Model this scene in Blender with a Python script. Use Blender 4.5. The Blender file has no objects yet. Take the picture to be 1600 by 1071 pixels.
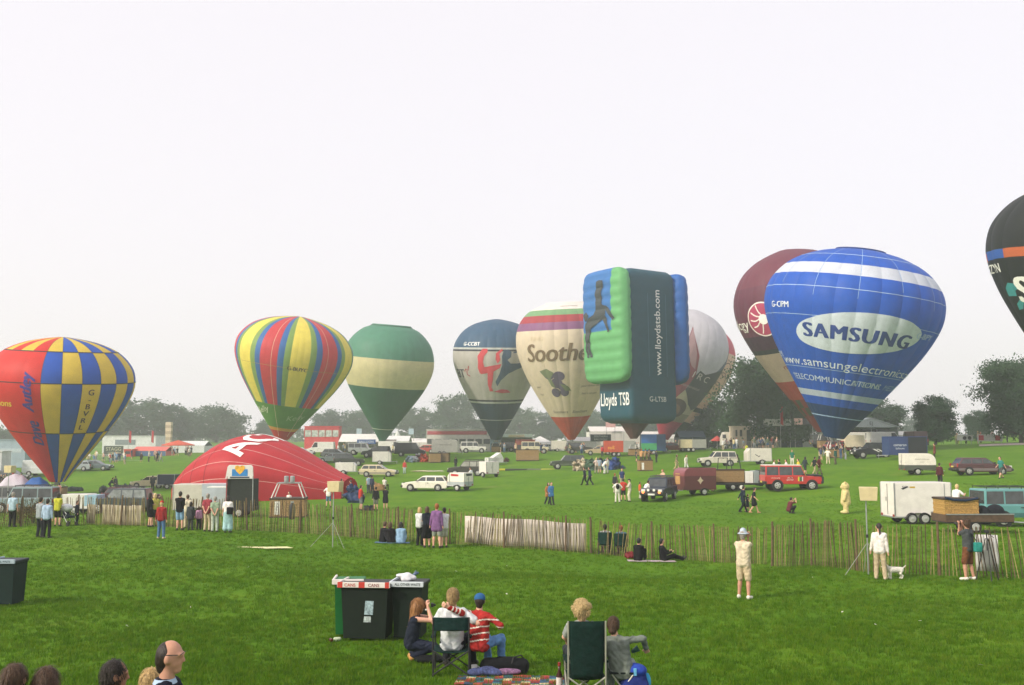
import bpy, bmesh, math, random
import numpy as np
from mathutils import Vector, Matrix

random.seed(7); rng = np.random.default_rng(7)
R = math.radians
S = bpy.context.scene
COL = S.collection

# ------------------------------------------------------------------ camera
FPX, CX, CY, HZ = 1555.0, 800.0, 535.5, 690.0       # a 35 mm lens on a 36 mm frame, 1600 px wide
EYE = Vector((0, 0, 5.0))
PITCH = math.atan((HZ - CY) / FPX)
cam = bpy.data.cameras.new('camera'); cam.lens = 36 * FPX / 1600; cam.sensor_width = 36
cam.clip_start = 0.1; cam.clip_end = 9000
camo = bpy.data.objects.new('camera', cam); COL.objects.link(camo)
camo.location = EYE; camo.rotation_euler = (math.pi / 2 + PITCH, 0, 0)
S.camera = camo

# ------------------------------------------------------------------ sky, sun, exposure
SUN_EL, SUN_AZ = R(34), R(-124)                     # azimuth from +Y, clockwise
W = bpy.data.worlds.new('World'); S.world = W; W.use_nodes = True
nt = W.node_tree; nt.nodes.clear()
sky = nt.nodes.new('ShaderNodeTexSky'); sky.sky_type = 'NISHITA'; sky.sun_disc = False
sky.sun_elevation = SUN_EL; sky.sun_rotation = SUN_AZ; sky.air_density = 1.0; sky.dust_density = 6.0; sky.ozone_density = 1.2
mx = nt.nodes.new('ShaderNodeMix'); mx.data_type = 'RGBA'; mx.inputs[0].default_value = 0.55
mx.inputs[7].default_value = (16.6, 15.6, 15.8, 1)
bg = nt.nodes.new('ShaderNodeBackground'); bg.inputs[1].default_value = 0.10
wo = nt.nodes.new('ShaderNodeOutputWorld')
nt.links.new(sky.outputs[0], mx.inputs[6]); nt.links.new(mx.outputs[2], bg.inputs[0]); nt.links.new(bg.outputs[0], wo.inputs[0])
sl = bpy.data.lights.new('sun', 'SUN'); sl.energy = 3.6; sl.angle = R(4); sl.color = (1.0, 0.91, 0.76)
so = bpy.data.objects.new('sun', sl); COL.objects.link(so)
sdir = Vector((math.sin(SUN_AZ) * math.cos(SUN_EL), math.cos(SUN_AZ) * math.cos(SUN_EL), math.sin(SUN_EL)))
so.rotation_euler = sdir.to_track_quat('Z', 'Y').to_euler()
S.view_settings.view_transform = 'Standard'; S.view_settings.look = 'None'
S.view_settings.exposure = 0.0; S.view_settings.gamma = 1.0; S.view_settings.use_curve_mapping = False
S.cycles.volume_bounces = 1; S.cycles.max_bounces = 6; S.cycles.use_denoising = True
S.cycles.volume_max_steps = 64

# ------------------------------------------------------------------ the lie of the land
def pix_dir(px, py):
    cx, cy = (px - CX) / FPX, (CY - py) / FPX
    return Vector((cx, math.cos(PITCH) - cy * math.sin(PITCH), math.sin(PITCH) + cy * math.cos(PITCH)))
def at(px, py, d):
    return EYE + pix_dir(px, py) * d
_cp = []                                            # (bearing, log distance, drop below the eye)
for u in (-.55, -.25, 0, .25, .55):
    for d, h in ((1.5, 2.1), (3, 2.4), (6, 2.95), (10, 3.4), (15.5, 3.72), (19, 3.85), (25, 4.0)):
        _cp.append((u, math.log(d), h))
for x, y, d in ((1380, 906, 30), (1515, 908, 30), (1650, 905, 29), (680, 857, 41), (1080, 876, 40), (250, 841, 42), (70, 840, 44),
                (1430, 823, 49), (1575, 824, 54), (585, 798, 67), (1165, 804, 65), (1322, 804, 65), (860, 790, 78), (1233, 768, 82),
                (1530, 744, 80), (1435, 744, 85), (515, 794, 76), (300, 778, 90), (150, 785, 90), (420, 778, 90), (660, 769, 97), (590, 746, 118),
                (740, 744, 115), (885, 734, 122), (1010, 736, 114), (1120, 731, 111), (1010, 784, 72), (1240, 729, 105), (1380, 718, 110),
                (1540, 700, 112), (240, 764, 112), (90, 775, 108), (-60, 780, 108), (1660, 735, 85), (100, 728, 160), (240, 710, 185),
                (600, 708, 190), (800, 706, 190), (1000, 707, 180), (1200, 698, 165), (1400, 700, 150), (1560, 690, 140), (1700, 686, 140),
                (100, 706, 280), (500, 699, 280), (900, 696, 280), (1300, 690, 280), (1650, 680, 240), (-100, 712, 240)):
    p = at(x, y, d); _cp.append((p.x / p.y, math.log(p.y), EYE.z - p.z))
for u in (-.7, -.35, 0, .35, .7):
    for d, h in ((430, .3), (700, -3), (1400, -12), (3000, -30)):
        _cp.append((u, math.log(d), h))
_cp = np.array(_cp)
def gz(X, Y):
    X = np.atleast_1d(np.asarray(X, float)); Y = np.maximum(np.atleast_1d(np.asarray(Y, float)), 1.2)
    u = np.clip(X / Y, -.75, .75); v = np.log(Y)
    if u.size < 2000:
        du = u[:, None] - _cp[:, 0]; dv = v[:, None] - _cp[:, 1]; w = np.exp(-(du / .13) ** 2 - (dv / .17) ** 2) + 1e-9 / (.01 + du ** 2 + dv ** 2)
        return EYE.z - (w @ _cp[:, 2]) / w.sum(1)
    n = np.zeros_like(u); s = np.zeros_like(u)
    for a, b, h in _cp:
        w = np.exp(-((u - a) / .13) ** 2 - ((v - b) / .17) ** 2) + 1e-9 / (.01 + (u - a) ** 2 + (v - b) ** 2)
        n += w * h; s += w
    return EYE.z - n / s
def g1(x, y): return float(gz(x, y)[0])
_T = np.exp(np.linspace(math.log(3), math.log(900), 900))
def gp(px, py):
    """where the line of sight through a picture point meets the ground"""
    D = pix_dir(px, py); h = EYE.z + D.z * _T - gz(D.x * _T, D.y * _T)
    i = np.where(h < 0)[0]
    i = i[0] if len(i) else len(_T) - 1
    t = _T[i] if i == 0 else _T[i - 1] + (_T[i] - _T[i - 1]) * h[i - 1] / (h[i - 1] - h[i])
    x, y = D.x * t, D.y * t
    return Vector((x, y, g1(x, y)))
def gd(px, d):
    """ground point on bearing px at distance d"""
    x = (px - CX) / FPX * d
    return Vector((x, d, g1(x, d)))

# ------------------------------------------------------------------ materials
_mats = {}
def M(c, rough=.75, var=.14, scale=6.0, metal=0.0, coat=0.0, bump=0.0, spec=.4, trans=0.0, emit=None):
    k = (tuple(round(q, 3) for q in c), rough, var, scale, metal, coat, bump, spec, trans, emit)
    if k in _mats: return _mats[k]
    m = bpy.data.materials.new('mat'); m.use_nodes = True; t = m.node_tree; b = t.nodes['Principled BSDF']
    b.inputs['Roughness'].default_value = rough; b.inputs['Metallic'].default_value = metal
    b.inputs['Coat Weight'].default_value = coat; b.inputs['Specular IOR Level'].default_value = spec
    b.inputs['Base Color'].default_value = (*c, 1)
    if var or bump:
        tc = t.nodes.new('ShaderNodeTexCoord')
        nz = t.nodes.new('ShaderNodeTexNoise'); nz.inputs['Scale'].default_value = scale; nz.inputs['Detail'].default_value = 5
        t.links.new(tc.outputs['Object'], nz.inputs['Vector'])
    if var:
        mp = t.nodes.new('ShaderNodeMapRange'); mp.inputs[1].default_value = .3; mp.inputs[2].default_value = .7
        mp.inputs[3].default_value = 1 - var; mp.inputs[4].default_value = 1 + var
        t.links.new(nz.outputs['Fac'], mp.inputs[0])
        ml = t.nodes.new('ShaderNodeMix'); ml.data_type = 'RGBA'; ml.blend_type = 'MULTIPLY'; ml.inputs[0].default_value = 1
        ml.inputs[6].default_value = (*c, 1); t.links.new(mp.outputs[0], ml.inputs[7])
        t.links.new(ml.outputs[2], b.inputs['Base Color'])
    if bump:
        bp = t.nodes.new('ShaderNodeBump'); bp.inputs['Strength'].default_value = bump; bp.inputs['Distance'].default_value = .05
        t.links.new(nz.outputs['Fac'], bp.inputs['Height']); t.links.new(bp.outputs[0], b.inputs['Normal'])
    if emit: b.inputs['Emission Color'].default_value = (*emit[:3], 1); b.inputs['Emission Strength'].default_value = emit[3]
    if trans:
        tr = t.nodes.new('ShaderNodeBsdfTranslucent'); mi = t.nodes.new('ShaderNodeMixShader'); mi.inputs[0].default_value = trans
        src = ml.outputs[2] if var else None
        if src: t.links.new(src, tr.inputs[0])
        else: tr.inputs[0].default_value = (*c, 1)
        t.links.new(b.outputs[0], mi.inputs[1]); t.links.new(tr.outputs[0], mi.inputs[2])
        t.links.new(mi.outputs[0], t.nodes['Material Output'].inputs[0])
    _mats[k] = m
    return m
def rgb(h):
    h = h.lstrip('#'); v = [int(h[i:i + 2], 16) / 255 for i in (0, 2, 4)]
    return tuple(q / 12.92 if q <= .04045 else ((q + .055) / 1.055) ** 2.4 for q in v)
def fab(h): return M(rgb(h), .85, .22, 9, spec=.15, bump=.55)
def paint(h): return M(rgb(h), .38, .08, 2.5, coat=.3)
GLASS = M((.045, .052, .055), .10, .35, 2.5, spec=.8)
RUBBER = M((.02, .02, .021), .85, .2, 9)
BLACKP = M((.022, .022, .024), .55, .15, 9)
STEEL = M((.42, .43, .44), .42, .15, 9, metal=.7)
ALLOY = M((.50, .50, .49), .45, .1, 9, metal=.4)
WHITEP = M((.78, .77, .74), .45, .05, 1.7, coat=.15)
WOODP = M((.13, .085, .05), .85, .3, 7, bump=.4)

# ------------------------------------------------------------------ mesh helpers
def link(name, me, mat=None, parent=None, loc=None, rz=0.0, smooth=False):
    o = bpy.data.objects.new(name, me); COL.objects.link(o)
    if mat is not None and me is not None and not me.materials:
        for q in (mat if isinstance(mat, (list, tuple)) else [mat]): me.materials.append(q)
    if smooth and me is not None and len(me.polygons): me.polygons.foreach_set('use_smooth', [True] * len(me.polygons))
    if parent is not None: o.parent = parent
    if loc is not None: o.location = loc
    if rz: o.rotation_euler = (0, 0, rz)
    return o
def tag(o, label, cat=None, group=None, kind=None):
    o['label'] = label
    if cat: o['category'] = cat
    if group: o['group'] = group
    if kind: o['kind'] = kind
    return o
def thing(name, label, cat, loc=(0, 0, 0), rz=0.0, group=None):
    o = bpy.data.objects.new(name, None); COL.objects.link(o); o.location = loc; o.rotation_euler = (0, 0, rz)
    o.empty_display_size = .3
    return tag(o, label, cat, group)
def pyd(V, F, mats=None):
    me = bpy.data.meshes.new('m'); me.from_pydata([tuple(v) for v in V], [], F); me.update()
    return me
class MB:
    """collects shapes into one mesh"""
    def __init__(s): s.V = []; s.F = []
    def add(s, V, F):
        n = len(s.V); s.V += [tuple(v) for v in V]; s.F += [tuple(i + n for i in f) for f in F]; return s
    def box(s, c, d, ax=None, taper=1.0):
        c = Vector(c); hx, hy, hz = d[0] / 2, d[1] / 2, d[2] / 2; V = []
        for z in (-1, 1):
            k = taper if z > 0 else 1
            for x, y in ((-1, -1), (1, -1), (1, 1), (-1, 1)):
                p = Vector((x * hx * k, y * hy * k, z * hz)); V.append(c + (ax @ p if ax else p))
        return s.add(V, [(3, 2, 1, 0), (4, 5, 6, 7), (0, 1, 5, 4), (1, 2, 6, 5), (2, 3, 7, 6), (3, 0, 4, 7)])
    def tube(s, a, b, r, r2=None, n=8, caps=True):
        a, b = Vector(a), Vector(b); r2 = r if r2 is None else r2
        z = (b - a).normalized(); x = z.orthogonal().normalized(); y = z.cross(x)
        V = [p + (x * math.cos(i * 2 * math.pi / n) + y * math.sin(i * 2 * math.pi / n)) * q for p, q in ((a, r), (b, r2)) for i in range(n)]
        F = [(i, (i + 1) % n, n + (i + 1) % n, n + i) for i in range(n)]
        if caps: F += [tuple(range(n - 1, -1, -1)), tuple(range(n, 2 * n))]
        return s.add(V, F)
    def path(s, pts, r, n=6):
        for a, b in zip(pts[:-1], pts[1:]): s.tube(a, b, r, n=n)
        return s
    def prism(s, poly, x0, x1, axis='y'):
        """polygon in the (a, z) plane pushed along an axis"""
        f = (lambda a, z, t: (a, t, z)) if axis == 'y' else (lambda a, z, t: (t, a, z))
        n = len(poly); V = [f(a, z, t) for t in (x0, x1) for a, z in poly]
        return s.add(V, [tuple(range(n)), tuple(range(2 * n - 1, n - 1, -1))] + [((i + 1) % n, i, n + i, n + (i + 1) % n) for i in range(n)])
    def lathe(s, prof, n=12, c=(0, 0, 0), axis='z'):
        V = []; F = []
        for r, z in prof:
            for i in range(n):
                a = i * 2 * math.pi / n; p = (r * math.cos(a), r * math.sin(a), z)
                if axis == 'y': p = (p[0], p[2], p[1])
                V.append((p[0] + c[0], p[1] + c[1], p[2] + c[2]))
        for k in range(len(prof) - 1):
            for i in range(n): F.append((k * n + i, k * n + (i + 1) % n, (k + 1) * n + (i + 1) % n, (k + 1) * n + i))
        F += [tuple(range(n - 1, -1, -1)), tuple(range((len(prof) - 1) * n, len(prof) * n))]
        return s.add(V, F)
    def mesh(s, bevel=0.0, seg=2, smooth=False):
        me = pyd(s.V, s.F); bm = bmesh.new(); bm.from_mesh(me)
        bmesh.ops.remove_doubles(bm, verts=bm.verts, dist=1e-5)
        bmesh.ops.recalc_face_normals(bm, faces=bm.faces)
        if bevel: bmesh.ops.bevel(bm, geom=[e for e in bm.edges if len(e.link_faces) == 2 and e.calc_face_angle(0) > .35], offset=bevel, segments=seg, affect='EDGES', profile=.6, clamp_overlap=True)
        bm.to_mesh(me); bm.free()
        if smooth: me.polygons.foreach_set('use_smooth', [True] * len(me.polygons))
        return me
    def build(s, name, mat, parent=None, bevel=0.0, smooth=False, loc=None, rz=0.0, seg=2):
        return link(name, s.mesh(bevel, seg, smooth), mat, parent, loc, rz)
def quad(name, P, mat, parent, thick=.006):
    """a thin plate on four points"""
    P = [Vector(p) for p in P]; n = (P[1] - P[0]).cross(P[2] - P[0]).normalized() * thick; k = len(P)
    V = P + [p - n for p in P]
    return link(name, pyd(V, [tuple(range(k)), tuple(range(2 * k - 1, k - 1, -1))] + [((i + 1) % k, i, k + i, k + (i + 1) % k) for i in range(k)]), mat, parent)
def copy_tree(o, parent=None):
    c = o.copy(); COL.objects.link(c)
    if parent is not None: c.parent = parent
    for ch in o.children: copy_tree(ch, c)
    return c

# smooth solids from rounded cones (bodies, bags, cloth heaps)
def sdf_mesh(prims, res, k=.03):
    """prims: ('c', a, b, ra, rb) rounded cone | ('e', centre, radii) ellipsoid | ('b', centre, half, round)"""
    lo = np.full(3, 1e9); hi = -lo
    for p in prims:
        if p[0] == 'c':
            for q, r in ((p[1], p[3]), (p[2], p[4])): lo = np.minimum(lo, np.array(q) - r); hi = np.maximum(hi, np.array(q) + r)
        else:
            r = np.array(p[2]) + (p[3] if p[0] == 'b' else 0); lo = np.minimum(lo, np.array(p[1]) - r); hi = np.maximum(hi, np.array(p[1]) + r)
    lo = lo - 2.5 * res; hi = hi + 2.5 * res
    n = np.ceil((hi - lo) / res).astype(int) + 1
    ax = [lo[i] + res * np.arange(n[i]) for i in range(3)]
    D = np.full(tuple(n), 9.0)
    for p in prims:
        if p[0] == 'c': a, b = np.array(p[1], float), np.array(p[2], float); m = max(p[3], p[4]); l = np.minimum(a, b) - m; h = np.maximum(a, b) + m
        else:
            m = np.array(p[2]) + (p[3] if p[0] == 'b' else 0); l = np.array(p[1]) - m; h = np.array(p[1]) + m
        pad = 3 * k + 3 * res
        i0 = np.maximum(0, np.floor((l - pad - lo) / res).astype(int)); i1 = np.minimum(n, np.ceil((h + pad - lo) / res).astype(int) + 1)
        sl_ = tuple(slice(i0[j], i1[j]) for j in range(3))
        X, Y, Z = np.meshgrid(ax[0][sl_[0]], ax[1][sl_[1]], ax[2][sl_[2]], indexing='ij')
        if p[0] == 'c':
            ab = b - a; L2 = max(ab @ ab, 1e-9)
            t = np.clip(((X - a[0]) * ab[0] + (Y - a[1]) * ab[1] + (Z - a[2]) * ab[2]) / L2, 0, 1)
            d = np.sqrt((X - a[0] - t * ab[0]) ** 2 + (Y - a[1] - t * ab[1]) ** 2 + (Z - a[2] - t * ab[2]) ** 2) - (p[3] + (p[4] - p[3]) * t)
        elif p[0] == 'e':
            q = np.sqrt(((X - p[1][0]) / p[2][0]) ** 2 + ((Y - p[1][1]) / p[2][1]) ** 2 + ((Z - p[1][2]) / p[2][2]) ** 2)
            d = (q - 1) * min(p[2])
        else:
            q = [np.abs(A - c) - h_ for A, c, h_ in zip((X, Y, Z), p[1], p[2])]
            d = np.sqrt(sum(np.maximum(v, 0) ** 2 for v in q)) + np.minimum(np.maximum(np.maximum(q[0], q[1]), q[2]), 0) - p[3]
        o = D[sl_]; hh = np.clip(.5 + .5 * (o - d) / k, 0, 1)
        D[sl_] = o * (1 - hh) + d * hh - k * hh * (1 - hh)
    s = D < 0
    c = np.zeros(tuple(n - 1), int)
    for i in (0, 1):
        for j in (0, 1):
            for l in (0, 1): c += s[i:n[0] - 1 + i, j:n[1] - 1 + j, l:n[2] - 1 + l]
    act = (c > 0) & (c < 8); idx = -np.ones(act.shape, int); cells = np.argwhere(act); idx[act] = np.arange(len(cells))
    acc = np.zeros((len(cells), 3)); cnt = np.zeros(len(cells))
    for axn in range(3):
        o1, o2 = [q for q in range(3) if q != axn]
        for i in (0, 1):
            for j in (0, 1):
                A = cells.copy(); A[:, o1] += i; A[:, o2] += j; B = A.copy(); B[:, axn] += 1
                a = D[tuple(A.T)]; b = D[tuple(B.T)]; m = (a < 0) != (b < 0); t = np.where(m, a / np.where(m, a - b, 1), 0)
                P = A.astype(float); P[:, axn] += t; acc += P * m[:, None]; cnt += m
    V = lo + acc / cnt[:, None] * res; F = []
    for axn in range(3):
        o1, o2 = (axn + 1) % 3, (axn + 2) % 3
        sh = [slice(None)] * 3; sh[axn] = slice(0, -1); A = s[tuple(sh)]; sh[axn] = slice(1, None); B = s[tuple(sh)]
        e = np.argwhere(A != B); ok = (e[:, o1] > 0) & (e[:, o2] > 0); e = e[ok]
        fl = A[tuple(e.T)]
        def cell(d1, d2):
            q = e.copy(); q[:, o1] += d1; q[:, o2] += d2; return idx[tuple(q.T)]
        Q = np.stack([cell(-1, -1), cell(0, -1), cell(0, 0), cell(-1, 0)], 1); Q[~fl] = Q[~fl][:, ::-1]
        F.append(Q)
    F = np.concatenate(F); F = F[(F >= 0).all(1)]
    me = bpy.data.meshes.new('m'); me.vertices.add(len(V)); me.vertices.foreach_set('co', V.ravel())
    me.loops.add(len(F) * 4); me.loops.foreach_set('vertex_index', F.ravel())
    me.polygons.add(len(F)); me.polygons.foreach_set('loop_start', np.arange(0, len(F) * 4, 4)); me.polygons.foreach_set('use_smooth', [True] * len(F))
    me.update(calc_edges=True)
    return me

# lettering: a flat text mesh, cut fine and bent by fn(x, y) -> point
_font = {}
def text_mesh(txt, fn, height, align=(.5, .5), cell=None, shear=0.0, stretch=1.0, bold=0.0, vertical=False, spacing=1.0):
    cu = bpy.data.curves.new('t', 'FONT'); cu.body = txt; cu.size = 1.0; cu.shear = shear; cu.offset = bold; cu.space_character = spacing; cu.resolution_u = 3
    cu.fill_mode = 'FRONT'
    o = bpy.data.objects.new('t', cu); me = bpy.data.meshes.new_from_object(o)
    bpy.data.objects.remove(o); bpy.data.curves.remove(cu)
    co = np.array([v.co[:] for v in me.vertices]); 
    if not len(co): return me
    lo, hi = co.min(0), co.max(0); w = hi[0] - lo[0]; capital = .70
    sc = height / capital
    bm = bmesh.new(); bm.from_mesh(me)
    for v in bm.verts:
        x = (v.co.x - lo[0] - align[0] * w) * sc * stretch; y = (v.co.y - capital * align[1]) * sc
        v.co = (-y, x, 0) if vertical else (x, y, 0)
    flat_bend(bm, fn, cell); bm.to_mesh(me); bm.free()
    return me
def flat_bend(bm, fn, cell):
    if cell:
        for a in (0, 1):
            lo = min(v.co[a] for v in bm.verts); hi = max(v.co[a] for v in bm.verts)
            for q in np.arange(math.ceil(lo / cell) * cell, hi, cell):
                no = [0, 0, 0]; no[a] = 1; co = [0, 0, 0]; co[a] = q
                bmesh.ops.bisect_plane(bm, geom=bm.verts[:] + bm.edges[:] + bm.faces[:], plane_co=co, plane_no=no)
    for v in bm.verts: v.co = fn(v.co.x, v.co.y)
def poly_mesh(polys, fn, cell=None):
    bm = bmesh.new()
    for P in polys:
        f = bm.faces.new([bm.verts.new((x, y, 0)) for x, y in P])
    bmesh.ops.triangulate(bm, faces=bm.faces[:])
    flat_bend(bm, fn, cell)
    me = bpy.data.meshes.new('m'); bm.to_mesh(me); bm.free()
    return me
def stroke(pts, w):
    """outline polygons (quads) of a polyline of width w (constant or per point)"""
    out = []; ws = w if hasattr(w, '__len__') else [w] * len(pts)
    P = [Vector(p) for p in pts]; N = []
    for i in range(len(P)):
        t = (P[min(i + 1, len(P) - 1)] - P[max(i - 1, 0)]); t.normalize(); N.append(Vector((-t.y, t.x)))
    for i in range(len(P) - 1):
        out.append([tuple(q) for q in (P[i] + N[i] * ws[i] / 2, P[i] - N[i] * ws[i] / 2, P[i + 1] - N[i + 1] * ws[i + 1] / 2, P[i + 1] + N[i + 1] * ws[i + 1] / 2)])
    return out
def oval(cx, cy, a, b, n=40, tilt=0.0):
    return [(cx + a * math.cos(t) * math.cos(tilt) - b * math.sin(t) * math.sin(tilt), cy + a * math.cos(t) * math.sin(tilt) + b * math.sin(t) * math.cos(tilt)) for t in np.linspace(0, 2 * math.pi, n, endpoint=False)]
# ------------------------------------------------------------------ ground
def ground_material():
    m = bpy.data.materials.new('mat'); m.use_nodes = True; t = m.node_tree; b = t.nodes['Principled BSDF']
    b.inputs['Roughness'].default_value = .9; b.inputs['Specular IOR Level'].default_value = .05
    tc = t.nodes.new('ShaderNodeTexCoord')
    def noise(sc, det, rough=.6, stretch=None):
        n = t.nodes.new('ShaderNodeTexNoise'); n.inputs['Scale'].default_value = sc; n.inputs['Detail'].default_value = det; n.inputs['Roughness'].default_value = rough
        if stretch:
            mp = t.nodes.new('ShaderNodeMapping'); mp.inputs['Scale'].default_value = stretch
            t.links.new(tc.outputs['Object'], mp.inputs[0]); t.links.new(mp.outputs[0], n.inputs['Vector'])
        else: t.links.new(tc.outputs['Object'], n.inputs['Vector'])
        return n
    def ramp(src, stops):
        r = t.nodes.new('ShaderNodeValToRGB'); e = r.color_ramp.elements
        e[0].position, e[0].color = stops[0][0], (*stops[0][1], 1); e[1].position, e[1].color = stops[-1][0], (*stops[-1][1], 1)
        for p, c in stops[1:-1]: q = e.new(p); q.color = (*c, 1)
        t.links.new(src, r.inputs[0]); return r
    def mix(a, b_, f, mode='MIX'):
        n = t.nodes.new('ShaderNodeMix'); n.data_type = 'RGBA'; n.blend_type = mode
        t.links.new(a, n.inputs[6]); t.links.new(b_, n.inputs[7])
        if isinstance(f, float): n.inputs[0].default_value = f
        else: t.links.new(f, n.inputs[0])
        return n.outputs[2]
    big = ramp(noise(.055, 6, .62).outputs['Fac'], [(.32, (.066, .158, .008)), (.5, (.090, .195, .010)), (.68, (.130, .225, .014))])
    pat = ramp(noise(.45, 7, .68, (1, .6, 1)).outputs['Fac'], [(.34, (.050, .130, .007)), (.52, (.086, .190, .010)), (.70, (.145, .230, .018))])
    c = mix(big.outputs[0], pat.outputs[0], .5)
    dry = ramp(noise(.16, 5, .7).outputs['Fac'], [(.60, (0, 0, 0)), (.74, (1, 1, 1))])
    dc = t.nodes.new('ShaderNodeRGB'); dc.outputs[0].default_value = (.20, .205, .055, 1)
    dm = t.nodes.new('ShaderNodeMath'); dm.operation = 'MULTIPLY'; dm.inputs[1].default_value = .40; t.links.new(dry.outputs[0], dm.inputs[0])
    c = mix(c, dc.outputs[0], dm.outputs[0])
    fine = ramp(noise(9, 6, .75).outputs['Fac'], [(.3, (.72, .72, .70)), (.7, (1.28, 1.28, 1.25))])
    c = mix(c, fine.outputs[0], .85, 'MULTIPLY')
    t.links.new(c, b.inputs['Base Color'])
    bp = t.nodes.new('ShaderNodeBump'); bp.inputs['Strength'].default_value = .8; bp.inputs['Distance'].default_value = .08
    t.links.new(noise(5, 8, .75).outputs['Fac'], bp.inputs['Height']); t.links.new(bp.outputs[0], b.inputs['Normal'])
    return m
GRASSMAT = ground_material()
Ys = np.concatenate([[-45, -25, -12, -5, -1], np.exp(np.linspace(math.log(1.2), math.log(540), 170))])
Us = np.linspace(-1.35, 1.35, 131)
V = []; 
for y in Ys:
    x = np.clip(Us * (abs(y) + 14), -620, 620); z = gz(x, np.full_like(x, max(y, 1.2)))
    V += list(zip(x.tolist(), [float(y)] * len(x), z.tolist()))
nu = len(Us); F = [(i * nu + j, i * nu + j + 1, (i + 1) * nu + j + 1, (i + 1) * nu + j) for i in range(len(Ys) - 1) for j in range(nu - 1)]
g = link('ground', pyd(V, F), GRASSMAT, smooth=True); g['kind'] = 'structure'
g['label'] = 'gently sloping green meadow of the balloon field'

# ------------------------------------------------------------------ short grass standing on it (nobody could count it)
def tuft_mesh(seed):
    r = random.Random(seed); V = []; F = []
    for i in range(14):
        a = r.uniform(0, 6.28); d = r.uniform(0, .075); x, y = d * math.cos(a), d * math.sin(a); h = r.uniform(.02, .058); w = r.uniform(.003, .006)
        b = r.uniform(0, 6.28); lx, ly = r.uniform(-.03, .03), r.uniform(-.03, .03); n = len(V)
        V += [(x - w * math.cos(b), y - w * math.sin(b), -.01), (x + w * math.cos(b), y + w * math.sin(b), -.01), (x + lx, y + ly, h)]
        F.append((n, n + 1, n + 2))
    return pyd(V, F)
BLADE = [M((.090, .190, .011), .8, .3, 3, trans=.35, spec=.06), M((.135, .222, .016), .8, .3, 3, trans=.35, spec=.06), M((.062, .150, .008), .8, .3, 3, trans=.35, spec=.06)]
pts = []
for d0, d1, den in ((12.5, 18, 210), (18, 26, 130), (26, 36, 70), (36, 50, 34), (50, 75, 12)):
    hw = lambda y: .56 * y + 1
    n = int(den * (d1 - d0) * (hw(d0) + hw(d1)))
    y = rng.uniform(d0, d1, n); x = rng.uniform(-1, 1, n) * (.56 * y + 1)
    nzv = np.sin(x * .9 + 1.7 * np.sin(y * .7)) + np.sin(y * 1.3 + 1.1 * np.sin(x * .5))
    k = rng.uniform(-5, 2, n) < nzv
    pts.append(np.stack([x[k], y[k], gz(x[k], y[k])], 1))
pts = np.concatenate(pts)
gm = bpy.data.meshes.new('m'); gm.vertices.add(len(pts)); gm.vertices.foreach_set('co', pts.ravel())
for q in BLADE: gm.materials.append(q)
go = link('grass', gm); tag(go, 'short green grass growing all over the meadow', 'grass', kind='stuff')
ng = bpy.data.node_groups.new('grass', 'GeometryNodeTree')
ng.interface.new_socket('Geometry', in_out='INPUT', socket_type='NodeSocketGeometry'); ng.interface.new_socket('Geometry', in_out='OUTPUT', socket_type='NodeSocketGeometry')
gi = ng.nodes.new('NodeGroupInput'); gout = ng.nodes.new('NodeGroupOutput'); jn = ng.nodes.new('GeometryNodeJoinGeometry')
for i in range(3):
    me = tuft_mesh(i); me.materials.append(BLADE[i]); so_ = bpy.data.objects.new('grass_tuft', me)
    oi = ng.nodes.new('GeometryNodeObjectInfo'); oi.inputs[0].default_value = so_
    ip = ng.nodes.new('GeometryNodeInstanceOnPoints'); rv = ng.nodes.new('FunctionNodeRandomValue'); rv.data_type = 'FLOAT_VECTOR'
    rv.inputs[0].default_value = (-.15, -.15, 0); rv.inputs[1].default_value = (.15, .15, 6.28); rv.inputs['Seed'].default_value = i
    rs = ng.nodes.new('FunctionNodeRandomValue'); rs.inputs[2].default_value = .6; rs.inputs[3].default_value = 1.9; rs.inputs['Seed'].default_value = 9
    sel = ng.nodes.new('FunctionNodeRandomValue'); sel.data_type = 'INT'; sel.inputs[4].default_value = 0; sel.inputs[5].default_value = 2; sel.inputs['Seed'].default_value = 33
    cm = ng.nodes.new('FunctionNodeCompare'); cm.data_type = 'INT'; cm.operation = 'EQUAL'; cm.inputs[3].default_value = i
    ng.links.new(sel.outputs[2], cm.inputs[2]); ng.links.new(cm.outputs[0], ip.inputs['Selection'])
    ng.links.new(gi.outputs[0], ip.inputs['Points']); ng.links.new(oi.outputs['Geometry'], ip.inputs['Instance'])
    ng.links.new(rv.outputs[0], ip.inputs['Rotation']); ng.links.new(rs.outputs[1], ip.inputs['Scale']); ng.links.new(ip.outputs[0], jn.inputs[0])
ng.links.new(jn.outputs[0], gout.inputs[0])
md = go.modifiers.new('grass', 'NODES'); md.node_group = ng

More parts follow.
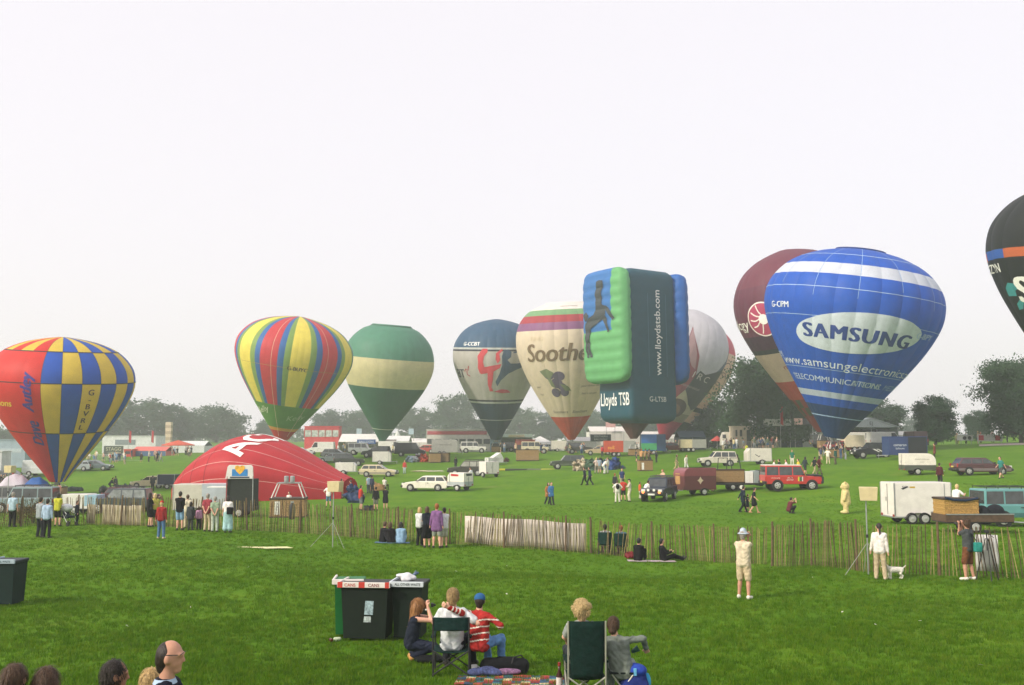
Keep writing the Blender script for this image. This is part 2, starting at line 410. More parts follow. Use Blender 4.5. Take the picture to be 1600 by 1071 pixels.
# ------------------------------------------------------------------ trees
BARK = M((.06, .05, .038), .95, .3, 3)
LEAF = [M((.046, .098, .044), .8, .35, .35, trans=.2, spec=.15), M((.060, .112, .050), .8, .35, .35, trans=.2, spec=.15), M((.040, .090, .046), .8, .35, .35, trans=.2, spec=.15)]  # leaf colours paler and bluer: some distance haze is put into them
def tree_meshes(seed, h, w, leaf=.55, nclump=95, per=60, trunk=.22, gap=.0):
    r = random.Random(seed); q = np.random.default_rng(seed)
    tb = MB(); tr = .028 * h; th = h * trunk
    tb.tube((0, 0, -.3), (0, 0, th), tr * 1.25, tr, 9); tb.tube((0, 0, th), (r.uniform(-.3, .3), r.uniform(-.3, .3), h * .8), tr, tr * .25, 8)
    lobes = []
    for lev, (zz, cnt) in enumerate(((.24, 5), (.42, 7), (.60, 7), (.77, 5))):
        for i in range(cnt):
            a = i * 6.283 / cnt + lev * .7 + r.uniform(-.35, .35); z_ = zz + r.uniform(-.07, .07)
            rad = w * .5 * math.sqrt(max(.08, 1 - ((z_ - .48) / .52) ** 2)) * r.uniform(.50, .80)
            c = Vector((rad * math.cos(a), rad * math.sin(a), z_ * h)); lobes.append((c, r.uniform(.13, .21) * w))
            s0 = Vector((0, 0, r.uniform(.7, 1.3) * th + lev * .1 * h)); mid = s0.lerp(c, .55) + Vector((0, 0, -.03 * h))
            tb.tube(s0, mid, tr * .42, tr * .28, 5, False); tb.tube(mid, c, tr * .28, tr * .1, 5, False)
    lobes.append((Vector((0, 0, h * .88)), w * .19)); lobes.append((Vector((0, 0, h * .6)), w * .24)); lobes.append((Vector((0, 0, h * .38)), w * .24))
    V = []; F = []
    for k in range(nclump):
        c, rad = lobes[k % len(lobes)]
        v = Vector(q.normal(size=3)).normalized(); cc = c + Vector((v.x, v.y, v.z * .8)) * rad * (r.random() ** .4)
        cc.z = max(cc.z, h * .12); cs = rad * r.uniform(.3, .6)
        P = q.normal(size=(per, 3)) * cs * .55 * np.array([1.15, 1.15, .7]) + np.array(cc)
        A = q.normal(size=(per, 3)); A /= np.linalg.norm(A, axis=1)[:, None]; B = np.cross(A, q.normal(size=(per, 3))); B /= np.linalg.norm(B, axis=1)[:, None]
        s = leaf * q.uniform(.5, 1.1, (per, 1)) * .5
        Q = np.stack([P - A * s, P - B * s * .7, P + A * s, P + B * s * .7], 1).reshape(-1, 3); n = len(V)
        V += Q.tolist(); F += [(n + 4 * i, n + 4 * i + 1, n + 4 * i + 2, n + 4 * i + 3) for i in range(per)]
    return tb.mesh(smooth=True), pyd(V, F)
_tv = [tree_meshes(11, 1, .95, .050, 250, 50, .10), tree_meshes(12, 1, 1.05, .050, 260, 50, .08), tree_meshes(13, 1, .8, .046, 240, 50, .09),
       tree_meshes(14, 1, 1.2, .050, 270, 50, .09), tree_meshes(19, 1, .9, .038, 460, 64, .12), tree_meshes(23, 1, 1.1, .035, 540, 68, .10)]
_tw = [float(np.percentile(np.abs(np.array([x.co[0] for x in t_[1].vertices])), 99)) * 2 for t_ in _tv]
def tree(px, d, top, wpx, v, label, name='broadleaf_tree', group=None, leaf=0, base=None):
    """a tree on bearing px at distance d whose crown reaches picture height `top` and spans wpx"""
    p = gd(px, d); ztop = at(px, top, d).z; h = ztop - p.z + .2; w = wpx / FPX * d
    rz = random.uniform(0, 6.28)
    t = thing(name, label, 'tree', p - Vector((0, 0, .2)), rz, group)
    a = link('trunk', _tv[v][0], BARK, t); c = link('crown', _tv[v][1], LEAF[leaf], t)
    wid = _tw[v]
    k = w / wid; hz_ = h / 1.03
    t.scale = (k, k, hz_)
    return t
G = 'hazy trees beyond the field'
for a in [
    (228, 371, 622, 110, 1, 'broad hazy oak right behind the white stands, tallest of the trees beyond the striped tower', 'broadleaf_tree', None, 0),
    (285, 384, 640, 66, 0, 'loose-crowned hazy tree just beside the striped tower', 'broadleaf_tree', None, 2),
    (340, 378, 634, 92, 3, 'wide rounded hazy tree above the red fallen envelope', 'broadleaf_tree', None, 0),
    (172, 405, 655, 60, 2, 'small hazy tree peeping out beside the chequered balloon', 'broadleaf_tree', None, 1),
    (20, 351, 668, 90, 1, 'hazy tree behind the chequered balloon at the edge of the field', 'broadleaf_tree', None, 1),
    (420, 440, 655, 46, 0, 'pale small hazy tree behind the mouth of the striped balloon', 'broadleaf_tree', None, 1),
    (518, 440, 640, 60, 0, 'round pale hazy tree behind the red double-decker stand', 'broadleaf_tree', None, 2),
    (562, 440, 638, 56, 1, 'pale hazy tree between the striped balloon and the green balloon', 'broadleaf_tree', None, 0),
    (652, 440, 634, 62, 2, 'hazy tree just right of the cone of the green balloon', 'broadleaf_tree', None, 0),
    (712, 418, 613, 72, 1, 'tall broad hazy tree above the white two-storey stand', 'broadleaf_tree', None, 2),
    (758, 440, 650, 50, 0, 'low hazy tree behind the navy cone of the dancer balloon', 'broadleaf_tree', None, 1),
    (818, 432, 634, 56, 2, 'hazy tree between the navy cone and the cream balloon', 'broadleaf_tree', None, 0),
    (862, 440, 642, 50, 0, 'thin loose hazy tree showing against sky beside the orange cone', 'broadleaf_tree', None, 2),
    (938, 432, 640, 66, 1, 'hazy tree behind the long white marquee', 'broadleaf_tree', None, 1),
    (1010, 418, 632, 80, 3, 'hazy tree hidden mostly by the box-shaped balloon', 'broadleaf_tree', None, 0),
    (1104, 215, 618, 74, 0, 'dark tree rising beside the red-mouthed balloon', 'broadleaf_tree', None, 2),
    (1206, 172, 548, 140, 5, 'big dark oak behind the grey cabins and the maroon balloon', 'broadleaf_tree', None, 0),
    (1268, 200, 600, 90, 4, 'dark tree between the maroon and blue balloons', 'broadleaf_tree', None, 2),
    (1368, 200, 622, 80, 4, 'dark tree above the gabled marquee', 'broadleaf_tree', None, 0),
    (1431, 391, 650, 50, 0, 'faint pale tree behind the conical dark tree', 'broadleaf_tree', None, 1),
    (1459, 150, 616, 62, 4, 'conical dark tree standing alone by the low white stall', 'broadleaf_tree', None, 0),
    (1526, 190, 640, 40, 4, 'small rounded tree behind the lookout stall', 'broadleaf_tree', None, 2),
    (1592, 135, 554, 118, 5, 'large dark tree under the black balloon at the picture edge', 'broadleaf_tree', None, 2),
]: tree(*a)
# far wood: one hazy mass along the skyline
Vw = []; Fw = []
q = np.random.default_rng(5)
for i in range(1500):
    u = q.uniform(-.85, .85); d = q.uniform(455, 520); x = u * d; y = d; hh = (4.0 + 2.0 * math.sin(u * 23) + 1.5 * math.sin(u * 61 + 1)) * (1.0 if u < .3 else .75)
    zc = g1(x, y) + hh * q.uniform(0, 1) ** .6; s = q.uniform(1.6, 3.2)
    P = q.normal(size=(16, 3)) * s * .5 + np.array([x, y, zc]); P[:, 2] = np.maximum(P[:, 2], g1(x, y) - .2)
    for p in P:
        A = q.normal(size=3); A /= np.linalg.norm(A); B = np.cross(A, q.normal(size=3)); B /= np.linalg.norm(B); n = len(Vw); l = q.uniform(.4, .9)
        Vw += [p - A * l, p - B * l, p + A * l, p + B * l]; Fw.append((n, n + 1, n + 2, n + 3))
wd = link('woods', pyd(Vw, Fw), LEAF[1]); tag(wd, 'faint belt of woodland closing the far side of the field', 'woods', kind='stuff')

# ------------------------------------------------------------------ morning haze
hz = MB().box((0, 250, 21), (1300, 620, 54)).mesh()
hm = bpy.data.materials.new('mat'); hm.use_nodes = True; t = hm.node_tree; t.nodes.clear()
pv = t.nodes.new('ShaderNodeVolumePrincipled'); pv.inputs['Color'].default_value = (.93, .97, 1.0, 1); pv.inputs['Density'].default_value = .0008; pv.inputs['Anisotropy'].default_value = .2
oo = t.nodes.new('ShaderNodeOutputMaterial'); t.links.new(pv.outputs[0], oo.inputs['Volume'])
ho = link('haze', hz, hm); tag(ho, 'thin milky morning haze over the whole field', 'haze', kind='stuff')
# ------------------------------------------------------------------ hot-air balloons
NYL = {}
def nylon(h, tr=.30):
    return M(rgb(h), .55, .07, .9, spec=.3, trans=tr, bump=.5)
PROFILE = [(0, .115), (.06, .20), (.2, .425), (.35, .655), (.48, .835), (.6, .957), (.69, 1.0), (.78, .972), (.86, .86), (.92, .70), (.965, .47), (.99, .22), (1.0, .06)]
def spline(P, n=14):
    P = [P[0]] + list(P) + [P[-1]]; out = []
    for i in range(1, len(P) - 2):
        for k in range(n):
            t = k / n; a, b, c, d = P[i - 1], P[i], P[i + 1], P[i + 2]
            out.append(tuple(.5 * (2 * b[j] + (c[j] - a[j]) * t + (2 * a[j] - 5 * b[j] + 4 * c[j] - d[j]) * t * t + (3 * b[j] - a[j] - 3 * c[j] + d[j]) * t ** 3) for j in (0, 1)))
    return out + [P[-2]]
WICKER = M((.30, .19, .085), .85, .45, 22, bump=.8)
WICKD = M((.17, .11, .055), .85, .45, 22, bump=.8)
LEATHER = M((.05, .03, .02), .7, .2, 8)
def basket_parts(t, w=1.5, d=1.15, h=1.1, frame=True, z0=0.0, uph=.9, mat=None):
    mat = mat or WICKER
    b = MB(); n = 10                                           # woven courses bulge a little
    for k in range(n):
        z = z0 + h * (k + .5) / n; e = .012 if k % 2 else -.012
        b.box((0, 0, z), (w + e, d + e, h / n + .004))
    b.build('wicker_side', mat, t, bevel=.02)
    MB().box((0, 0, z0 + h + .03), (w + .09, d + .09, .1)).build('padded_rim', LEATHER, t, bevel=.035)
    MB().box((0, 0, z0 + .045), (w + .05, d + .05, .09)).build('base_skid', LEATHER, t, bevel=.02)
    if frame:
        for sx in (-1, 1):
            for sy in (-1, 1):
                MB().tube((sx * w * .48, sy * d * .48, z0 + h), (sx * w * .3, sy * d * .36, z0 + h + uph), .035, n=7).build('upright', mat_frame, t)
        MB().path([(-w * .32, -d * .38, z0 + h + uph), (w * .32, -d * .38, z0 + h + uph), (w * .32, d * .38, z0 + h + uph), (-w * .32, d * .38, z0 + h + uph), (-w * .32, -d * .38, z0 + h + uph)], .03).build('burner_frame', STEEL, t)
        for sx in (-1, 1):
            MB().lathe([(.06, 0), (.15, .05), (.15, .38), (.11, .42)], 10, (sx * .19, 0, z0 + h + uph + .02)).build('burner', STEEL, t)
mat_frame = M((.72, .70, .66), .6, .1, 9)

class Balloon:
    def __init__(s, name, label, mouth, top, rpx, d, gores, color, profile=None, bulge=.016, yaw=0.0, bands=None, hem=None, basket=True, wicker=None, topd=None):
        """mouth / top: picture points of the mouth centre and the crown, rpx: largest radius in picture points"""
        A = at(*mouth, d); B = at(*top, topd or d); s.L = (B - A).length; s.Rm = rpx / FPX * d; s.N = gores; s.b = bulge; s.yaw = yaw
        zx = (B - A).normalized(); xx = Vector((1, 0, 0)); yy = zx.cross(xx).normalized(); xx = yy.cross(zx)
        s.ax = Matrix((xx, yy, zx)).transposed(); s.prof = np.array(spline(profile or PROFILE))
        gx, gy = A.x, A.y; gz0 = g1(gx, gy)
        s.root = thing(name, label, 'balloon', (gx, gy, gz0)); s.o = A - Vector((gx, gy, gz0))
        s.bands = sorted(bands or []); s.fac = math.atan2(A.x, A.y)
        s.build(color, hem)
        if basket:
            h = min(1.1, max(.8, s.o.z * .42)); uph = max(.25, min(1.2, s.o.z - h - .5))
            for c in [basket_parts(s.root, 1.7, 1.25, h, True, 0.0, uph, wicker)]: pass
            for k in range(8):
                a = k * math.pi / 4 + .4; m = s.pt(a, 0.0, -.02); f = Vector((math.copysign(.5, math.cos(a)), math.copysign(.42, math.sin(a)), h + uph))
                MB().tube(f, m, .012, n=4).build('suspension_wire', STEEL, s.root)
    def r(s, v): return np.interp(v, s.prof[:, 0], s.prof[:, 1]) * s.Rm
    def pt(s, a, v, off=0.0):
        """surface point; a = 0 faces the viewer, positive to the right"""
        g = (a - s.yaw) * s.N / (2 * math.pi)
        fr = abs(math.sin(math.pi * g)); fade = min(1.0, v / .10) * min(1.0, (1 - v) / .05 + .15)
        r = float(s.r(v)) * (1 + s.b * fade * (fr ** .8 - .65)) + off
        a -= s.fac
        return s.o + s.ax @ Vector((r * math.sin(a), -r * math.cos(a), v * s.L))
    def build(s, color, hem):
        nv = 60; vs = sorted(set([round(i / nv, 4) for i in range(nv + 1)] + [round(.96 + .01 * i, 4) for i in range(5)] + [round(b, 4) for b in s.bands]))
        vs = [v for i, v in enumerate(vs) if v in s.bands or i == 0 or v - vs[i - 1] > .004 or v == 1.0]
        K = 6 if s.N < 40 else 3; step = 2 * math.pi / s.N
        for gidx in range(s.N):
            a0 = s.yaw + gidx * step
            cur = None; start = 0
            cols = [color(gidx, (vs[i] + vs[i + 1]) / 2) for i in range(len(vs) - 1)]
            i = 0
            while i < len(cols):
                j = i
                while j + 1 < len(cols) and cols[j + 1] == cols[i]: j += 1
                V = []; F = []
                for v in vs[i:j + 2]:
                    for k in range(K + 1): V.append(s.pt(a0 + step * k / K, v))
                m = j + 2 - i
                F = [(q * (K + 1) + k, q * (K + 1) + k + 1, (q + 1) * (K + 1) + k + 1, (q + 1) * (K + 1) + k) for q in range(m - 1) for k in range(K)]
                link('gore_panel', pyd(V, F), nylon(cols[i]), s.root, smooth=True)
                i = j + 1
    def warp(s, a0, v0, off=.05, rot=0.0, rref=None):
        """flat metres -> surface: x runs round the envelope, y up along it"""
        rr = rref or float(s.r(v0)); arc = np.concatenate([[0], np.cumsum(np.hypot(np.diff(s.prof[:, 0]) * s.L, np.diff(s.prof[:, 1]) * s.Rm))])
        t0 = float(np.interp(v0, s.prof[:, 0], arc)); c, n = math.cos(rot), math.sin(rot)
        def f(x, y):
            x, y = c * x - n * y, n * x + c * y
            v = float(np.interp(t0 + y, arc, s.prof[:, 0])); return s.pt(a0 + x / rr, v, off)
        return f
    def text(s, txt, a, v, h, hexc, name='lettering', rot=0.0, rref=None, **kw):
        bold = kw.pop('bold', 0); cell = kw.pop('cell', .3); bm = bmesh.new()
        for i, dx in enumerate((0, -1, 1, -.5, .5) if bold > .03 else ((0, -1, 1) if bold else (0,))):   # bold: strokes laid a hair above each other
            w = s.warp(a, v, .06 + .006 * i, rot, rref); me = text_mesh(txt, (lambda x, y: w(x + dx * bold * h * 1.6, y)), h, cell=cell, **kw); bm.from_mesh(me)
        me = bpy.data.meshes.new('m'); bm.to_mesh(me); bm.free()
        return link(name, me, M(rgb(hexc), .7, .05, 3), s.root)
    def decal(s, polys, a, v, hexc, name='emblem', off=.05, rot=0.0, cell=.3):
        return link(name, poly_mesh(polys, s.warp(a, v, off, rot), cell), M(rgb(hexc), .7, .08, 2), s.root)
    def region(s, polys, hexc, name='swirl_panel', off=.04, cell=.12):
        """patch whose outline is given as (angle, height fraction)"""
        return link(name, poly_mesh([[(a, v * 3) for a, v in P] for P in polys], lambda x, y: s.pt(x, y / 3, off), cell), nylon(hexc), s.root)
    def ring(s, v, hexc, w=.1, name='load_tape', a0=-1.7, a1=1.7):
        V = []; F = []; n = 150
        for i in range(n + 1):
            a = a0 + (a1 - a0) * i / n; dv = w / s.L / 2
            V += [s.pt(a, max(0, v - dv), .03), s.pt(a, min(1, v + dv), .03)]
        return link(name, pyd(V, [(2 * i, 2 * i + 2, 2 * i + 3, 2 * i + 1) for i in range(n)]), M(rgb(hexc), .7, .05), s.root)
    def seam(s, gidx, hexc, w=.1, v0=.03, v1=.985):
        a = s.yaw + gidx * 2 * math.pi / s.N; V = []; F = []; n = 70
        for i in range(n + 1):
            v = v0 + (v1 - v0) * i / n; da = w / 2 / max(.3, float(s.r(v)))
            V += [s.pt(a - da, v, .03), s.pt(a + da, v, .03)]
        return link('load_tape', pyd(V, [(2 * i, 2 * i + 1, 2 * i + 3, 2 * i + 2) for i in range(n)]), M(rgb(hexc), .7, .05), s.root)
    def lip(s, hexc='#2a2a2a', r=.13, v=.985, up=.06):
        V = []; F = []; n = 40
        for i in range(n):
            a = i * 2 * math.pi / n; 
            V += [s.pt(a, v, .02), s.pt(a, v, .02) + s.ax @ Vector((0, 0, up * 3))]
        return link('crown_rim', pyd(V, [(2 * i, (2 * i + 2) % (2 * n), (2 * i + 3) % (2 * n), 2 * i + 1) for i in range(n)]), nylon(hexc), s.root)

Bl = {}
# --- chequered yellow / blue with a red quarter
YB, BB, RB = '#e0c64a', '#1f58c0', '#d8322e'
bnds = [.36, .70, .905]
def chk(g, v):
    band = sum(v > b for b in bnds)
    if 16 <= g <= 22:
        if band == 3: return YB if g % 2 else RB
        return YB if g == 16 and band == 2 else RB
    return BB if (g + band) % 2 == 1 else YB
b = Bl['chk'] = Balloon('hot_air_balloon', 'yellow and blue chequered hot-air balloon with a red quarter', (90, 752), (99, 527), 108, 108, 24, chk, bulge=.006, yaw=.0, bands=bnds)
for i, ch in enumerate('G-BVRL'):
    b.text(ch, .39 - .004 * i, .645 - .048 * i, .62, '#3a2a10', bold=.02)
b.text('Dave', -.46, .36, 1.15, '#3b2d86', rot=R(90), shear=.3, stretch=.95, bold=.04); b.text('Autley', -.46, .635, 1.15, '#3b2d86', rot=R(90), shear=.3, stretch=.95, bold=.04)
b.text('balloons', -.98, .56, .75, '#e8c63c', shear=.3, bold=.02)
for gi_ in (23, 0, 1, 2, 3, 4, 5): b.seam(gi_, '#5a4a20', .035)
for v in bnds: b.ring(v, '#26242a', .09)
# --- yellow / red / green / blue stripes
stripes = ['#efdf62', '#efdf62', '#efdf62', '#86a85c', '#3a6fb4', '#cf3f48', '#cf3f48', '#cf3f48', '#3a6fb4', '#86a85c']
def str8(g, v):
    if v < .075: return '#c8382e'
    if v < .10: return '#d99a35'
    if v < .29: return '#5d9440'
    return stripes[(g + 1) % 10]
b = Bl['str'] = Balloon('hot_air_balloon', 'hot-air balloon with vertical yellow, red, blue and green stripes', (440, 686), (469, 495), 91, 148, 60, str8, bulge=.004, yaw=.035, bands=[.075, .10, .29])
b.text('G-BUYC', .07, .60, .55, '#4b3b22', bold=.02)
b.text('Kelly', -.95, .235, 1.0, '#dfe4c8', shear=.35, rot=R(18)); b.text('Kelly', .42, .2, .95, '#9fbf88', shear=.35, rot=R(12))
for k in (5, 56): b.seam(k, '#e9c9b0', .05)
b.ring(.60, '#b9a055', .04)
# --- green and cream
def grc(g, v):
    return '#3c6f58' if v < .475 else ('#d9cfa0' if v < .715 else '#4f8a72')
b = Bl['grn'] = Balloon('hot_air_balloon', 'plain green hot-air balloon with a broad cream belt', (597, 691), (612, 508), 71, 185, 32, grc, bulge=.004, bands=[.475, .715],
    profile=[(0, .05), (.1, .215), (.25, .48), (.40, .74), (.5, .88), (.6, .975), (.68, 1.0), (.76, .975), (.84, .9), (.91, .76), (.96, .60), (.985, .45), (1.0, .42)])
b.ring(.115, '#cfd8c8', .12)
b.lip('#3d5a4c', up=.05)
# --- navy and white with the red dancer
def btc(g, v):
    if v < .31: return '#26475a'
    if v < .325: return '#c8ccc8'
    if v < .34: return '#30323e'
    if v < .735: return '#c4c0b8'
    if v < .75: return '#30323e'
    if v < .765: return '#c8ccc8'
    return '#3a5d7c'
b = Bl['bt'] = Balloon('hot_air_balloon', 'white balloon with navy cap and cone and a red dancing piper', (775, 687), (776, 499), 68, 190, 28, btc, bulge=.010, bands=[.31, .325, .34, .735, .75, .765])
b.text('G-CCBT', -.62, .795, .72, '#eef0f0', bold=.02)
b.text('BT', -1.05, .555, 1.7, '#40424c', bold=.01)
k = .0274
def pp(P): return [((x - 395) * k, (620 - y) * k) for x, y in P]
b.decal([pp(P) for P in ([(290, 470), (320, 470), (322, 490), (300, 520), (292, 560), (258, 560), (255, 520), (275, 490)], [(258, 560), (292, 560), (300, 600), (262, 640), (252, 600)],
    [(262, 600), (300, 595), (410, 572), (400, 600), (360, 625), (300, 640), (268, 645)], [(318, 620), (360, 615), (352, 690), (340, 740), (355, 772), (322, 772), (312, 720)], 
    [(355, 775), (420, 755), (470, 760), (505, 782), (430, 786)], [(375, 500), (412, 470), (418, 480), (396, 505), (402, 545), (385, 570), (372, 540)])], .06, .58, '#c23a44', 'dancer_emblem')
b.decal([pp(P) for P in ([(425, 478), (455, 474), (474, 492), (470, 525), (448, 545), (470, 570), (520, 568), (560, 560), (570, 590), (520, 610), (460, 640), (410, 690), (385, 735), (372, 700), (400, 640), (415, 580), (412, 520)], [(486, 492), (527, 484), (529, 492), (487, 501)])], .06, .58, '#2d4a66', 'dancer_emblem')
b.decal(stroke([(0, 0), (.5, .5), (1.0, .25), (1.3, 1.1)], .22) + stroke([(.7, .2), (.6, -.6), (1.2, -.9)], .2), -.86, .57, '#a8484c')
b.ring(.17, '#b8c4c4', .12)
# --- cream throat-sweet balloon
def soc(g, v):
    if v < .175: return '#c8502e'
    if v < .80: return '#e2d4bc'
    if v < .855: return '#8a5a86'
    if v < .905: return '#a83a44'
    if v < .945: return '#7aa878'
    return '#ece6e0'
b = Bl['soo'] = Balloon('hot_air_balloon', 'cream balloon with large brown script and a red cone', (893, 687), (884, 473), 80, 176, 24, soc, bulge=.017, yaw=.02, bands=[.175, .80, .855, .905, .945],
    profile=[(0, .07), (.09, .24), (.2, .44), (.35, .67), (.48, .84), (.6, .955), (.69, 1.0), (.79, .985), (.87, .90), (.93, .76), (.965, .60), (.99, .42), (1.0, .38)])
b.text('Soothers', -.06, .645, 3.1, '#6e5a3c', shear=.25, stretch=.92, bold=.025)
b.text('TUNES', -.62, .745, .62, '#d8c8a8', bold=.02)
b.text('Soothers', -.42, .215, .55, '#4b4030', shear=.3); b.text('Soothers', .42, .215, .55, '#4b4030', shear=.3)
b.text('your throat never', .62, .40, .40, '#6b6252', shear=.25); b.text('had it so juicy', .62, .345, .40, '#6b6252', shear=.25)
b.text('your', -.90, .40, .45, '#6b6252', shear=.25); b.text('had', -.90, .345, .42, '#6b6252', shear=.25)
b.decal([[(x * 1.6, y * 1.6) for x, y in oval(*q)] for q in ((-.7, .7, .55, .5), (.35, .6, .6, .55), (.0, -.25, .65, .6), (-.35, -1.4, .58, .55), (.75, -1.35, .55, .52), (.55, -.7, .5, .45))], -.30, .44, '#544a62', 'fruit_emblem')
b.decal([[(x * 1.6, y * 1.6) for x, y in P] for P in [[(-1.6, 1.2), (-.8, 1.5), (-.1, 1.0), (-.6, .3), (-1.2, .5)], [(.3, -.3), (1.2, -.6), (1.6, -1.2), (.9, -1.2)], [(-1.0, .4), (-.5, .2), (-.2, -.9), (-.7, -.6)]]], -.30, .44, '#6f7a58', 'fruit_emblem', off=.07)
b.text('SOOTHERS', .1, .968, .42, '#6a6a60')
# --- white airline balloon with swirls
def air(g, v):
    if v < .15: return '#b23a50'
    if v < .22: return '#8f8a68'
    return '#c6c5cd' if v > .4 else '#bdb89c'
b = Bl['air'] = Balloon('hot_air_balloon', 'pale airline balloon with maroon and charcoal swirls behind the box-shaped one', (1037, 686), (1088, 485), 64, 200, 26, air, bulge=.008, bands=[.15, .22, .4])
b.region([[(-1.28, .30), (-0.58, .27), (-0.03, .30), (0.27, .40), (0.40, .52), (0.32, .66), (0.12, .78), (0.00, .86), (-0.04, .74), (-0.18, .68), (-0.58, .86), (-1.28, .8)]], '#8a4450')
b.region([[(0.27, .40), (0.62, .30), (1.02, .26), (1.92, .30), (1.92, .80), (1.52, .78), (1.27, .66), (1.02, .58), (0.67, .54), (0.48, .56), (0.40, .52)]], '#454a4c')
b.region([[(1.92, .80), (1.52, .78), (1.27, .66), (1.02, .58), (1.22, .60), (1.52, .66), (1.92, .70)]], '#6a7490', off=.07)
b.region([[(0.02, .85), (-0.04, .74), (0.02, .66), (0.20, .58), (0.32, .56), (0.24, .68)]], '#a98a90', off=.07)
b.text('A I R C', .46, .52, 1.35, '#cfc8c4', rot=R(-8), stretch=1.05)
b.text('corporation', .42, .43, .6, '#a8a09c', rot=R(-6), shear=.2)
b.decal([oval(0, 0, 1.75, 2.1, tilt=.3)], .24, .255, '#4f3f33', 'portrait_emblem'); b.decal([oval(-.2, -.4, .9, 1.2, tilt=.3)], .24, .255, '#7d6450', 'portrait_emblem', off=.09)
# --- cream and dark balloon hidden behind it
def air2(g, v):
    if v < .17: return '#2f3d38'
    if v < .27: return '#d6bda6'
    if v < .31: return '#33404a'
    return '#dcc4ae' if v < .8 else '#c8556a'
b = Bl['ai2'] = Balloon('hot_air_balloon', 'cream balloon with dark bands showing along the edge of the pale airline balloon', (1051, 687), (1106, 505), 58, 214, 24, air2, bulge=.008, bands=[.17, .27, .31, .8], basket=True)
for q in (-.1, .35, .8): b.decal(stroke([(math.cos(t_) * 1.6, math.sin(t_) * 2.4 + .6 * t_) for t_ in np.linspace(0, 5, 14)], .18), .9 + .1 * q, .45 + .18 * q, '#6d5a50', 'swirl_emblem')
# --- maroon technology balloon
def mar(g, v):
    if v < .10: return '#7c2f2c'
    if v < .20: return ('#3f4d34' if (g + (v > .15)) % 2 else '#7c2f2c')
    if v < .31: return '#a2402f'
    if v < .475: return '#b8a594'
    if v < .50: return '#2c3432'
    if v < .58: return '#46283c'
    return '#6b3348' if v < .84 else '#74384a'
b = Bl['mar'] = Balloon('hot_air_balloon', 'maroon balloon with a cream belt and brick-red cone behind the blue one', (1287, 673), (1224, 391), 94, 146, 26, mar, bulge=.012, yaw=.05, bands=[.10, .15, .20, .31, .475, .50, .58, .84])
b.text('technology', -.90, .655, 1.55, '#e6e0da', align=(1, .5), bold=.01)
b.decal([oval(0, 0, 2.45, 2.45)], -.56, .665, '#a8365a'); b.decal(stroke(oval(0, 0, 2.45, 2.45) + oval(0, 0, 2.45, 2.45)[:1], .2), -.56, .665, '#eadfda', off=.08)
for a_ in (2.0, 2.6, 3.1, 3.6, 4.3): b.decal(stroke([(.3 + math.cos(a_) * r_, math.sin(a_) * r_ + .12 * math.sin(3 * r_)) for r_ in np.linspace(.4, 2.3, 8)], .2), -.56, .665, '#eadfda', off=.08)
b.decal([oval(.25, 0, .75, .75)], -.56, .665, '#f6ecea', off=.11)
b.text('nnouncom', -.10, .40, .8, '#8a4038', rot=R(4), stretch=1.2)
# --- the big blue one
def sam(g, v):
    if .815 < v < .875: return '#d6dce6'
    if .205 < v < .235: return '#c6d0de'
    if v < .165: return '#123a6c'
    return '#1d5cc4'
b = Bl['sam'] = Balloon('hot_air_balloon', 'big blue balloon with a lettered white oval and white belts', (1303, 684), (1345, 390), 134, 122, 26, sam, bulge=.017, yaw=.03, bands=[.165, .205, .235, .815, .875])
b.decal([oval(0, 0, 7.6, 2.55, 60, tilt=.10)], .10, .535, '#c2ccd8', 'white_oval', off=.05)
b.text('SAMSUNG', .10, .53, 1.75, '#1c3c86', bold=.05, stretch=1.02, spacing=1.14)
b.text('G-CIPM', -.92, .645, .72, '#d8e0ee', bold=.02); b.text('G-IBPY', .98, .57, .72, '#9fb4da', bold=.02)
b.text('www.samsungelectronics.com', .16, .375, 1.15, '#cfd9ea', stretch=1.05)
b.text('TELECOMMUNICATIONS', -.20, .295, .78, '#b8c8e4', bold=.01, rref=6.4); b.text('DIGITAL MEDIA', .78, .295, .78, '#8aa6d4', rref=6.4)
b.text('RONICS.COM', -1.25, .40, .8, '#cfd9ea', align=(1, .5))
for k in range(0, 26, 1):
    if k in (0, 2, 4, 22, 24, 6, 20, 8, 18, 10, 16): b.seam(k, '#8fb0dc', .05, .76 if k % 4 else .70, .985)
for v, w_ in ((.93, .07), (.745, .07), (.60, .06), (.345, .06), (.11, .12)): b.ring(v, '#9db8de', w_)
b.lip('#173a7c')
# --- the black one at the edge
def blk(g, v):
    if .615 < v < .655: return ['#cf6a3c', '#cf6a3c', '#2f62b8', '#2f62b8'][(g) % 4]
    if .27 < v < .30: return '#cf6a3c'
    return '#1c2122'
b = Bl['blk'] = Balloon('hot_air_balloon', 'black balloon with an orange and blue belt at the edge of the picture', (1690, 628), (1716, 282), 152, 90, 24, blk, bulge=.014, yaw=.10, bands=[.27, .30, .615, .655])
b.text('SKY', -.66, .475, 2.5, '#e8e8e4', bold=.05, align=(.25, .5))
b.text('G-CZYN', -1.32, .575, .85, '#e4e4e0', bold=.02)
b.decal([[(-1.0, 0), (-.9, .8), (-.3, 1.3), (.4, 1.2), (.9, .7), (.3, .5), (.2, 0)], [(-.4, -1.4), (.3, -1.3), (.9, -.6), (.3, -.4), (-.3, -.8)]], -.96, .45, '#2f8a8e')
b.decal([[(0, 0), (.9, .2), (1, .7), (.2, .5)], [(0, -1), (.9, -.8), (1, -.3), (.2, -.5)]], -.74, .40, '#2f8a8e')
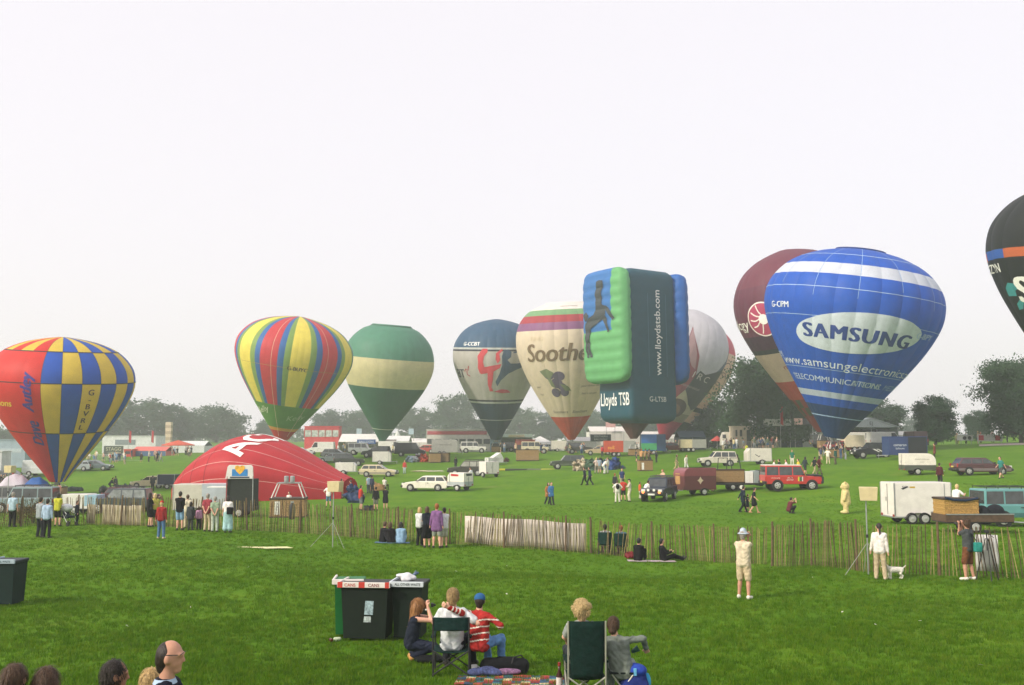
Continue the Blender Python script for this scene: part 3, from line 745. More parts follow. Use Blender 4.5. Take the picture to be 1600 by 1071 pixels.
# ------------------------------------------------------------------ the box-shaped balloon
def pillow(name, mat, root, O, ux, uy, w, h, depth, rows, bul, rnd=.9, inset=0.0, cols_fn=None):
    """a padded slab: ux across, uy up, bulging rows, thickness `depth` along the normal; rounded silhouette"""
    ux, uy = ux.normalized(), uy.normalized(); n = ux.cross(uy).normalized()
    nx, ny = 20, rows * 4; V = []; F = []
    def P(i, j, back, off=0.0):
        x = -1 + 2 * i / nx; y = -1 + 2 * j / ny
        ex = (1 - abs(x) ** 5); ey = (1 - abs(y) ** 7)
        e = max(0, min(ex, 1)) ** .5 * max(0, min(ey, 1)) ** .5
        q = abs(math.sin(math.pi * j / 4)) ** .7
        z = depth * (.06 + .94 * e) * .5 + bul * e * (q - .5)
        k = 1 - .12 * abs(x) ** 6 * abs(y) ** 8; 
        c = 1 - .035 * (1 - e)
        return O + ux * (x * w / 2 * c * k) + uy * (h / 2 + y * h / 2 * c * k) + n * (z + off if not back else -z)
    for back in (0, 1):
        o = len(V); V += [P(i, j, back) for j in range(ny + 1) for i in range(nx + 1)]
        for j in range(ny):
            for i in range(nx):
                f = (o + j * (nx + 1) + i, o + j * (nx + 1) + i + 1, o + (j + 1) * (nx + 1) + i + 1, o + (j + 1) * (nx + 1) + i)
                F.append(f if not back else f[::-1])
    m = (nx + 1) * (ny + 1)
    for i in range(nx):
        F.append((i + 1, i, m + i, m + i + 1)); t_ = ny * (nx + 1); F.append((t_ + i, t_ + i + 1, m + t_ + i + 1, m + t_ + i))
    for j in range(ny):
        a, b_ = j * (nx + 1), (j + 1) * (nx + 1); F.append((a, b_, m + b_, m + a)); a += nx; b_ += nx; F.append((b_, a, m + a, m + b_))
    me = pyd(V, F)
    if isinstance(mat, list):
        for q in mat: me.materials.append(q)
        cent = np.array([[p.center[k] for k in range(3)] for p in me.polygons]) - np.array(O)
        me.polygons.foreach_set('material_index', [cols_fn(float(c @ np.array(ux)), float(c @ np.array(uy))) for c in cent])
        link(name, me, None, root, smooth=True); return P, nx, ny
    link(name, me, mat, root, smooth=True); return P, nx, ny
D_ = 150.0
mouth = at(990, 686, D_); base = Vector((mouth.x, mouth.y, g1(mouth.x, mouth.y)))
T = thing('hot_air_balloon', 'box-shaped blue and green balloon with a rearing black horse', 'balloon', base)
up = Vector((-.012, 0, 1)).normalized()
PXM = FPX / D_
zc = at(990, 662, D_).z - base.z; ztop = at(990, 420, D_).z - base.z
Hh = ztop - zc
yaw = R(-34)
fx = Vector((math.cos(yaw), -math.sin(yaw), 0)); fy = Vector((math.sin(yaw), math.cos(yaw), 0))   # fx: along the broad flank with the web address ; fy: into depth
# spine (dark teal): broad flank faces right-front, narrow front face carries the bank name
TEAL, TGREEN, TBLUE, TSKY = nylon('#1d5466', .25), nylon('#6fb878', .3), nylon('#1f63b4', .25), nylon('#3f7dc4', .3)
def rbox(name, mat, c, w, dpt, z0, z1, ang, r=.7, rows=12, bul=.06, top=1.0, bot=1.0):
    """upright rounded box, seen with one edge towards the viewer"""
    V = []; F = []; nr = rows * 4
    out = []
    for k in range(4):
        sx, sy = ((1, 1), (-1, 1), (-1, -1), (1, -1))[k]
        for i in range(5):
            a = k * math.pi / 2 + i * math.pi / 8; out.append((sx * (w / 2 - r) + r * math.cos(a), sy * (dpt / 2 - r) + r * math.sin(a)))
        nxt = ((-1, 1), (-1, -1), (1, -1), (1, 1))[k]
    poly = []
    for i in range(len(out)):
        a, b_ = Vector(out[i]), Vector(out[(i + 1) % len(out)]); m_ = 6 if (b_ - a).length > 1.5 else 1
        for q in range(m_): poly.append(a.lerp(b_, q / m_))
    n = len(poly); ca, sa = math.cos(ang), math.sin(ang)
    rr = 1.7
    for j in range(nr + 1):
        t_ = j / nr; z = z0 + (z1 - z0) * t_
        e0 = min(1, (t_ * (z1 - z0)) / rr); e1 = min(1, ((1 - t_) * (z1 - z0)) / rr)
        k = 1 - .26 * bot * (1 - math.sqrt(max(0, 1 - (1 - e0) ** 2))) - .16 * top * (1 - math.sqrt(max(0, 1 - (1 - e1) ** 2)))
        k *= 1 + bul * (abs(math.sin(math.pi * j / 4)) ** .7 - .6) * .35
        for p in poly:
            x, y = p.x * k, p.y * k; V.append(c + Vector((x * ca + y * sa, -x * sa + y * ca, 0)) + up * z)
    F = [(j * n + i, j * n + (i + 1) % n, (j + 1) * n + (i + 1) % n, (j + 1) * n + i) for j in range(nr) for i in range(n)]
    F += [tuple(range(n - 1, -1, -1)), tuple(range(nr * n, nr * n + n))]
    return link(name, pyd(V, F), mat, T, smooth=True)
# local frame: x' = flank direction, y' = depth. Flank (normal -y') faces the viewer's right-front.
c0 = Vector(((1000 - 990) / PXM, 1.0, 0))
rbox('spine', TEAL, c0, 9.3, 7.7, zc, ztop - .1, yaw, bul=.03)
ca, sa = math.cos(yaw), math.sin(yaw)
def loc(x, y, z): return c0 + Vector((x * ca + y * sa, -x * sa + y * ca, 0)) + up * z
# padded end panels stand proud of both narrow ends of the spine
zz0 = zc + 5.6
def end_panel(name, side, mat, fn=None):
    w = 10.2; dep = 2.6; O = loc(side * (10.8 / 2 + .4), 0, zz0)
    ux = Vector((sa, ca, 0)) * side
    return pillow(name, mat, T, O, ux, up, w, ztop - zz0 + .25, dep, 11, .2, cols_fn=fn)
PF, pnx, pny = end_panel('horse_panel', -1, [TGREEN, TSKY], lambda x, y: 1 if (y > 8.0 and x < 2.6) else 0)
end_panel('back_panel', 1, TBLUE)
# web address running up the flank, registration, bank name
fl = lambda z0, off=.12, xo=0.0: (lambda x, y: loc(x + xo, -7.7 / 2 - off, z0 + y))
MW = M((.78, .80, .80), .7, .05)
link('lettering', text_mesh('www.lloydstsb.com', lambda x, y: loc(x + .7, -7.7 / 2 - .14, zc + 13.6 + y), 1.15, vertical=True, bold=.012), MW, T)
link('lettering', text_mesh('G-LTSB', lambda x, y: loc(x + .5, -7.7 / 2 - .1, zc + 3.6 + y), .75), MW, T)
link('lettering', text_mesh('Lloyds TSB', lambda x, y: loc(-9.3 / 2 - .12, .0 - x * .94 - .25, zc + 3.6 + y), 1.9, stretch=.58, bold=.01), MW, T)
MB().add([loc(x, -7.7 / 2 - .08, zc + z) for x, z in ((-1.1, 7), (-1.0, 7), (-1.0, 19.5), (-1.1, 19.5))], [(0, 1, 2, 3)]).build('load_tape', M(rgb('#3f6f82')), T)
MB().add([loc(x, -7.7 / 2 - .08, zc + z) for x, z in ((2.5, 7), (2.6, 7), (2.6, 19.5), (2.5, 19.5))], [(0, 1, 2, 3)]).build('load_tape', M(rgb('#3f6f82')), T)
# rearing horse on the padded panel: outline in metres
H = lambda P: [((x - 120) * .075, (400 - y) * .075 * .52) for x, y in P]
horse = [H(P) for P in ([(128, 200), (140, 195), (156, 200), (158, 222), (150, 260), (152, 320), (165, 345), (168, 375), (150, 400), (122, 425), (100, 440), (84, 460), (72, 440), (72, 410), (90, 385), (115, 370), (125, 330), (122, 270)],
    [(150, 325), (172, 335), (190, 365), (203, 400), (196, 412), (186, 392), (170, 360)], [(155, 370), (168, 385), (176, 430), (182, 468), (174, 470), (166, 430), (152, 400)],
    [(74, 430), (88, 440), (84, 480), (82, 540), (90, 590), (80, 588), (72, 540), (70, 480)], [(84, 450), (98, 440), (92, 500), (98, 560), (108, 588), (96, 588), (86, 555)], [(72, 400), (60, 365), (76, 350), (90, 370), (84, 392)])]
nrm = Vector((ca, -sa, 0)) * -1
link('horse_emblem', poly_mesh(horse, lambda x, y: PF(pnx * (.40 + x * .068), pny * (.55 + y * .042), 0, .12), .4), M((.035, .045, .05), .7, .1), T)
# cone and mouth below
cone = MB(); 
for k in range(10):
    a0, a1 = k * math.tau / 10, (k + 1) * math.tau / 10; m0 = Vector((0, 0, mouth.z - base.z)); r0, r1 = .5, 2.6; zt = zc + .6
    cone.add([m0 + Vector((r0 * math.cos(a), r0 * math.sin(a), 0)) for a in (a0, a1)] + [Vector((c0.x * .3 + r1 * math.cos(a), .6 + r1 * math.sin(a), zt)) for a in (a1, a0)], [(0, 1, 2, 3)])
cone.build('mouth_cone', nylon('#5a3c36', .2), T)
basket_parts(T, 1.7, 1.25, .95, True, 0, .7)
# ------------------------------------------------------------------ vehicles (x forward, y to the near side, z up)
_wh = {}
def wheel(t, x, y, r, w=.2, rimc=None, side=1, spokes=True):
    k = (r, w, side, spokes)
    if k in _wh:
        e = _wh[k].copy(); COL.objects.link(e); e.parent = t; e.location = (x, y, r)
        for ch in _wh[k].children:
            c = ch.copy(); COL.objects.link(c); c.parent = e
            if c.name.startswith('rim') and rimc: c.material_slots[0].link = 'OBJECT'; c.material_slots[0].material = rimc
        return
    e = link('wheel', MB().lathe([(r * .62, -w / 2), (r * .94, -w / 2), (r, -w / 4), (r, w / 4), (r * .94, w / 2), (r * .62, w / 2)], 22, axis='y').mesh(smooth=False), RUBBER, t, (x, y, r))
    MB().lathe([(r * .64, -.03), (r * .62, .02), (r * .5, .0), (r * .2, .03), (r * .12, .04)] if side > 0 else [(r * .12, -.04), (r * .2, -.03), (r * .5, 0), (r * .62, -.02), (r * .64, .03)], 18, (0, side * (w * .5 + .012), 0), axis='y').build('rim', ALLOY, e, smooth=True)
    if spokes:
        hb = MB()
        for k in range(5):
            a = k * math.tau / 5; hb.box((math.cos(a) * r * .4, side * (w * .5 + .045), math.sin(a) * r * .4), (r * .16, .012, r * .16))
        hb.build('wheel_slot', BLACKP, e)
    _wh[k] = e
def lerp(a, b, t): return a + (b - a) * t
CARS = {
 # bottom/top outline of the lower body, cabin (x at belt rear, front; x at roof rear, front), belt z, roof z, width, wheels
 'estate': dict(L=4.5, W=1.72, body=[(-2.22, .32), (-2.25, .62), (-2.18, .92), (1.02, .90), (1.75, .82), (2.15, .68), (2.22, .5), (2.18, .26), (-2.0, .24)], belt=.90, roof=1.42, cab=(-2.12, 1.02, -1.72, .18), wb=(-1.32, 1.36), r=.31, split=(-1.05, -.15)),
 'fourbyfour': dict(L=4.5, W=1.8, body=[(-2.2, .45), (-2.22, .8), (-2.2, 1.10), (.85, 1.08), (1.72, 1.02), (2.1, .95), (2.2, .75), (2.18, .42), (-2.1, .40)], belt=1.08, roof=1.78, cab=(-2.16, .92, -2.0, .30), wb=(-1.3, 1.35), r=.37, split=(-1.15, -.3)),
 'boxy': dict(L=4.6, W=1.79, body=[(-2.3, .52), (-2.3, 1.18), (.95, 1.18), (1.05, 1.14), (2.18, 1.10), (2.25, .98), (2.25, .5), (-2.2, .5)], belt=1.16, roof=1.98, cab=(-2.28, 1.0, -2.24, .62), wb=(-1.35, 1.42), r=.40, split=(-1.2, -.1)),
 'van': dict(L=4.9, W=1.95, body=[(-2.42, .35), (-2.45, 1.2), (1.5, 1.18), (2.0, 1.0), (2.4, .85), (2.42, .35)], belt=1.17, roof=2.15, cab=(-2.42, 1.55, -2.36, .95), wb=(-1.4, 1.5), r=.33, split=(-.9, .35)),
 'pickup': dict(L=4.8, W=1.78, body=[(-2.4, .5), (-2.4, 1.05), (.95, 1.05), (1.85, .98), (2.25, .9), (2.35, .7), (2.32, .45), (-2.3, .45)], belt=1.04, roof=1.72, cab=(-2.35, 1.0, -2.15, .35), wb=(-1.45, 1.5), r=.37, split=(-1.1, -.2)),
}
def car(kind, label, cat, p, heading, color, group=None, name='parked_car', glass=None, roofc=None, lower=None, rack=False, spare=False, lights=False, trim=None, rims=None, snorkel=False):
    """heading: 0 = nose to the right of the picture, 90 = nose away"""
    c = CARS[kind]; t = thing(name, label, cat, p, R(heading), group); W = c['W']; mat = paint(color); gl = glass or GLASS
    MB().prism(c['body'], -W / 2, W / 2).build('body', mat, t, bevel=.07, smooth=False, seg=3)
    if lower: MB().box((0, 0, c['body'][0][1] + .13), (c['L'] * .985, W + .012, .22)).build('lower_trim', paint(lower), t, bevel=.03)
    b0, b1, r0, r1 = c['cab']; zb, zr = c['belt'], c['roof']; wb_, wr = W / 2 - .05, W / 2 - .16 if kind not in ('boxy', 'van') else W / 2 - .09
    V = [(b0, -wb_, zb - .05), (b1, -wb_, zb - .05), (b1, wb_, zb - .05), (b0, wb_, zb - .05), (r0, -wr, zr), (r1, -wr, zr), (r1, wr, zr), (r0, wr, zr)]
    MB().add(V, [(3, 2, 1, 0), (4, 5, 6, 7), (0, 1, 5, 4), (1, 2, 6, 5), (2, 3, 7, 6), (3, 0, 4, 7)]).build('cabin', mat, t, bevel=.07, seg=3)
    if roofc: MB().box(((r0 + r1) / 2, 0, zr + .015), (r1 - r0 - .04, 2 * wr - .06, .09)).build('roof', paint(roofc), t, bevel=.03)
    # panes lie 4 mm proud of the cabin sides, windscreen and tail
    def side(x0, x1, s, z0=None, z1=None):
        z0 = zb + .05 if z0 is None else z0; z1 = zr - .11 if z1 is None else z1; P = []
        for x, z in ((x0, z0), (x1, z0), (x1, z1), (x0, z1)):
            k = (z - zb + .05) / (zr - zb + .05); lo = lerp(b0, r0, k) + .09; hi = lerp(b1, r1, k) - .09
            P.append((min(max(x, lo), hi), s * (lerp(wb_, wr, k) + .006), z))
        quad('side_window', P if s < 0 else P[::-1], gl, t, .004)
    cuts = [b0 - .1] + list(c['split']) + [b1 + .1]
    for s in (-1, 1):
        if kind == 'van': cuts = [c['split'][1] + .02, b1 + .1]
        for i in range(len(cuts) - 1): side(cuts[i] + .045, cuts[i + 1] - .045, s)
    def endp(bx, rx, sgn, nm):
        P = []
        for z, k in ((zb + .06, None), (zr - .1, None)):
            q = (z - zb + .05) / (zr - zb + .05); x = lerp(bx, rx, q) + sgn * .006; w = lerp(wb_, wr, q) - .1
            P += [(x, -w, z), (x, w, z)]
        P = [P[0], P[1], P[3], P[2]]
        quad(nm, P if sgn > 0 else P[::-1], gl, t, .004)
    endp(b1, r1, 1, 'windscreen')
    if kind != 'van': endp(b0, r0, -1, 'rear_window')
    for x in c['wb']:
        for s in (-1, 1):
            MB().lathe([(c['r'] * 1.18, -.04), (c['r'] * 1.18, .01)], 22, (x, s * (W / 2 - .005), c['r'] * 1.02), axis='y').build('wheel_arch', BLACKP, t)
            wheel(t, x, s * (W / 2 - .07), c['r'], .21, rims, s)
    fx = max(x for x, z in c['body']); bx = min(x for x, z in c['body']); zh = .68 if kind == 'estate' else .84
    tr = M(rgb(trim), .6, .1) if trim else BLACKP
    for nm, x in (('front_bumper', fx), ('rear_bumper', bx)):
        MB().box((x, 0, c['body'][0][1] + .12), (.2, W + .04, .2)).build(nm, tr, t, bevel=.04)
    MB().box((fx - .02, 0, zh), (.1, W * .5, .17)).build('grille', BLACKP, t, bevel=.015)
    for s in (-1, 1):
        MB().box((fx - .04, s * W * .36, zh), (.12, .3, .17)).build('headlight', M((.7, .7, .68), .15, 0, spec=.8), t, bevel=.03)
        MB().box((bx + .03, s * W * .44, zh + .12), (.1, .16, .3)).build('tail_light', M((.30, .02, .02), .3, 0), t, bevel=.02)
        MB().box((b1 - .25, s * (W / 2 + .08), zb + .1), (.1, .18, .13)).build('wing_mirror', BLACKP, t, bevel=.03)
    quad('number_plate', [(fx + .115, -.26, .5), (fx + .115, .26, .5), (fx + .115, .26, .62), (fx + .115, -.26, .62)], M((.7, .7, .66), .6), t)
    quad('number_plate', [(bx - .115, .26, .62), (bx - .115, -.26, .62), (bx - .115, -.26, .74), (bx - .115, .26, .74)], M((.6, .5, .1), .6), t)
    for s in (-1, 1):
        for xs in c['split'][1:]:
            MB().box((xs, s * (W / 2 + .004), (zb + c['body'][0][1]) / 2 + .08), (.014, .01, zb - c['body'][0][1] - .25)).build('door_gap', BLACKP, t)
            MB().box((xs - .18, s * (W / 2 + .012), zb - .14), (.16, .03, .04)).build('door_handle', BLACKP, t)
    if rack:
        rk = MB()
        for s in (-1, 1): rk.tube((r0 + .1, s * wr * .85, zr + .12), (r1 - .1, s * wr * .85, zr + .12), .022)
        for i in range(5): x = lerp(r0 + .15, r1 - .15, i / 4); rk.tube((x, -wr * .85, zr + .12), (x, wr * .85, zr + .12), .018); rk.tube((x, wr * .85, zr - .02), (x, wr * .85, zr + .12), .018); rk.tube((x, -wr * .85, zr - .02), (x, -wr * .85, zr + .12), .018)
        rk.build('roof_rack', BLACKP, t)
    if spare:
        MB().lathe([(.1, -.09), (.36, -.09), (.38, 0), (.36, .09), (.1, .09)], 20).build('spare_wheel', RUBBER, t).matrix_local = Matrix.Translation((bx - .13, 0, 1.08)) @ Matrix.Rotation(R(90), 4, 'Y')
    if lights:
        for s in (-1, 1):
            MB().lathe([(.02, -.05), (.1, -.02), (.1, .02)], 12, (0, 0, 0)).build('driving_lamp', M((.8, .25, .1), .2, 0, emit=(1, .25, .06, 2.0)), t, loc=(0, 0, 0)).matrix_local = Matrix.Translation((fx + .13, s * .62, .72)) @ Matrix.Rotation(R(90), 4, 'Y')
            MB().lathe([(.02, -.05), (.1, -.02), (.1, .02)], 12, (0, 0, 0)).build('spot_lamp', M((.75, .75, .72), .15, 0), t).matrix_local = Matrix.Translation((fx + .15, s * .22, .88)) @ Matrix.Rotation(R(90), 4, 'Y')
    return t
def trailer(label, p, heading, color, L=2.6, W=1.5, H=1.5, z0=.48, axles=1, top=None, slope=0.0, lid=0.0, name='box_trailer', group=None, rear=None, frame=True, roundf=0.0, band=None, r=.30):
    """x forward (drawbar end)"""
    t = thing(name, label, 'trailer', p, R(heading), group); mat = paint(color)
    prof = [(-L / 2, z0), (-L / 2, z0 + H), (L / 2 - slope, z0 + H), (L / 2, z0 + H - slope * 1.3), (L / 2, z0)]
    if roundf: prof = [(-L / 2, z0), (-L / 2, z0 + H)] + [(L / 2 - roundf + roundf * math.sin(a), z0 + H - roundf + roundf * math.cos(a)) for a in np.linspace(0, math.pi / 2, 7)] + [(L / 2, z0)]
    hh = H
    if lid:
        k = .45; hh = H * k
        MB().prism([(-L / 2, z0), (-L / 2, z0 + hh), (L / 2, z0 + hh), (L / 2, z0)], -W / 2, W / 2).build('body', mat, t, bevel=.03)
        l = MB().prism([(-L, 0), (-L, H * (1 - k)), (0, H * (1 - k)), (0, 0)], -W / 2, W / 2).build('lid', mat, t, bevel=.04)
        l.location = (L / 2, 0, z0 + hh + .02); l.rotation_euler = (0, R(lid), 0)
    else: MB().prism(prof, -W / 2, W / 2).build('body', mat, t, bevel=.035)
    if band:
        MB().box((0, 0, z0 + H * .16), (L + .01, W + .012, H * .3)).build('lower_panel', paint(band), t)
    if top: MB().prism([(a + (.012 if a > 0 else -.012), max(z, z0 + H * .62)) for a, z in prof], -W / 2 - .012, W / 2 + .012).build('top_cover', paint(top), t, bevel=.03)
    if frame:
        for x in (-L / 2, L / 2 - slope - (roundf or 0) * .3):
            for s in (-1, 1): MB().box((x, s * W / 2, z0 + hh / 2), (.05, .05, hh * .97 if not roundf else hh * .7)).build('edge_rail', STEEL, t)
        MB().box((0, 0, z0 - .03), (L + .05, W + .05, .08)).build('chassis', STEEL, t, bevel=.015)
    xs = [-.1 * L] if axles == 1 else [-.1 * L - .36, -.1 * L + .36]
    for x in xs:
        for s in (-1, 1):
            wheel(t, x, s * (W / 2 + .02), r, .17, None, s, spokes=False)
    for s in (-1, 1):
        x0, x1 = min(xs) - .42, max(xs) + .42
        MB().add([(x0 + (x1 - x0) * i / 8, s * (W / 2 - .02 + .22 * e), r * (1.0 + .95 * math.sin(math.pi * i / 8) ** .45)) for i in range(9) for e in (0, 1)], [(2 * i, 2 * i + 2, 2 * i + 3, 2 * i + 1) for i in range(8)]).build('mudguard', BLACKP, t)
        MB().box((-L / 2 - .02, s * W * .42, z0 + .06), (.05, .16, .12)).build('tail_light', M((.30, .02, .02), .3, 0), t, bevel=.01)
    MB().tube((L / 2 - .1, 0, z0 - .02), (L / 2 + 1.0, 0, z0 - .08), .04, n=6).tube((L / 2, W * .35, z0 - .02), (L / 2 + .9, 0, z0 - .06), .03, n=5).tube((L / 2, -W * .35, z0 - .02), (L / 2 + .9, 0, z0 - .06), .03, n=5).build('drawbar', STEEL, t)
    MB().tube((L / 2 + .8, .06, 0.02), (L / 2 + .8, .06, z0 + .12), .03, n=7).build('jockey_leg', STEEL, t)
    MB().box((-L / 2 - .012, 0, z0 + hh * .5), (.02, .02, hh * .9)).build('door_gap', BLACKP, t); MB().box((-L / 2 - .025, .14, z0 + hh * .5), (.03, .05, .22)).build('door_handle', STEEL, t)
    t['W'] = W; t['L'] = L; t['z0'] = z0; t['H'] = H
    return t
def near_print(t, txt, x, z, h, hexc, W, bold=0.0, shear=0.0, s=-1):
    """lettering on the flank (s = -1: the flank at -y)"""
    return link('lettering', text_mesh(txt, (lambda u, v: (x - s * -u if s < 0 else x - u, s * (W / 2 + .012), z + v)), h, shear=shear, bold=bold), M(rgb(hexc), .6, .05), t)
def near_patch(t, P, hexc, W, s=-1, off=.010, name='emblem'):
    return link(name, pyd([(x, s * (W / 2 + off), z) for x, z in P], [tuple(range(len(P)))]), M(rgb(hexc), .6, .05), t)

# --- the cars and trailers, nearest side of the field first
def C(px, py): return gp(px, py)
t = trailer('large white twin-axle box trailer parked just beyond the fence', C(1432, 818), 4, '#e2ddd8', L=3.15, W=1.7, H=1.82, z0=.42, axles=2, slope=0.0, r=.32)
near_patch(t, [(-1.2, 1.93), (-.85, 2.05), (-.78, 2.0), (-1.1, 1.86)], '#2c3038', 1.7); near_print(t, 'DGF', -1.02, 2.02, .09, '#2c3038', 1.7); near_patch(t, [(-.72, 1.95), (-.42, 1.95), (-.42, 2.03), (-.72, 2.03)], '#c0a030', 1.7)
MB().box((1.2, -.86, 1.3), (.03, .02, 1.75)).build('edge_rail', STEEL, t)
t = thing('flat_trailer', 'low brown open trailer carrying a golden wicker basket', 'trailer', C(1520, 832), R(3))
MB().box((0, 0, .55), (3.3, 1.5, .1)).build('deck', BLACKP, t); 
for s in (-1, 1):
    MB().box((0, s * .76, .72), (3.3, .04, .34)).build('side_board', M((.09, .055, .035), .8, .3, 5), t); MB().box((0, s * .77, .91), (3.32, .06, .05)).build('top_rail', STEEL, t)
for x in (-1.65, 1.65): MB().box((x, 0, .72), (.04, 1.5, .34)).build('end_board', M((.09, .055, .035), .8, .3, 5), t)
for s in (-1, 1): wheel(t, -.2, s * .62, .3, .17, None, s, False)
MB().tube((1.65, 0, .5), (2.9, 0, .42), .04).build('drawbar', STEEL, t)
pb = t.location
bk_ = thing('wicker_basket', 'golden wicker basket with a padded blue rim riding on the brown trailer', 'basket', pb + Vector((-.75, .05, .60)), R(3))
basket_parts(bk_, 1.7, 1.15, 1.0, False, 0, mat=M((.42, .25, .07), .85, .4, 20, bump=.8)); 
MB().path([(-.8, -.6, 1.08), (-.4, -.62, .98), (.2, -.62, .95), (.8, -.6, 1.05)], .06).build('blue_padding', fab('#23324a'), bk_)
for q in ((.35, 0, .25, .30, .42), (1.0, .05, .2, .42, .36)):
    o_ = link('gear_bag', sdf_mesh([('e', (0, 0, q[3] * .9), (q[3], .4, q[4])), ('e', (.1, 0, .2), (q[3] * 1.05, .42, .24))], .05), fab('#1c1f26'), None, pb + Vector((q[0] + .15, q[1], .60)))
    tag(o_, 'black kit bag on the brown trailer, beside the wicker basket' if q[0] < .5 else 'black kit bag on the brown trailer, at its tow-bar end', 'bag')
car('boxy', 'pale teal off-road car behind the golden basket at the picture edge', 'car', C(1592, 822), 4, '#5f9698', lower='#3e6a6c', rack=True, spare=True)
car('boxy', 'red four-by-four with a white roof and a round rainbow emblem on its door', 'car', C(1236, 766), 2, '#b8302c', roofc='#dcd8d0', name='parked_car', rims=M((.7, .69, .66), .5, .05))
t = [o for o in COL.objects if o.get('label', '').startswith('red four-by-four')][0]
for i, hc in enumerate(('#d8c83c', '#3c8a50', '#262a30', '#d0d0c8', '#b03a48')):
    near_patch(t, [(.30 + i * .1, .75), (.40 + i * .1, .72), (.42 + i * .1, 1.05), (.36 + i * .1, 1.12), (.30 + i * .1, 1.02)], hc, 1.79)
near_print(t, 'Media', -.35, 1.02, .12, '#e8e0d8', 1.79); near_print(t, 'Services', -.35, .86, .12, '#e8e0d8', 1.79); near_print(t, 'BALLOON', -1.5, 1.0, .11, '#e8c8c0', 1.79)
link('lettering', text_mesh('CHASE', lambda x, y: (-.8 + x, -.62, 2.05 + y * .3), .14), M((.3, .25, .08)), t)
MB().box((1.95, 0, 1.18), (.7, 1.84, .12)).build('bonnet_cover', BLACKP, t, bevel=.03); MB().box((2.3, 0, .85), (.16, 1.86, .5)).build('bull_bar', BLACKP, t, bevel=.04)
# basket trailer behind it
t = thing('basket_trailer', 'long open trailer loaded with a wicker basket and white boxes, hitched behind the red car', 'trailer', C(1152, 766), R(2))
MB().box((0, 0, .52), (4.1, 1.6, .14)).build('deck', BLACKP, t, bevel=.02)
for x in (-.55, .15):
    for s in (-1, 1): wheel(t, x, s * .72, .27, .16, M((.75, .74, .7), .5, .05), s, False)
MB().tube((2.0, 0, .5), (3.0, 0, .45), .04).build('drawbar', STEEL, t)
MB().box((1.45, -.1, 1.1), (.42, 1.3, 1.0)).build('locker', paint('#8f9a9c'), t, bevel=.02); MB().box((1.85, 0, 1.0), (.3, 1.2, 1.3)).build('spare_rack', BLACKP, t, bevel=.02)
bk_ = thing('wicker_basket', 'long wicker basket with tall black uprights on the open trailer', 'basket', t.location + Vector((-.75, 0, .60)), R(2))
basket_parts(bk_, 2.4, 1.35, 1.05, False, mat=WICKER)
for x in (-.95, -.2, .25, 1.0): MB().tube((x, -.4, 1.1), (x + (.12 if x < 0 else -.12), -.25, 2.05), .035, n=6).build('upright', BLACKP, bk_)
MB().path([(-.8, -.25, 2.05), (-.05, -.25, 2.05)], .03).path([(.15, -.25, 2.05), (.9, -.25, 2.05)], .03).build('burner_frame', BLACKP, bk_)
for k, x in enumerate((.68, 1.02)):
    o_ = MB().box((0, 0, .47), (.33, 1.2, .94)).build('white_box', WHITEP, None, bevel=.015); o_.location = t.location + Vector((x, .0, .60)); o_.rotation_euler.z = R(2)
    tag(o_, 'tall white box standing against the wicker basket on the trailer' if k == 0 else 'tall white box next to the grey locker on the trailer', 'box')
# navy pick-up with maroon trailer
car('pickup', 'dark navy pick-up facing us with its fog lamps lit', 'car', C(1030, 782), -112, '#1d2734', lights=True, rack=True, snorkel=True)
t = trailer('maroon rounded horse-box trailer with a pale crest behind the navy pick-up', C(1086, 774), 200, '#5a2a30', L=2.9, W=1.75, H=1.75, z0=.45, axles=1, roundf=.55, frame=False, top='#7c3d44')
for dx in (0,): near_patch(t, [(x, 1.2 + z) for x, z in ((0, .32), (.12, .1), (.28, 0), (.12, -.1), (0, -.32), (-.12, -.1), (-.28, 0), (-.12, .1))], '#c8b89a', 1.75, s=1)
link('hatch', pyd([(1.46, y, z) for y, z in ((-.55, .9), (.2, .9), (.2, 1.75), (-.55, 1.75))], [(0, 1, 2, 3)]), M(rgb('#b08858'), .7), t)
# silver, green and white cars in mid field
car('fourbyfour', 'silver off-road car with a spare wheel on its tail, ahead of a white trailer', 'car', C(1121, 729), 183, '#c9c3b4', spare=True, rims=None)
t = trailer('white box trailer with a black tick mark behind the silver car', C(1184, 726), 183, '#d4cec4', L=2.9, W=1.6, H=1.5, z0=.42, axles=1, slope=.35)
near_patch(t, [(-.1, 1.0), (.1, .9), (.55, 1.15), (.5, 1.22), (.1, .99), (-.05, 1.07)], '#22262c', 1.6, s=1)
car('fourbyfour', 'dark green off-road car with its tailgate towards the basket', 'car', C(887, 733), 182, '#3a4438', lower='#55604e')
car('estate', 'white estate car parked in mid field, hitched to a white trailer', 'car', C(666, 767), 172, '#e4dfd2')
t = trailer('small white trailer with red and black signs, hitched to the white estate car', C(719, 767), 150, '#e6e0d6', L=1.9, W=1.55, H=1.2, z0=.5, axles=1, slope=.25, band='#a8b0b2')
near_patch(t, [(-.3, 1.38), (.55, 1.38), (.55, 1.62), (-.3, 1.55)], '#b83038', 1.55, s=1)
link('emblem', pyd([(-.965, y, z) for y, z in ((-.55, 1.42), (.4, 1.4), (.5, 1.62), (-.55, 1.62))], [(3, 2, 1, 0)]), M(rgb('#30343a')), t)
car('estate', 'cream off-road estate with a black front grille in mid field', 'car', C(592, 745), -6, '#c8bc9c', lower='#8e8878')
trailer('white box trailer behind the cream estate', C(597, 726), 0, '#cfccc6', L=2.7, W=1.5, H=1.45, z0=.45, slope=.3)
trailer('low white trailer cover right behind the tip of the red envelope', C(541, 742), 0, '#d8d4ce', L=2.6, W=1.5, H=1.1, z0=.45, slope=.3)
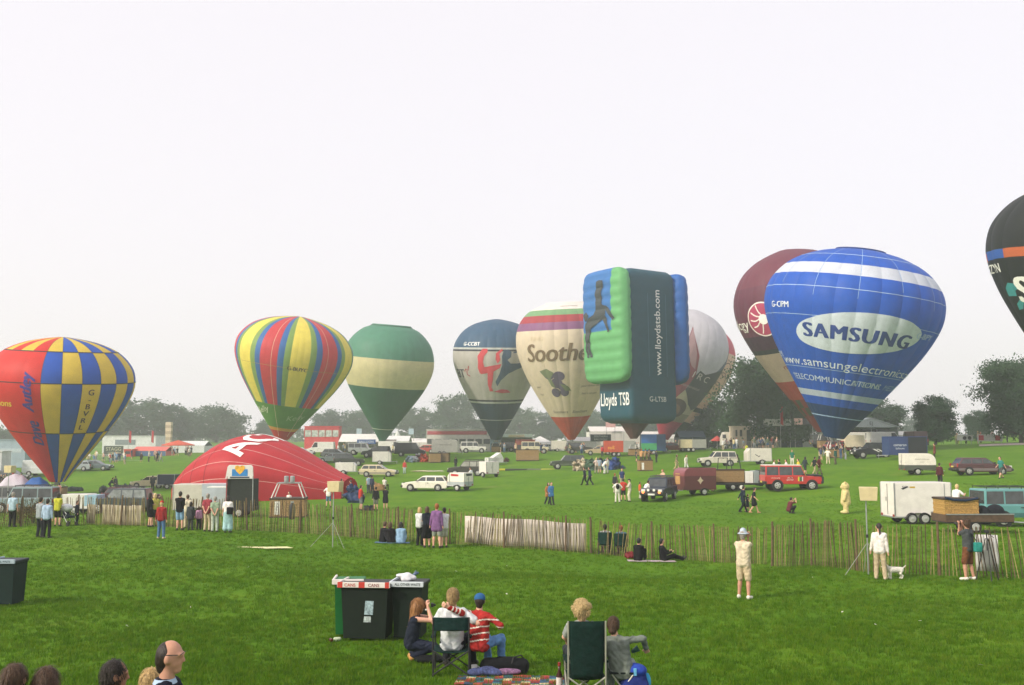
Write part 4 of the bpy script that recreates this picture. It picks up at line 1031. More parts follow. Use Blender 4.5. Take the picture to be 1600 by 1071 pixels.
car('fourbyfour', 'dark off-road car with pale windows beside the white trailers', 'car', C(730, 744), 178, '#3c3a34', rack=True, glass=M((.32, .32, .28), .3, .3, 3))  # panes in one even pale tone, unlike the common car glass
trailer('squat white trailer just behind the dark off-road car', C(764, 746), 120, '#dad6d0', L=1.7, W=1.6, H=1.3, z0=.45)
trailer('white trailer with its lid tipped wide open', C(772, 727), 25, '#d6d6d4', L=2.3, W=1.4, H=1.5, z0=.4, lid=-32)
car('estate', 'maroon estate car on the slope with its nose to the picture edge', 'car', C(1533, 742), -2, '#4b2c30', lower='#6e6464')
t = trailer('white rounded trailer with a dark lower half hitched behind the maroon estate', C(1434, 742), -2, '#e4ded4', L=2.7, W=1.5, H=1.45, z0=.4, roundf=.7, frame=False, band='#4c5048')
near_print(t, 'BALLOON FLIGHTS', .15, 1.35, .10, '#8a8478', 1.5); near_print(t, 'Skytours', .15, 1.12, .08, '#8a8478', 1.5, shear=.3)
car('fourbyfour', 'black off-road car with white side stripes ahead of the blue trailer', 'car', C(1362, 716), 182, '#23262c')
t = [o for o in COL.objects if o.get('label', '').startswith('black off-road car with white')][0]
for dx in (0, .45): near_patch(t, [(-1.1 + dx, .7), (-.9 + dx, .7), (-.2 + dx, 1.05), (-.5 + dx, 1.05)], '#d8d8d4', 1.8, s=1)
t = trailer('large navy-blue box trailer with white script behind the black off-road car', C(1414, 717), 182, '#22386a', L=4.2, W=1.9, H=2.0, z0=.4, axles=2, frame=False)
near_print(t, 'cameron', .9, 1.5, .28, '#d8dce4', 1.9, s=1, shear=.2); near_print(t, 'balloons', .9, 1.12, .2, '#d8dce4', 1.9, s=1)
MB().box((-1.0, .0, 1.4), (2.0, 1.93, 1.85)).build('dark_panel', paint('#181c24'), t)
# left of the field
car('fourbyfour', 'dark grey off-road car close behind the white-lined fence', 'car', C(188, 801), 182, '#40484c', rack=True, glass=M((.22, .24, .24), .25, .3, 3))
t = trailer('white covered trailer with a pale blue end, behind the pushchair', C(128, 803), 0, '#d8d6d0', L=2.4, W=1.5, H=1.0, z0=.45, slope=.5)
MB().box((.9, 0, 1.0), (.9, 1.53, .8)).build('blue_end', paint('#8fb0c4'), t, bevel=.03)
car('estate', 'maroon car partly hidden behind the dark grey off-road car', 'car', C(205, 787), 5, '#4a2228', rack=True)
car('estate', 'beige estate car parked on the far grass by the tip of the red envelope', 'car', C(236, 763), 175, '#cfc2a4')
trailer('dark blue covered trailer behind the beige estate car', C(263, 764), 175, '#1f2c48', L=2.0, W=1.5, H=1.15, z0=.5)
car('boxy', 'grey van behind the fence at the edge of the picture', 'car', C(8, 800), 180, '#6a6c6a')
car('boxy', 'pale blue-green off-road car under the deflated white envelope', 'car', C(38, 802), 185, '#7f9296', rack=True)
car('van', 'black van parked on the grass before the white marquee', 'van', C(641, 713), 0, '#262c30', name='parked_van')
car('boxy', 'cream off-road car by the far wicker basket', 'car', C(836, 709), 2, '#cfc6a8')
trailer('far white box trailer beside the people under the orange cone', C(873, 706), 0, '#dcd6d0', L=3.0, W=1.6, H=1.6)
t = trailer('far white trailer with grey lettering before the two-storey stand', C(695, 711), 0, '#d4cfc4', L=4.2, W=1.9, H=2.1, z0=.4, axles=2, roundf=.6, frame=False)
near_print(t, 'Sandyscape', .2, 1.7, .3, '#8a8474', 1.9, shear=.3)
car('boxy', 'white off-road car beside the tipped trailer lid', 'car', C(740, 708), 2, '#d8d6d0')
trailer('white trailer with raised flap next to the white off-road car', C(722, 707), 20, '#d8d4d0', L=2.2, W=1.4, H=1.5, z0=.4, lid=-38)
t = trailer('orange and grey box trailer beyond the group by the green car', C(967, 713), 0, '#b8482c', L=4.6, W=1.7, H=1.7, z0=.6, axles=2, frame=False)
MB().box((1.45, 0, 1.45), (1.7, 1.73, 1.72)).build('grey_half', paint('#9a9c98'), t); near_print(t, 'Sun', -1.2, 1.3, .5, '#e0a040', 1.7, shear=.2, bold=.02)
car('estate', 'tan estate car under the cream balloon, before the orange trailer', 'car', C(936, 711), 178, '#b4a484')
t = trailer('tall blue and green box trailer painted like the bank balloon', C(1020, 710), 0, '#2a62a8', L=3.6, W=2.0, H=2.5, z0=.5, axles=2, frame=False)
MB().box((0, 0, 1.15), (3.63, 2.03, 1.0)).build('green_band', paint('#3f9a62'), t); MB().box((1.15, 0, 1.75), (1.36, 2.06, 2.52)).build('painted_shade_end', paint('#1d3f66'), t)  # shade of the trailer end put into a darker blue paint
t = trailer('cream and grey twin-axle trailer by the dark tents', C(1082, 706), 0, '#c8bc96', L=3.9, W=1.7, H=1.3, z0=.55, axles=2, frame=False); MB().box((.9, 0, 1.2), (2.1, 1.73, 1.28)).build('grey_half', paint('#94968f'), t)
trailer('dull green rounded horse-box below the oak', C(1246, 699), 180, '#8a9484', L=5.2, W=2.0, H=1.75, z0=.4, axles=2, roundf=.6, frame=False)
trailer('small cream trailer in front of the gabled marquee', C(1333, 705), 180, '#d8cbb0', L=2.6, W=1.6, H=1.6, z0=.5, axles=2, frame=False)
for x, y, k, hd, cl, lb in ((525, 716, 'estate', 0, '#5f6468', 'grey car half hidden behind the red envelope slope'), (520, 723, 'estate', 175, '#8a9298', 'silver car lowest of those behind the red envelope slope'),
                        (545, 728, 'fourbyfour', 10, '#3c403a', 'dark car behind the low white trailer cover'), (588, 715, 'fourbyfour', 170, '#2f3634', 'dark car under the mouth of the green balloon'),
                        (1315, 706, 'estate', 0, '#8a2a2e', 'red car beside the crowd under the blue balloon'), (1385, 700, 'van', 0, '#c8c8c4', 'pale van behind the black off-road car'), (150, 735, 'estate', 0, '#5c6a70', 'grey car on the far track behind the chequered balloon'),
                        (1428, 700, 'van', 90, '#4a2622', 'dark red van behind the navy-blue trailer'), (1052, 706, 'estate', 0, '#7c3a3a', 'dull red car between the painted trailer and the cream trailer'), (905, 709, 'fourbyfour', 5, '#4a4a48', 'dark car among the crowd under the orange cone')):
    car(k, lb, 'car' if k != 'van' else 'van', C(x, y), hd, cl, name='parked_car' if k != 'van' else 'parked_van')
# the advertising trailer with its tail up, by the fence
t = trailer('long grey trailer standing behind the fence beside the raised sign board', C(318, 806), 2, '#c4c0b4', L=3.6, W=1.8, H=1.6, z0=.5, axles=2)
MB().box((.95, 0, 1.3), (1.72, 1.83, 1.63)).build('pale_blue_half', paint('#b4bcc6'), t)
t = thing('sign_trailer', 'tall open trailer tail with a white board bearing a yellow and blue crest', 'trailer', C(377, 808), R(0))
MB().box((0, .3, .55), (1.75, 1.6, .3)).build('deck', BLACKP, t); MB().box((0, .1, 1.55), (1.78, 1.2, 1.75)).build('interior_shade_block', M((.02, .025, .022), .9, .2), t)  # solid near-black block: shade inside the open trailer put in as colour
MB().prism([(-.92, 2.45), (-.80, 3.2), (-.7, 3.32), (.7, 3.32), (.82, 3.2), (.86, 2.45)], -.62, -.5).build('lid_board', paint('#d8d4d2'), t, bevel=.02)
quad('crest_panel', [(-.5, -.635, 2.62), (.5, -.635, 2.62), (.5, -.635, 3.05), (-.5, -.635, 3.05)], M(rgb('#2f7fc0'), .6), t)
link('crest_emblem', pyd([(x, -.65, z) for x, z in ((0, 2.72), (.2, 2.9), (.33, 3.1), (.28, 3.27), (.12, 3.3), (0, 3.22), (-.12, 3.3), (-.28, 3.27), (-.33, 3.1), (-.2, 2.9))], [tuple(range(10))]), M(rgb('#e0a832'), .6, .3, 5), t)
quad('crest_bar', [(-.62, -.64, 2.5), (.62, -.64, 2.5), (.62, -.64, 2.58), (-.62, -.64, 2.58)], M(rgb('#26344a')), t)
MB().tube((-.86, -.6, .4), (-.8, -.6, 2.6), .03).build('red_strut', M((.35, .05, .06), .6), t); MB().tube((.86, -.6, .4), (.84, -.6, 2.6), .03).build('side_strut', STEEL, t)
for s in (-1, 1): wheel(t, .0, .3 + s * .85, .3, .17, None, s, False)
MB().box((-1.5, .2, 1.9), (1.3, 1.1, .05)).build('tail_flap', WHITEP, t)

# the thick of the parking along the far edge
for x, y, k, hd, cl, lb in ((470, 713, 'estate', 0, '#b8bcc0', 'silver far car beside the red hospitality unit'), (501, 710, 'van', 180, '#d8d8d4', 'white far van in front of the red hospitality unit'), (566, 711, 'boxy', 0, '#9aa0a0', 'grey far off-road car before the gabled marquee'),
    (612, 708, 'van', 0, '#dcdad6', 'white far van beside the portrait kiosk'), (664, 708, 'estate', 170, '#a8443c', 'red far car behind the black van'), (757, 705, 'van', 0, '#d6d4d0', 'white far van at the end of the two-storey stand'), (788, 706, 'boxy', 180, '#54625c', 'dull green far off-road car under the green and cream canopy'),
    (858, 705, 'estate', 0, '#c8ccd0', 'silver far car by the white pagoda tent'), (920, 704, 'van', 180, '#d4d2cc', 'white far van before the dark lettered sign'), (990, 703, 'van', 0, '#c8c4bc', 'pale far van below the box-shaped balloon'), (1044, 703, 'van', 180, '#dad6d2', 'white far van beside the blue and green trailer'),
    (1108, 701, 'estate', 0, '#3c4048', 'dark far car by the red parasol'), (1292, 700, 'boxy', 0, '#4c5458', 'dark far off-road car behind the crew of the blue balloon'), (1345, 699, 'van', 0, '#d0ccc4', 'pale far van at the gabled marquee entrance'), (1410, 698, 'estate', 180, '#b4b8bc', 'silver far car beside the long low white stall'),
    (66, 744, 'van', 0, '#c4c8c8', 'white far van behind the limp white envelope'), (20, 752, 'estate', 0, '#3a4248', 'dark far car nearest the picture edge'), (120, 736, 'estate', 180, '#98a0a4', 'silver far car behind the mouth of the chequered balloon'), (840, 700, 'van', 0, '#e0dedc', 'white far van hidden behind the cream off-road car')):
    car(k, lb, 'car' if k != 'van' else 'van', C(x, y), hd, cl, name='parked_car' if k != 'van' else 'parked_van')
# ------------------------------------------------------------------ people: one continuous body each, clothes and hair as its parts
def ik(a, b, l1, l2, hint):
    a, b, hint = Vector(a), Vector(b), Vector(hint); d = b - a; L = d.length
    if L > (l1 + l2) * .999: b = a + d.normalized() * (l1 + l2) * .999; d = b - a; L = d.length
    x = (l1 * l1 - l2 * l2 + L * L) / (2 * L); h = math.sqrt(max(0, l1 * l1 - x * x)); u = d / L
    n = hint - u * hint.dot(u); n = n.normalized() if n.length > 1e-5 else u.orthogonal().normalized()
    return a + u * x + n * h, b
POSE = {
 'stand': {}, 'stand2': dict(feet=((-.13, .04, .08), (.14, -.04, .08)), hands=((-.27, .08, .86), (.25, -.02, .84))),
 'hips': dict(hands=((-.20, .06, 1.02), (.20, .06, 1.02)), eh=((-1, -.6, 0), (1, -.6, 0)), feet=((-.15, 0, .08), (.15, .03, .08))),
 'camera': dict(hands=((-.07, .21, 1.55), (.08, .21, 1.56)), eh=((-.12, -.3, -1), (.12, -.3, -1)), feet=((-.14, .02, .08), (.13, -.06, .08))),
 'crossed': dict(hands=((.10, .20, 1.14), (-.10, .21, 1.12)), eh=((-1, 0, -.6), (1, 0, -.6))),
 'walk': dict(feet=((-.09, .30, .09), (.09, -.28, .15)), hands=((-.24, -.20, .92), (.24, .22, .95)), lean=(0, .05)),
 'behind': dict(hands=((-.04, -.17, .92), (.05, -.16, .90)), eh=((-1, -.5, 0), (1, -.5, 0))),
 'bend': dict(lean=(0, .30), hands=((-.1, .42, .98), (.12, .44, .95)), pel=(0, -.08, .92)),
 'reach': dict(hands=((-.2, .42, 1.15), (.22, .45, 1.25)), lean=(0, .12)),
 'wave': dict(hands=((-.25, .02, .85), (.30, .15, 1.75)), eh=((-.5, -1, -.3), (1, -.3, 0))),
 'sit_ground': dict(pel=(0, 0, .13), lean=(0, .10), feet=((-.13, .52, .08), (.13, .50, .08)), hands=((-.1, .36, .42), (.12, .34, .40)), kh=((-.3, .2, 1), (.3, .2, 1)), lo=1),
 'sit_flat': dict(pel=(0, 0, .12), lean=(0, -.08), feet=((-.10, .84, .09), (.12, .80, .09)), hands=((-.12, .30, .40), (.14, .30, .38)), kh=((0, 0, 1), (0, 0, 1)), lo=1),
 'sit_side': dict(pel=(0, 0, .13), lean=(.02, .06), feet=((.35, .42, .08), (.48, .30, .08)), hands=((-.22, .15, .12), (.15, .32, .30)), kh=((.2, 1, .4), (.2, 1, .4)), lo=1),
 'chair': dict(pel=(0, 0, .50), lean=(0, -.10), feet=((-.13, .50, .08), (.13, .48, .08)), hands=((-.16, .32, .62), (.16, .34, .62)), kh=((-.2, 1, .6), (.2, 1, .6)), eh=((-1, -.4, -.3), (1, -.4, -.3))),
 'squat': dict(pel=(0, -.16, .30), lean=(0, .16), feet=((-.12, .0, .10), (.12, .04, .10)), hands=((-.07, .34, .92), (.08, .34, .93)), kh=((-.3, 1, .6), (.3, 1, .6)), eh=((-.8, .1, -1), (.8, .1, -1))),
 'crouch_phone': dict(pel=(0, -.10, .34), lean=(0, .10), feet=((-.08, -.08, .11), (.08, -.06, .11)), hands=((-.05, .20, .955), (.06, .21, .965)), kh=((-.12, 1, .25), (.12, 1, .25)), eh=((-.5, .6, -1), (.5, .6, -1))),
}
def skel(pose, look=0.0, nod=0.0):
    P = POSE[pose]; pel = Vector(P.get('pel', (0, 0, .95))); lean = P.get('lean', (0, 0))
    up_ = Vector((lean[0], lean[1], math.sqrt(max(.2, .25 - lean[0] ** 2 - lean[1] ** 2)))).normalized()
    neck = pel + up_ * .50; J = dict(pel=pel, neck=neck, up=up_)
    hd = (up_ + Vector((0, 0, 1.2))).normalized(); J['head'] = neck + hd * .175 + Vector((0, .03, 0)); J['look'] = look; J['nod'] = nod
    rt = Vector((1, 0, 0)); J['rt'] = rt
    for i, s in enumerate((-1, 1)):
        sh = neck + rt * s * .166 - up_ * .058; hp = pel + rt * s * .085 - Vector((0, 0, .03))
        el, wr = ik(sh, P.get('hands', ((-.25, .03, .84), (.25, .03, .84)))[i], .285, .25, P.get('eh', ((-.4, -1, -.2), (.4, -1, -.2)))[i])
        kn, an = ik(hp, P.get('feet', ((-.10, .0, .08), (.11, .03, .08)))[i], .43, .42, P.get('kh', ((0, 1, 0), (0, 1, 0)))[i])
        toe = an + Vector((s * .04, .14, -.04)) if not P.get('lo') else an + Vector((s * .04, .10, .07))
        toe.z = max(toe.z, .035); J[i] = dict(sh=sh, el=el, wr=wr, hp=hp, kn=kn, an=an, toe=toe, s=s)
    return J
def hand_prims(j, fine):
    d = (j['wr'] - j['el']).normalized(); w = j['wr']
    if not fine: return [('c', w, w + d * .10, .032, .026)]
    n = Vector((0, 1, 0)) if abs(d.y) < .8 else Vector((0, 0, -1)); n = (n - d * n.dot(d)).normalized(); l = d.cross(n); out = []
    for i, ln in enumerate((.036, .042, .040, .032)):
        b = w + l * (i - 1.5) * .012; kn = w + l * (i - 1.5) * .021 + d * .085; a = (d * .8 + n * .6).normalized(); c = (d * .2 + n).normalized()
        out += [('c', b, kn, .017, .0125), ('c', kn, kn + a * ln, .0105, .0098), ('c', kn + a * ln, kn + a * ln + c * ln * .85, .0098, .0082)]
    t0 = w + l * -.02 + d * .02; t1 = t0 + (l * -.6 + d * .6 + n * .5).normalized() * .05; out += [('c', t0, t1, .015, .0125), ('c', t1, t1 + (d * .7 + n * .6).normalized() * .035, .0125, .0095)]
    return out
def headframe(J):
    h = J['head']; a = J['look']; f = Vector((-math.sin(a), math.cos(a), -J['nod'])).normalized(); r = Vector((math.cos(a), math.sin(a), 0)); u = r.cross(f)
    return h, f, r, u
def body_prims(J, fine=False):
    h, f, r, u = headframe(J); nk = J['neck']
    o = [('e', h + u * .012 - f * .008, (.076, .092, .110)), ('c', h + f * .035 - u * .055, h + f * .045 - u * .085, .05, .034), ('c', nk - J['up'] * .03, h - u * .05 - f * .02, .060, .050),
         ('c', h + f * .082 + u * .010, h + f * .095 - u * .022, .010, .013)]
    for s in (-1, 1): o += [('e', h + r * s * .078 - f * .005 - u * .005, (.014, .02, .03)), ('e', h + r * s * .03 + f * .075 + u * .025, (.018, .018, .010))]
    o += torso(J, -.008)
    for i in (0, 1):
        j = J[i]
        o += [('c', j['sh'], j['el'], .050, .040), ('c', j['el'], j['wr'], .039, .027), ('c', j['hp'], j['kn'], .082, .056), ('c', j['kn'], j['kn'].lerp(j['an'], .35), .054, .054), ('c', j['kn'].lerp(j['an'], .35), j['an'], .054, .036), ('c', j['an'] - Vector((0, 0, .02)), j['toe'], .038, .03)]
        o += hand_prims(j, fine)
    return o
def torso(J, g, low=0.0, wide=0.0):
    o = []; u = J['up']; rt = J['rt']; nk = J['neck']; pl = J['pel']
    for s in (-1, 1):
        o += [('c', nk - u * .12 + rt * s * .085, pl + u * .14 + rt * s * .055, .100 + g, .094 + g + wide), ('c', pl + u * .14 + rt * s * .055, pl + rt * s * .06 - u * low, .094 + g + wide, .102 + g + wide), ('c', nk - u * .03, J[0 if s < 0 else 1]['sh'] - u * .012, .058 + g, .046 + g)]
    return o
def top_prims(J, kind):
    g = .014; o = torso(J, g, low=.05 if kind != 'vest' else 0.0, wide=.011)
    for i in (0, 1):
        j = J[i]
        if kind in ('tee', 'dress'): m = j['sh'].lerp(j['el'], .72); o += [('c', j['sh'], m, .062, .062)]
        elif kind in ('long', 'coat'): o += [('c', j['sh'], j['el'], .060, .050), ('c', j['el'], j['el'].lerp(j['wr'], .96), .050, .040)]
    if kind in ('dress', 'coat'): o += skirt_prims(J, .62 if kind == 'dress' else .35)
    return o
def skirt_prims(J, f):
    o = []
    for i in (0, 1):
        j = J[i]; k = j['hp'].lerp(j['kn'], min(1, f * 1.15)); o += [('c', J['pel'] + Vector((0, 0, .02)), k, .125, .125), ('c', j['hp'], k, .12, .13)]
    o += [('c', J['pel'], (J[0]['hp'].lerp(J[0]['kn'], f) + J[1]['hp'].lerp(J[1]['kn'], f)) / 2, .13, .14)]
    return o
def bot_prims(J, kind):
    o = [('c', J['pel'] + J['up'] * .06 + J['rt'] * s * .05, J['pel'] + J['rt'] * s * .062 - J['up'] * .02, .098, .110) for s in (-1, 1)]
    if kind in ('skirt', 'long_skirt'): o += skirt_prims(J, .95 if kind == 'skirt' else 1.0); 
    if kind == 'long_skirt':
        for i in (0, 1): o += [('c', J[i]['kn'], J[i]['kn'].lerp(J[i]['an'], .7), .13, .13)]
    for i in (0, 1):
        j = J[i]
        if kind == 'shorts': o += [('c', j['hp'], j['kn'].lerp(j['hp'], .06), .105, .088)]
        elif kind == 'trousers': o += [('c', j['hp'], j['kn'], .102, .076), ('c', j['kn'], j['kn'].lerp(j['an'], .97), .074, .064)]
    return o
def shoe_prims(J):
    o = []
    for i in (0, 1): j = J[i]; o += [('c', j['an'] - Vector((0, 0, .025)), j['toe'], .047, .040), ('c', j['an'] - Vector((0, .03, .02)), j['an'] - Vector((0, .03, .04)), .046, .045)]
    return o
def hair_prims(J, kind):
    h, f, r, u = headframe(J)
    o = [('e', h - f * .022 + u * .026, (.086, .095, .104))]
    if kind == 'long': o += [('c', h - f * .06 - u * .02, h - f * .10 - u * .30, .075, .07), ('c', h + r * .05 - f * .05, h + r * .06 - f * .07 - u * .22, .05, .05), ('c', h - r * .05 - f * .05, h - r * .06 - f * .07 - u * .22, .05, .05)]
    if kind == 'bob': o += [('c', h - f * .03 - u * .02, h - f * .04 - u * .09, .088, .085), ('c', h + r * .06, h + r * .065 - u * .09, .04, .04), ('c', h - r * .06, h - r * .065 - u * .09, .04, .04)]
    if kind == 'pony': o += [('c', h - f * .10 + u * .03, h - f * .13 - u * .16, .04, .028), ('c', h - f * .13 - u * .16, h - f * .11 - u * .28, .028, .012)]
    if kind == 'bald': o = [('e', h - f * .036 + u * .014, (.085, .078, .100)), ('c', h - f * .055 - u * .04, h - f * .055 - u * .075, .062, .052)]
    if kind in ('short', 'curly'): o += [('c', h - f * .045 - u * .02, h - f * .052 - u * .07, .076, .058), ('c', h + r * .068 - f * .012 - u * .01, h + r * .070 - f * .012 - u * .035, .022, .014), ('c', h - r * .068 - f * .012 - u * .01, h - r * .070 - f * .012 - u * .035, .022, .014)]
    if kind == 'curly':
        q = random.Random(3)
        for k in range(46):
            a, b = q.uniform(0, 6.28), q.uniform(-.6, 1.5); v = r * math.cos(a) * math.cos(b) + f * math.sin(a) * math.cos(b) + u * math.sin(b)
            if v.dot(f) > .35 and v.dot(u) < .5: continue
            o.append(('e', h - f * .015 + u * .015 + v * .104, (.034, .034, .034)))
    return o
def hat_prims(J, kind):
    h, f, r, u = headframe(J)
    if kind == 'cap': return [('e', h - f * .012 + u * .045, (.094, .104, .090)), ('c', h + f * .10 + u * .05, h + f * .155 + u * .038, .03, .022), ('c', h + f * .09 + r * .045 + u * .05, h + f * .14 + r * .03 + u * .038, .024, .02), ('c', h + f * .09 - r * .045 + u * .05, h + f * .14 - r * .03 + u * .038, .024, .02)]
    return [('c', h + u * .075, h + u * .10, .095, .085), ('e', h + u * .035, (.145, .145, .03))]
_pm = {}
_STR = {'short': (1300, .035), 'bob': (1500, .06), 'long': (2200, .11), 'pony': (1500, .06), 'curly': (1800, .035)}
def strands(b, ho, hair, thin=1.0):
    """loose locks over the hair so that it does not end in a smooth shell"""
    me = ho.data; n, ln = _STR[hair[0]]; q = random.Random(5); V = []; F = []; vs = me.vertices; N = len(vs)
    for k in range(n):
        v = vs[q.randrange(N)]; nn = v.normal; p = v.co - nn * .003; d = Vector((0, 0, -1)) + Vector((q.gauss(0, .25), q.gauss(0, .25), q.gauss(0, .1)))
        if hair[0] == 'curly': d = Vector((q.gauss(0, 1), q.gauss(0, 1), q.gauss(0, 1)))
        t = d - nn * d.dot(nn)
        if t.length < .05: continue
        t.normalize(); sd = nn.cross(t); w = q.uniform(.003, .007) * thin; L = ln * q.uniform(.5, 1.2); i0 = len(V)
        for j in range(4):
            u = j / 3; c = p + t * L * u + nn * (.005 + .014 * math.sin(math.pi * u * .8) + (.012 * u if hair[0] == 'curly' else 0)) + Vector((0, 0, -.25 * L * u * u)); ww = w * (1 - .75 * u); V += [c - sd * ww, c + sd * ww]
        F += [(i0 + 2 * j, i0 + 2 * j + 1, i0 + 2 * j + 3, i0 + 2 * j + 2) for j in range(3)]
    o = link('hair_locks', pyd(V, F), hairm(hair[1]), b); o['kind'] = 'stuff'
def pmesh(key, fn, res, k):
    kk = (key, round(res, 4))
    if kk not in _pm:
        me = sdf_mesh(fn(), res, k); me.materials.append(None); _pm[kk] = me
        if res < .02 and key[0] in ('shirt', 'trousers', 'shorts', 'vest', 'coat', 'skirt'):      # creases in the cloth
            n = len(me.vertices); co = np.empty(n * 3); no = np.empty(n * 3); me.vertices.foreach_get('co', co); me.vertices.foreach_get('normal', no); co = co.reshape(-1, 3); no = no.reshape(-1, 3)
            a = np.sin(co[:, 2] * 46 + 5 * np.sin(co[:, 0] * 13 + 1) + 4 * np.sin(co[:, 1] * 17)) * np.sin(co[:, 0] * 21 + 3 * np.sin(co[:, 2] * 9)); b_ = np.sin(co[:, 0] * 60 + co[:, 2] * 31 + 3 * np.sin(co[:, 1] * 25))
            co += no * (.0062 * a + .0022 * b_)[:, None]; me.vertices.foreach_set('co', co.ravel()); me.update()
    return _pm[kk]
def slot(o, m): o.material_slots[0].link = 'OBJECT'; o.material_slots[0].material = m; return o
SKIN = [M(rgb(h), .55, .08, 20, spec=.3) for h in ('#d0a08a', '#b98a74', '#dcb09a', '#a97a62')]
HAIRC = dict(brown='#4a3422', dark='#231a14', blond='#b79a66', ginger='#8f5428', grey='#8d8880', black='#141214', fair='#c4ac7c')
_hm = {}
def hairm(c):
    if c not in _hm:
        m = bpy.data.materials.new('mat'); m.use_nodes = True; t = m.node_tree; b = t.nodes['Principled BSDF']; b.inputs['Roughness'].default_value = .55
        tc = t.nodes.new('ShaderNodeTexCoord'); mp = t.nodes.new('ShaderNodeMapping'); mp.inputs['Scale'].default_value = (90, 90, 9); nz = t.nodes.new('ShaderNodeTexNoise'); nz.inputs['Scale'].default_value = 1; nz.inputs['Detail'].default_value = 4
        t.links.new(tc.outputs['Object'], mp.inputs[0]); t.links.new(mp.outputs[0], nz.inputs['Vector'])
        r = t.nodes.new('ShaderNodeValToRGB'); q = rgb(HAIRC.get(c, c)); r.color_ramp.elements[0].position = .3; r.color_ramp.elements[1].position = .7
        r.color_ramp.elements[0].color = (*[v * .45 for v in q], 1); r.color_ramp.elements[1].color = (*[min(1, v * 1.6) for v in q], 1)
        t.links.new(nz.outputs['Fac'], r.inputs[0]); t.links.new(r.outputs[0], b.inputs['Base Color'])
        bp = t.nodes.new('ShaderNodeBump'); bp.inputs['Strength'].default_value = .7; bp.inputs['Distance'].default_value = .01; t.links.new(nz.outputs['Fac'], bp.inputs['Height']); t.links.new(bp.outputs[0], b.inputs['Normal'])
        _hm[c] = m
    return _hm[c]
def person(p, label, pose='stand', rz=0, h=1.72, top=('tee', '#d8d4cc'), bot=('trousers', '#2a2e38'), hair=('short', 'brown'), shoes='#2a2624', skin=0, hat=None, look=0.0, nod=0.0, res=.035, fine=False, group=None, dz=0.0, extra=True):
    """rz in degrees: 0 = back to us, 90 = facing the picture's left, -90 = right, 180 = towards us"""
    J = skel(pose, R(look), nod); kb = (pose, look, nod, fine)
    me = pmesh(('body', kb), lambda: body_prims(J, fine), .0085 if fine else res, .018 if fine else .03)
    b = link('person', me); slot(b, SKIN[skin]); b.location = p + Vector((0, 0, dz)); b.rotation_euler = (0, 0, R(rz)); k = h / 1.75; b.scale = (k, k, k)
    tag(b, label, 'person', group)
    def part(nm, key, fn, m, kk=.035):
        o = link(nm, pmesh((nm, key, kb), fn, res, kk)); slot(o, m); o.parent = b; return o
    if bot and not (top and top[0] == 'dress'): part({'skirt': 'skirt', 'long_skirt': 'skirt', 'shorts': 'shorts'}.get(bot[0], 'trousers'), bot[0], lambda: bot_prims(J, bot[0]), fab(bot[1]))
    if top: part({'dress': 'dress', 'coat': 'coat', 'vest': 'vest'}.get(top[0], 'shirt'), top[0], lambda: top_prims(J, top[0]), fab(top[1]), .022)
    if extra and shoes: part('shoes', 's', lambda: shoe_prims(J), M(rgb(shoes), .6))
    if hair: part('hair', hair[0], lambda: hair_prims(J, hair[0]), hairm(hair[1]), .006 if hair[0] == 'curly' else .02)
    if fine and hair and hair[0] in _STR and not hat: strands(b, [c for c in b.children if c.name.startswith('hair')][0], hair, .45 if res < .011 else 1.0)
    if hat: part('hat', hat[0], lambda: hat_prims(J, hat[0]), fab(hat[1]), .015)
    return b, J
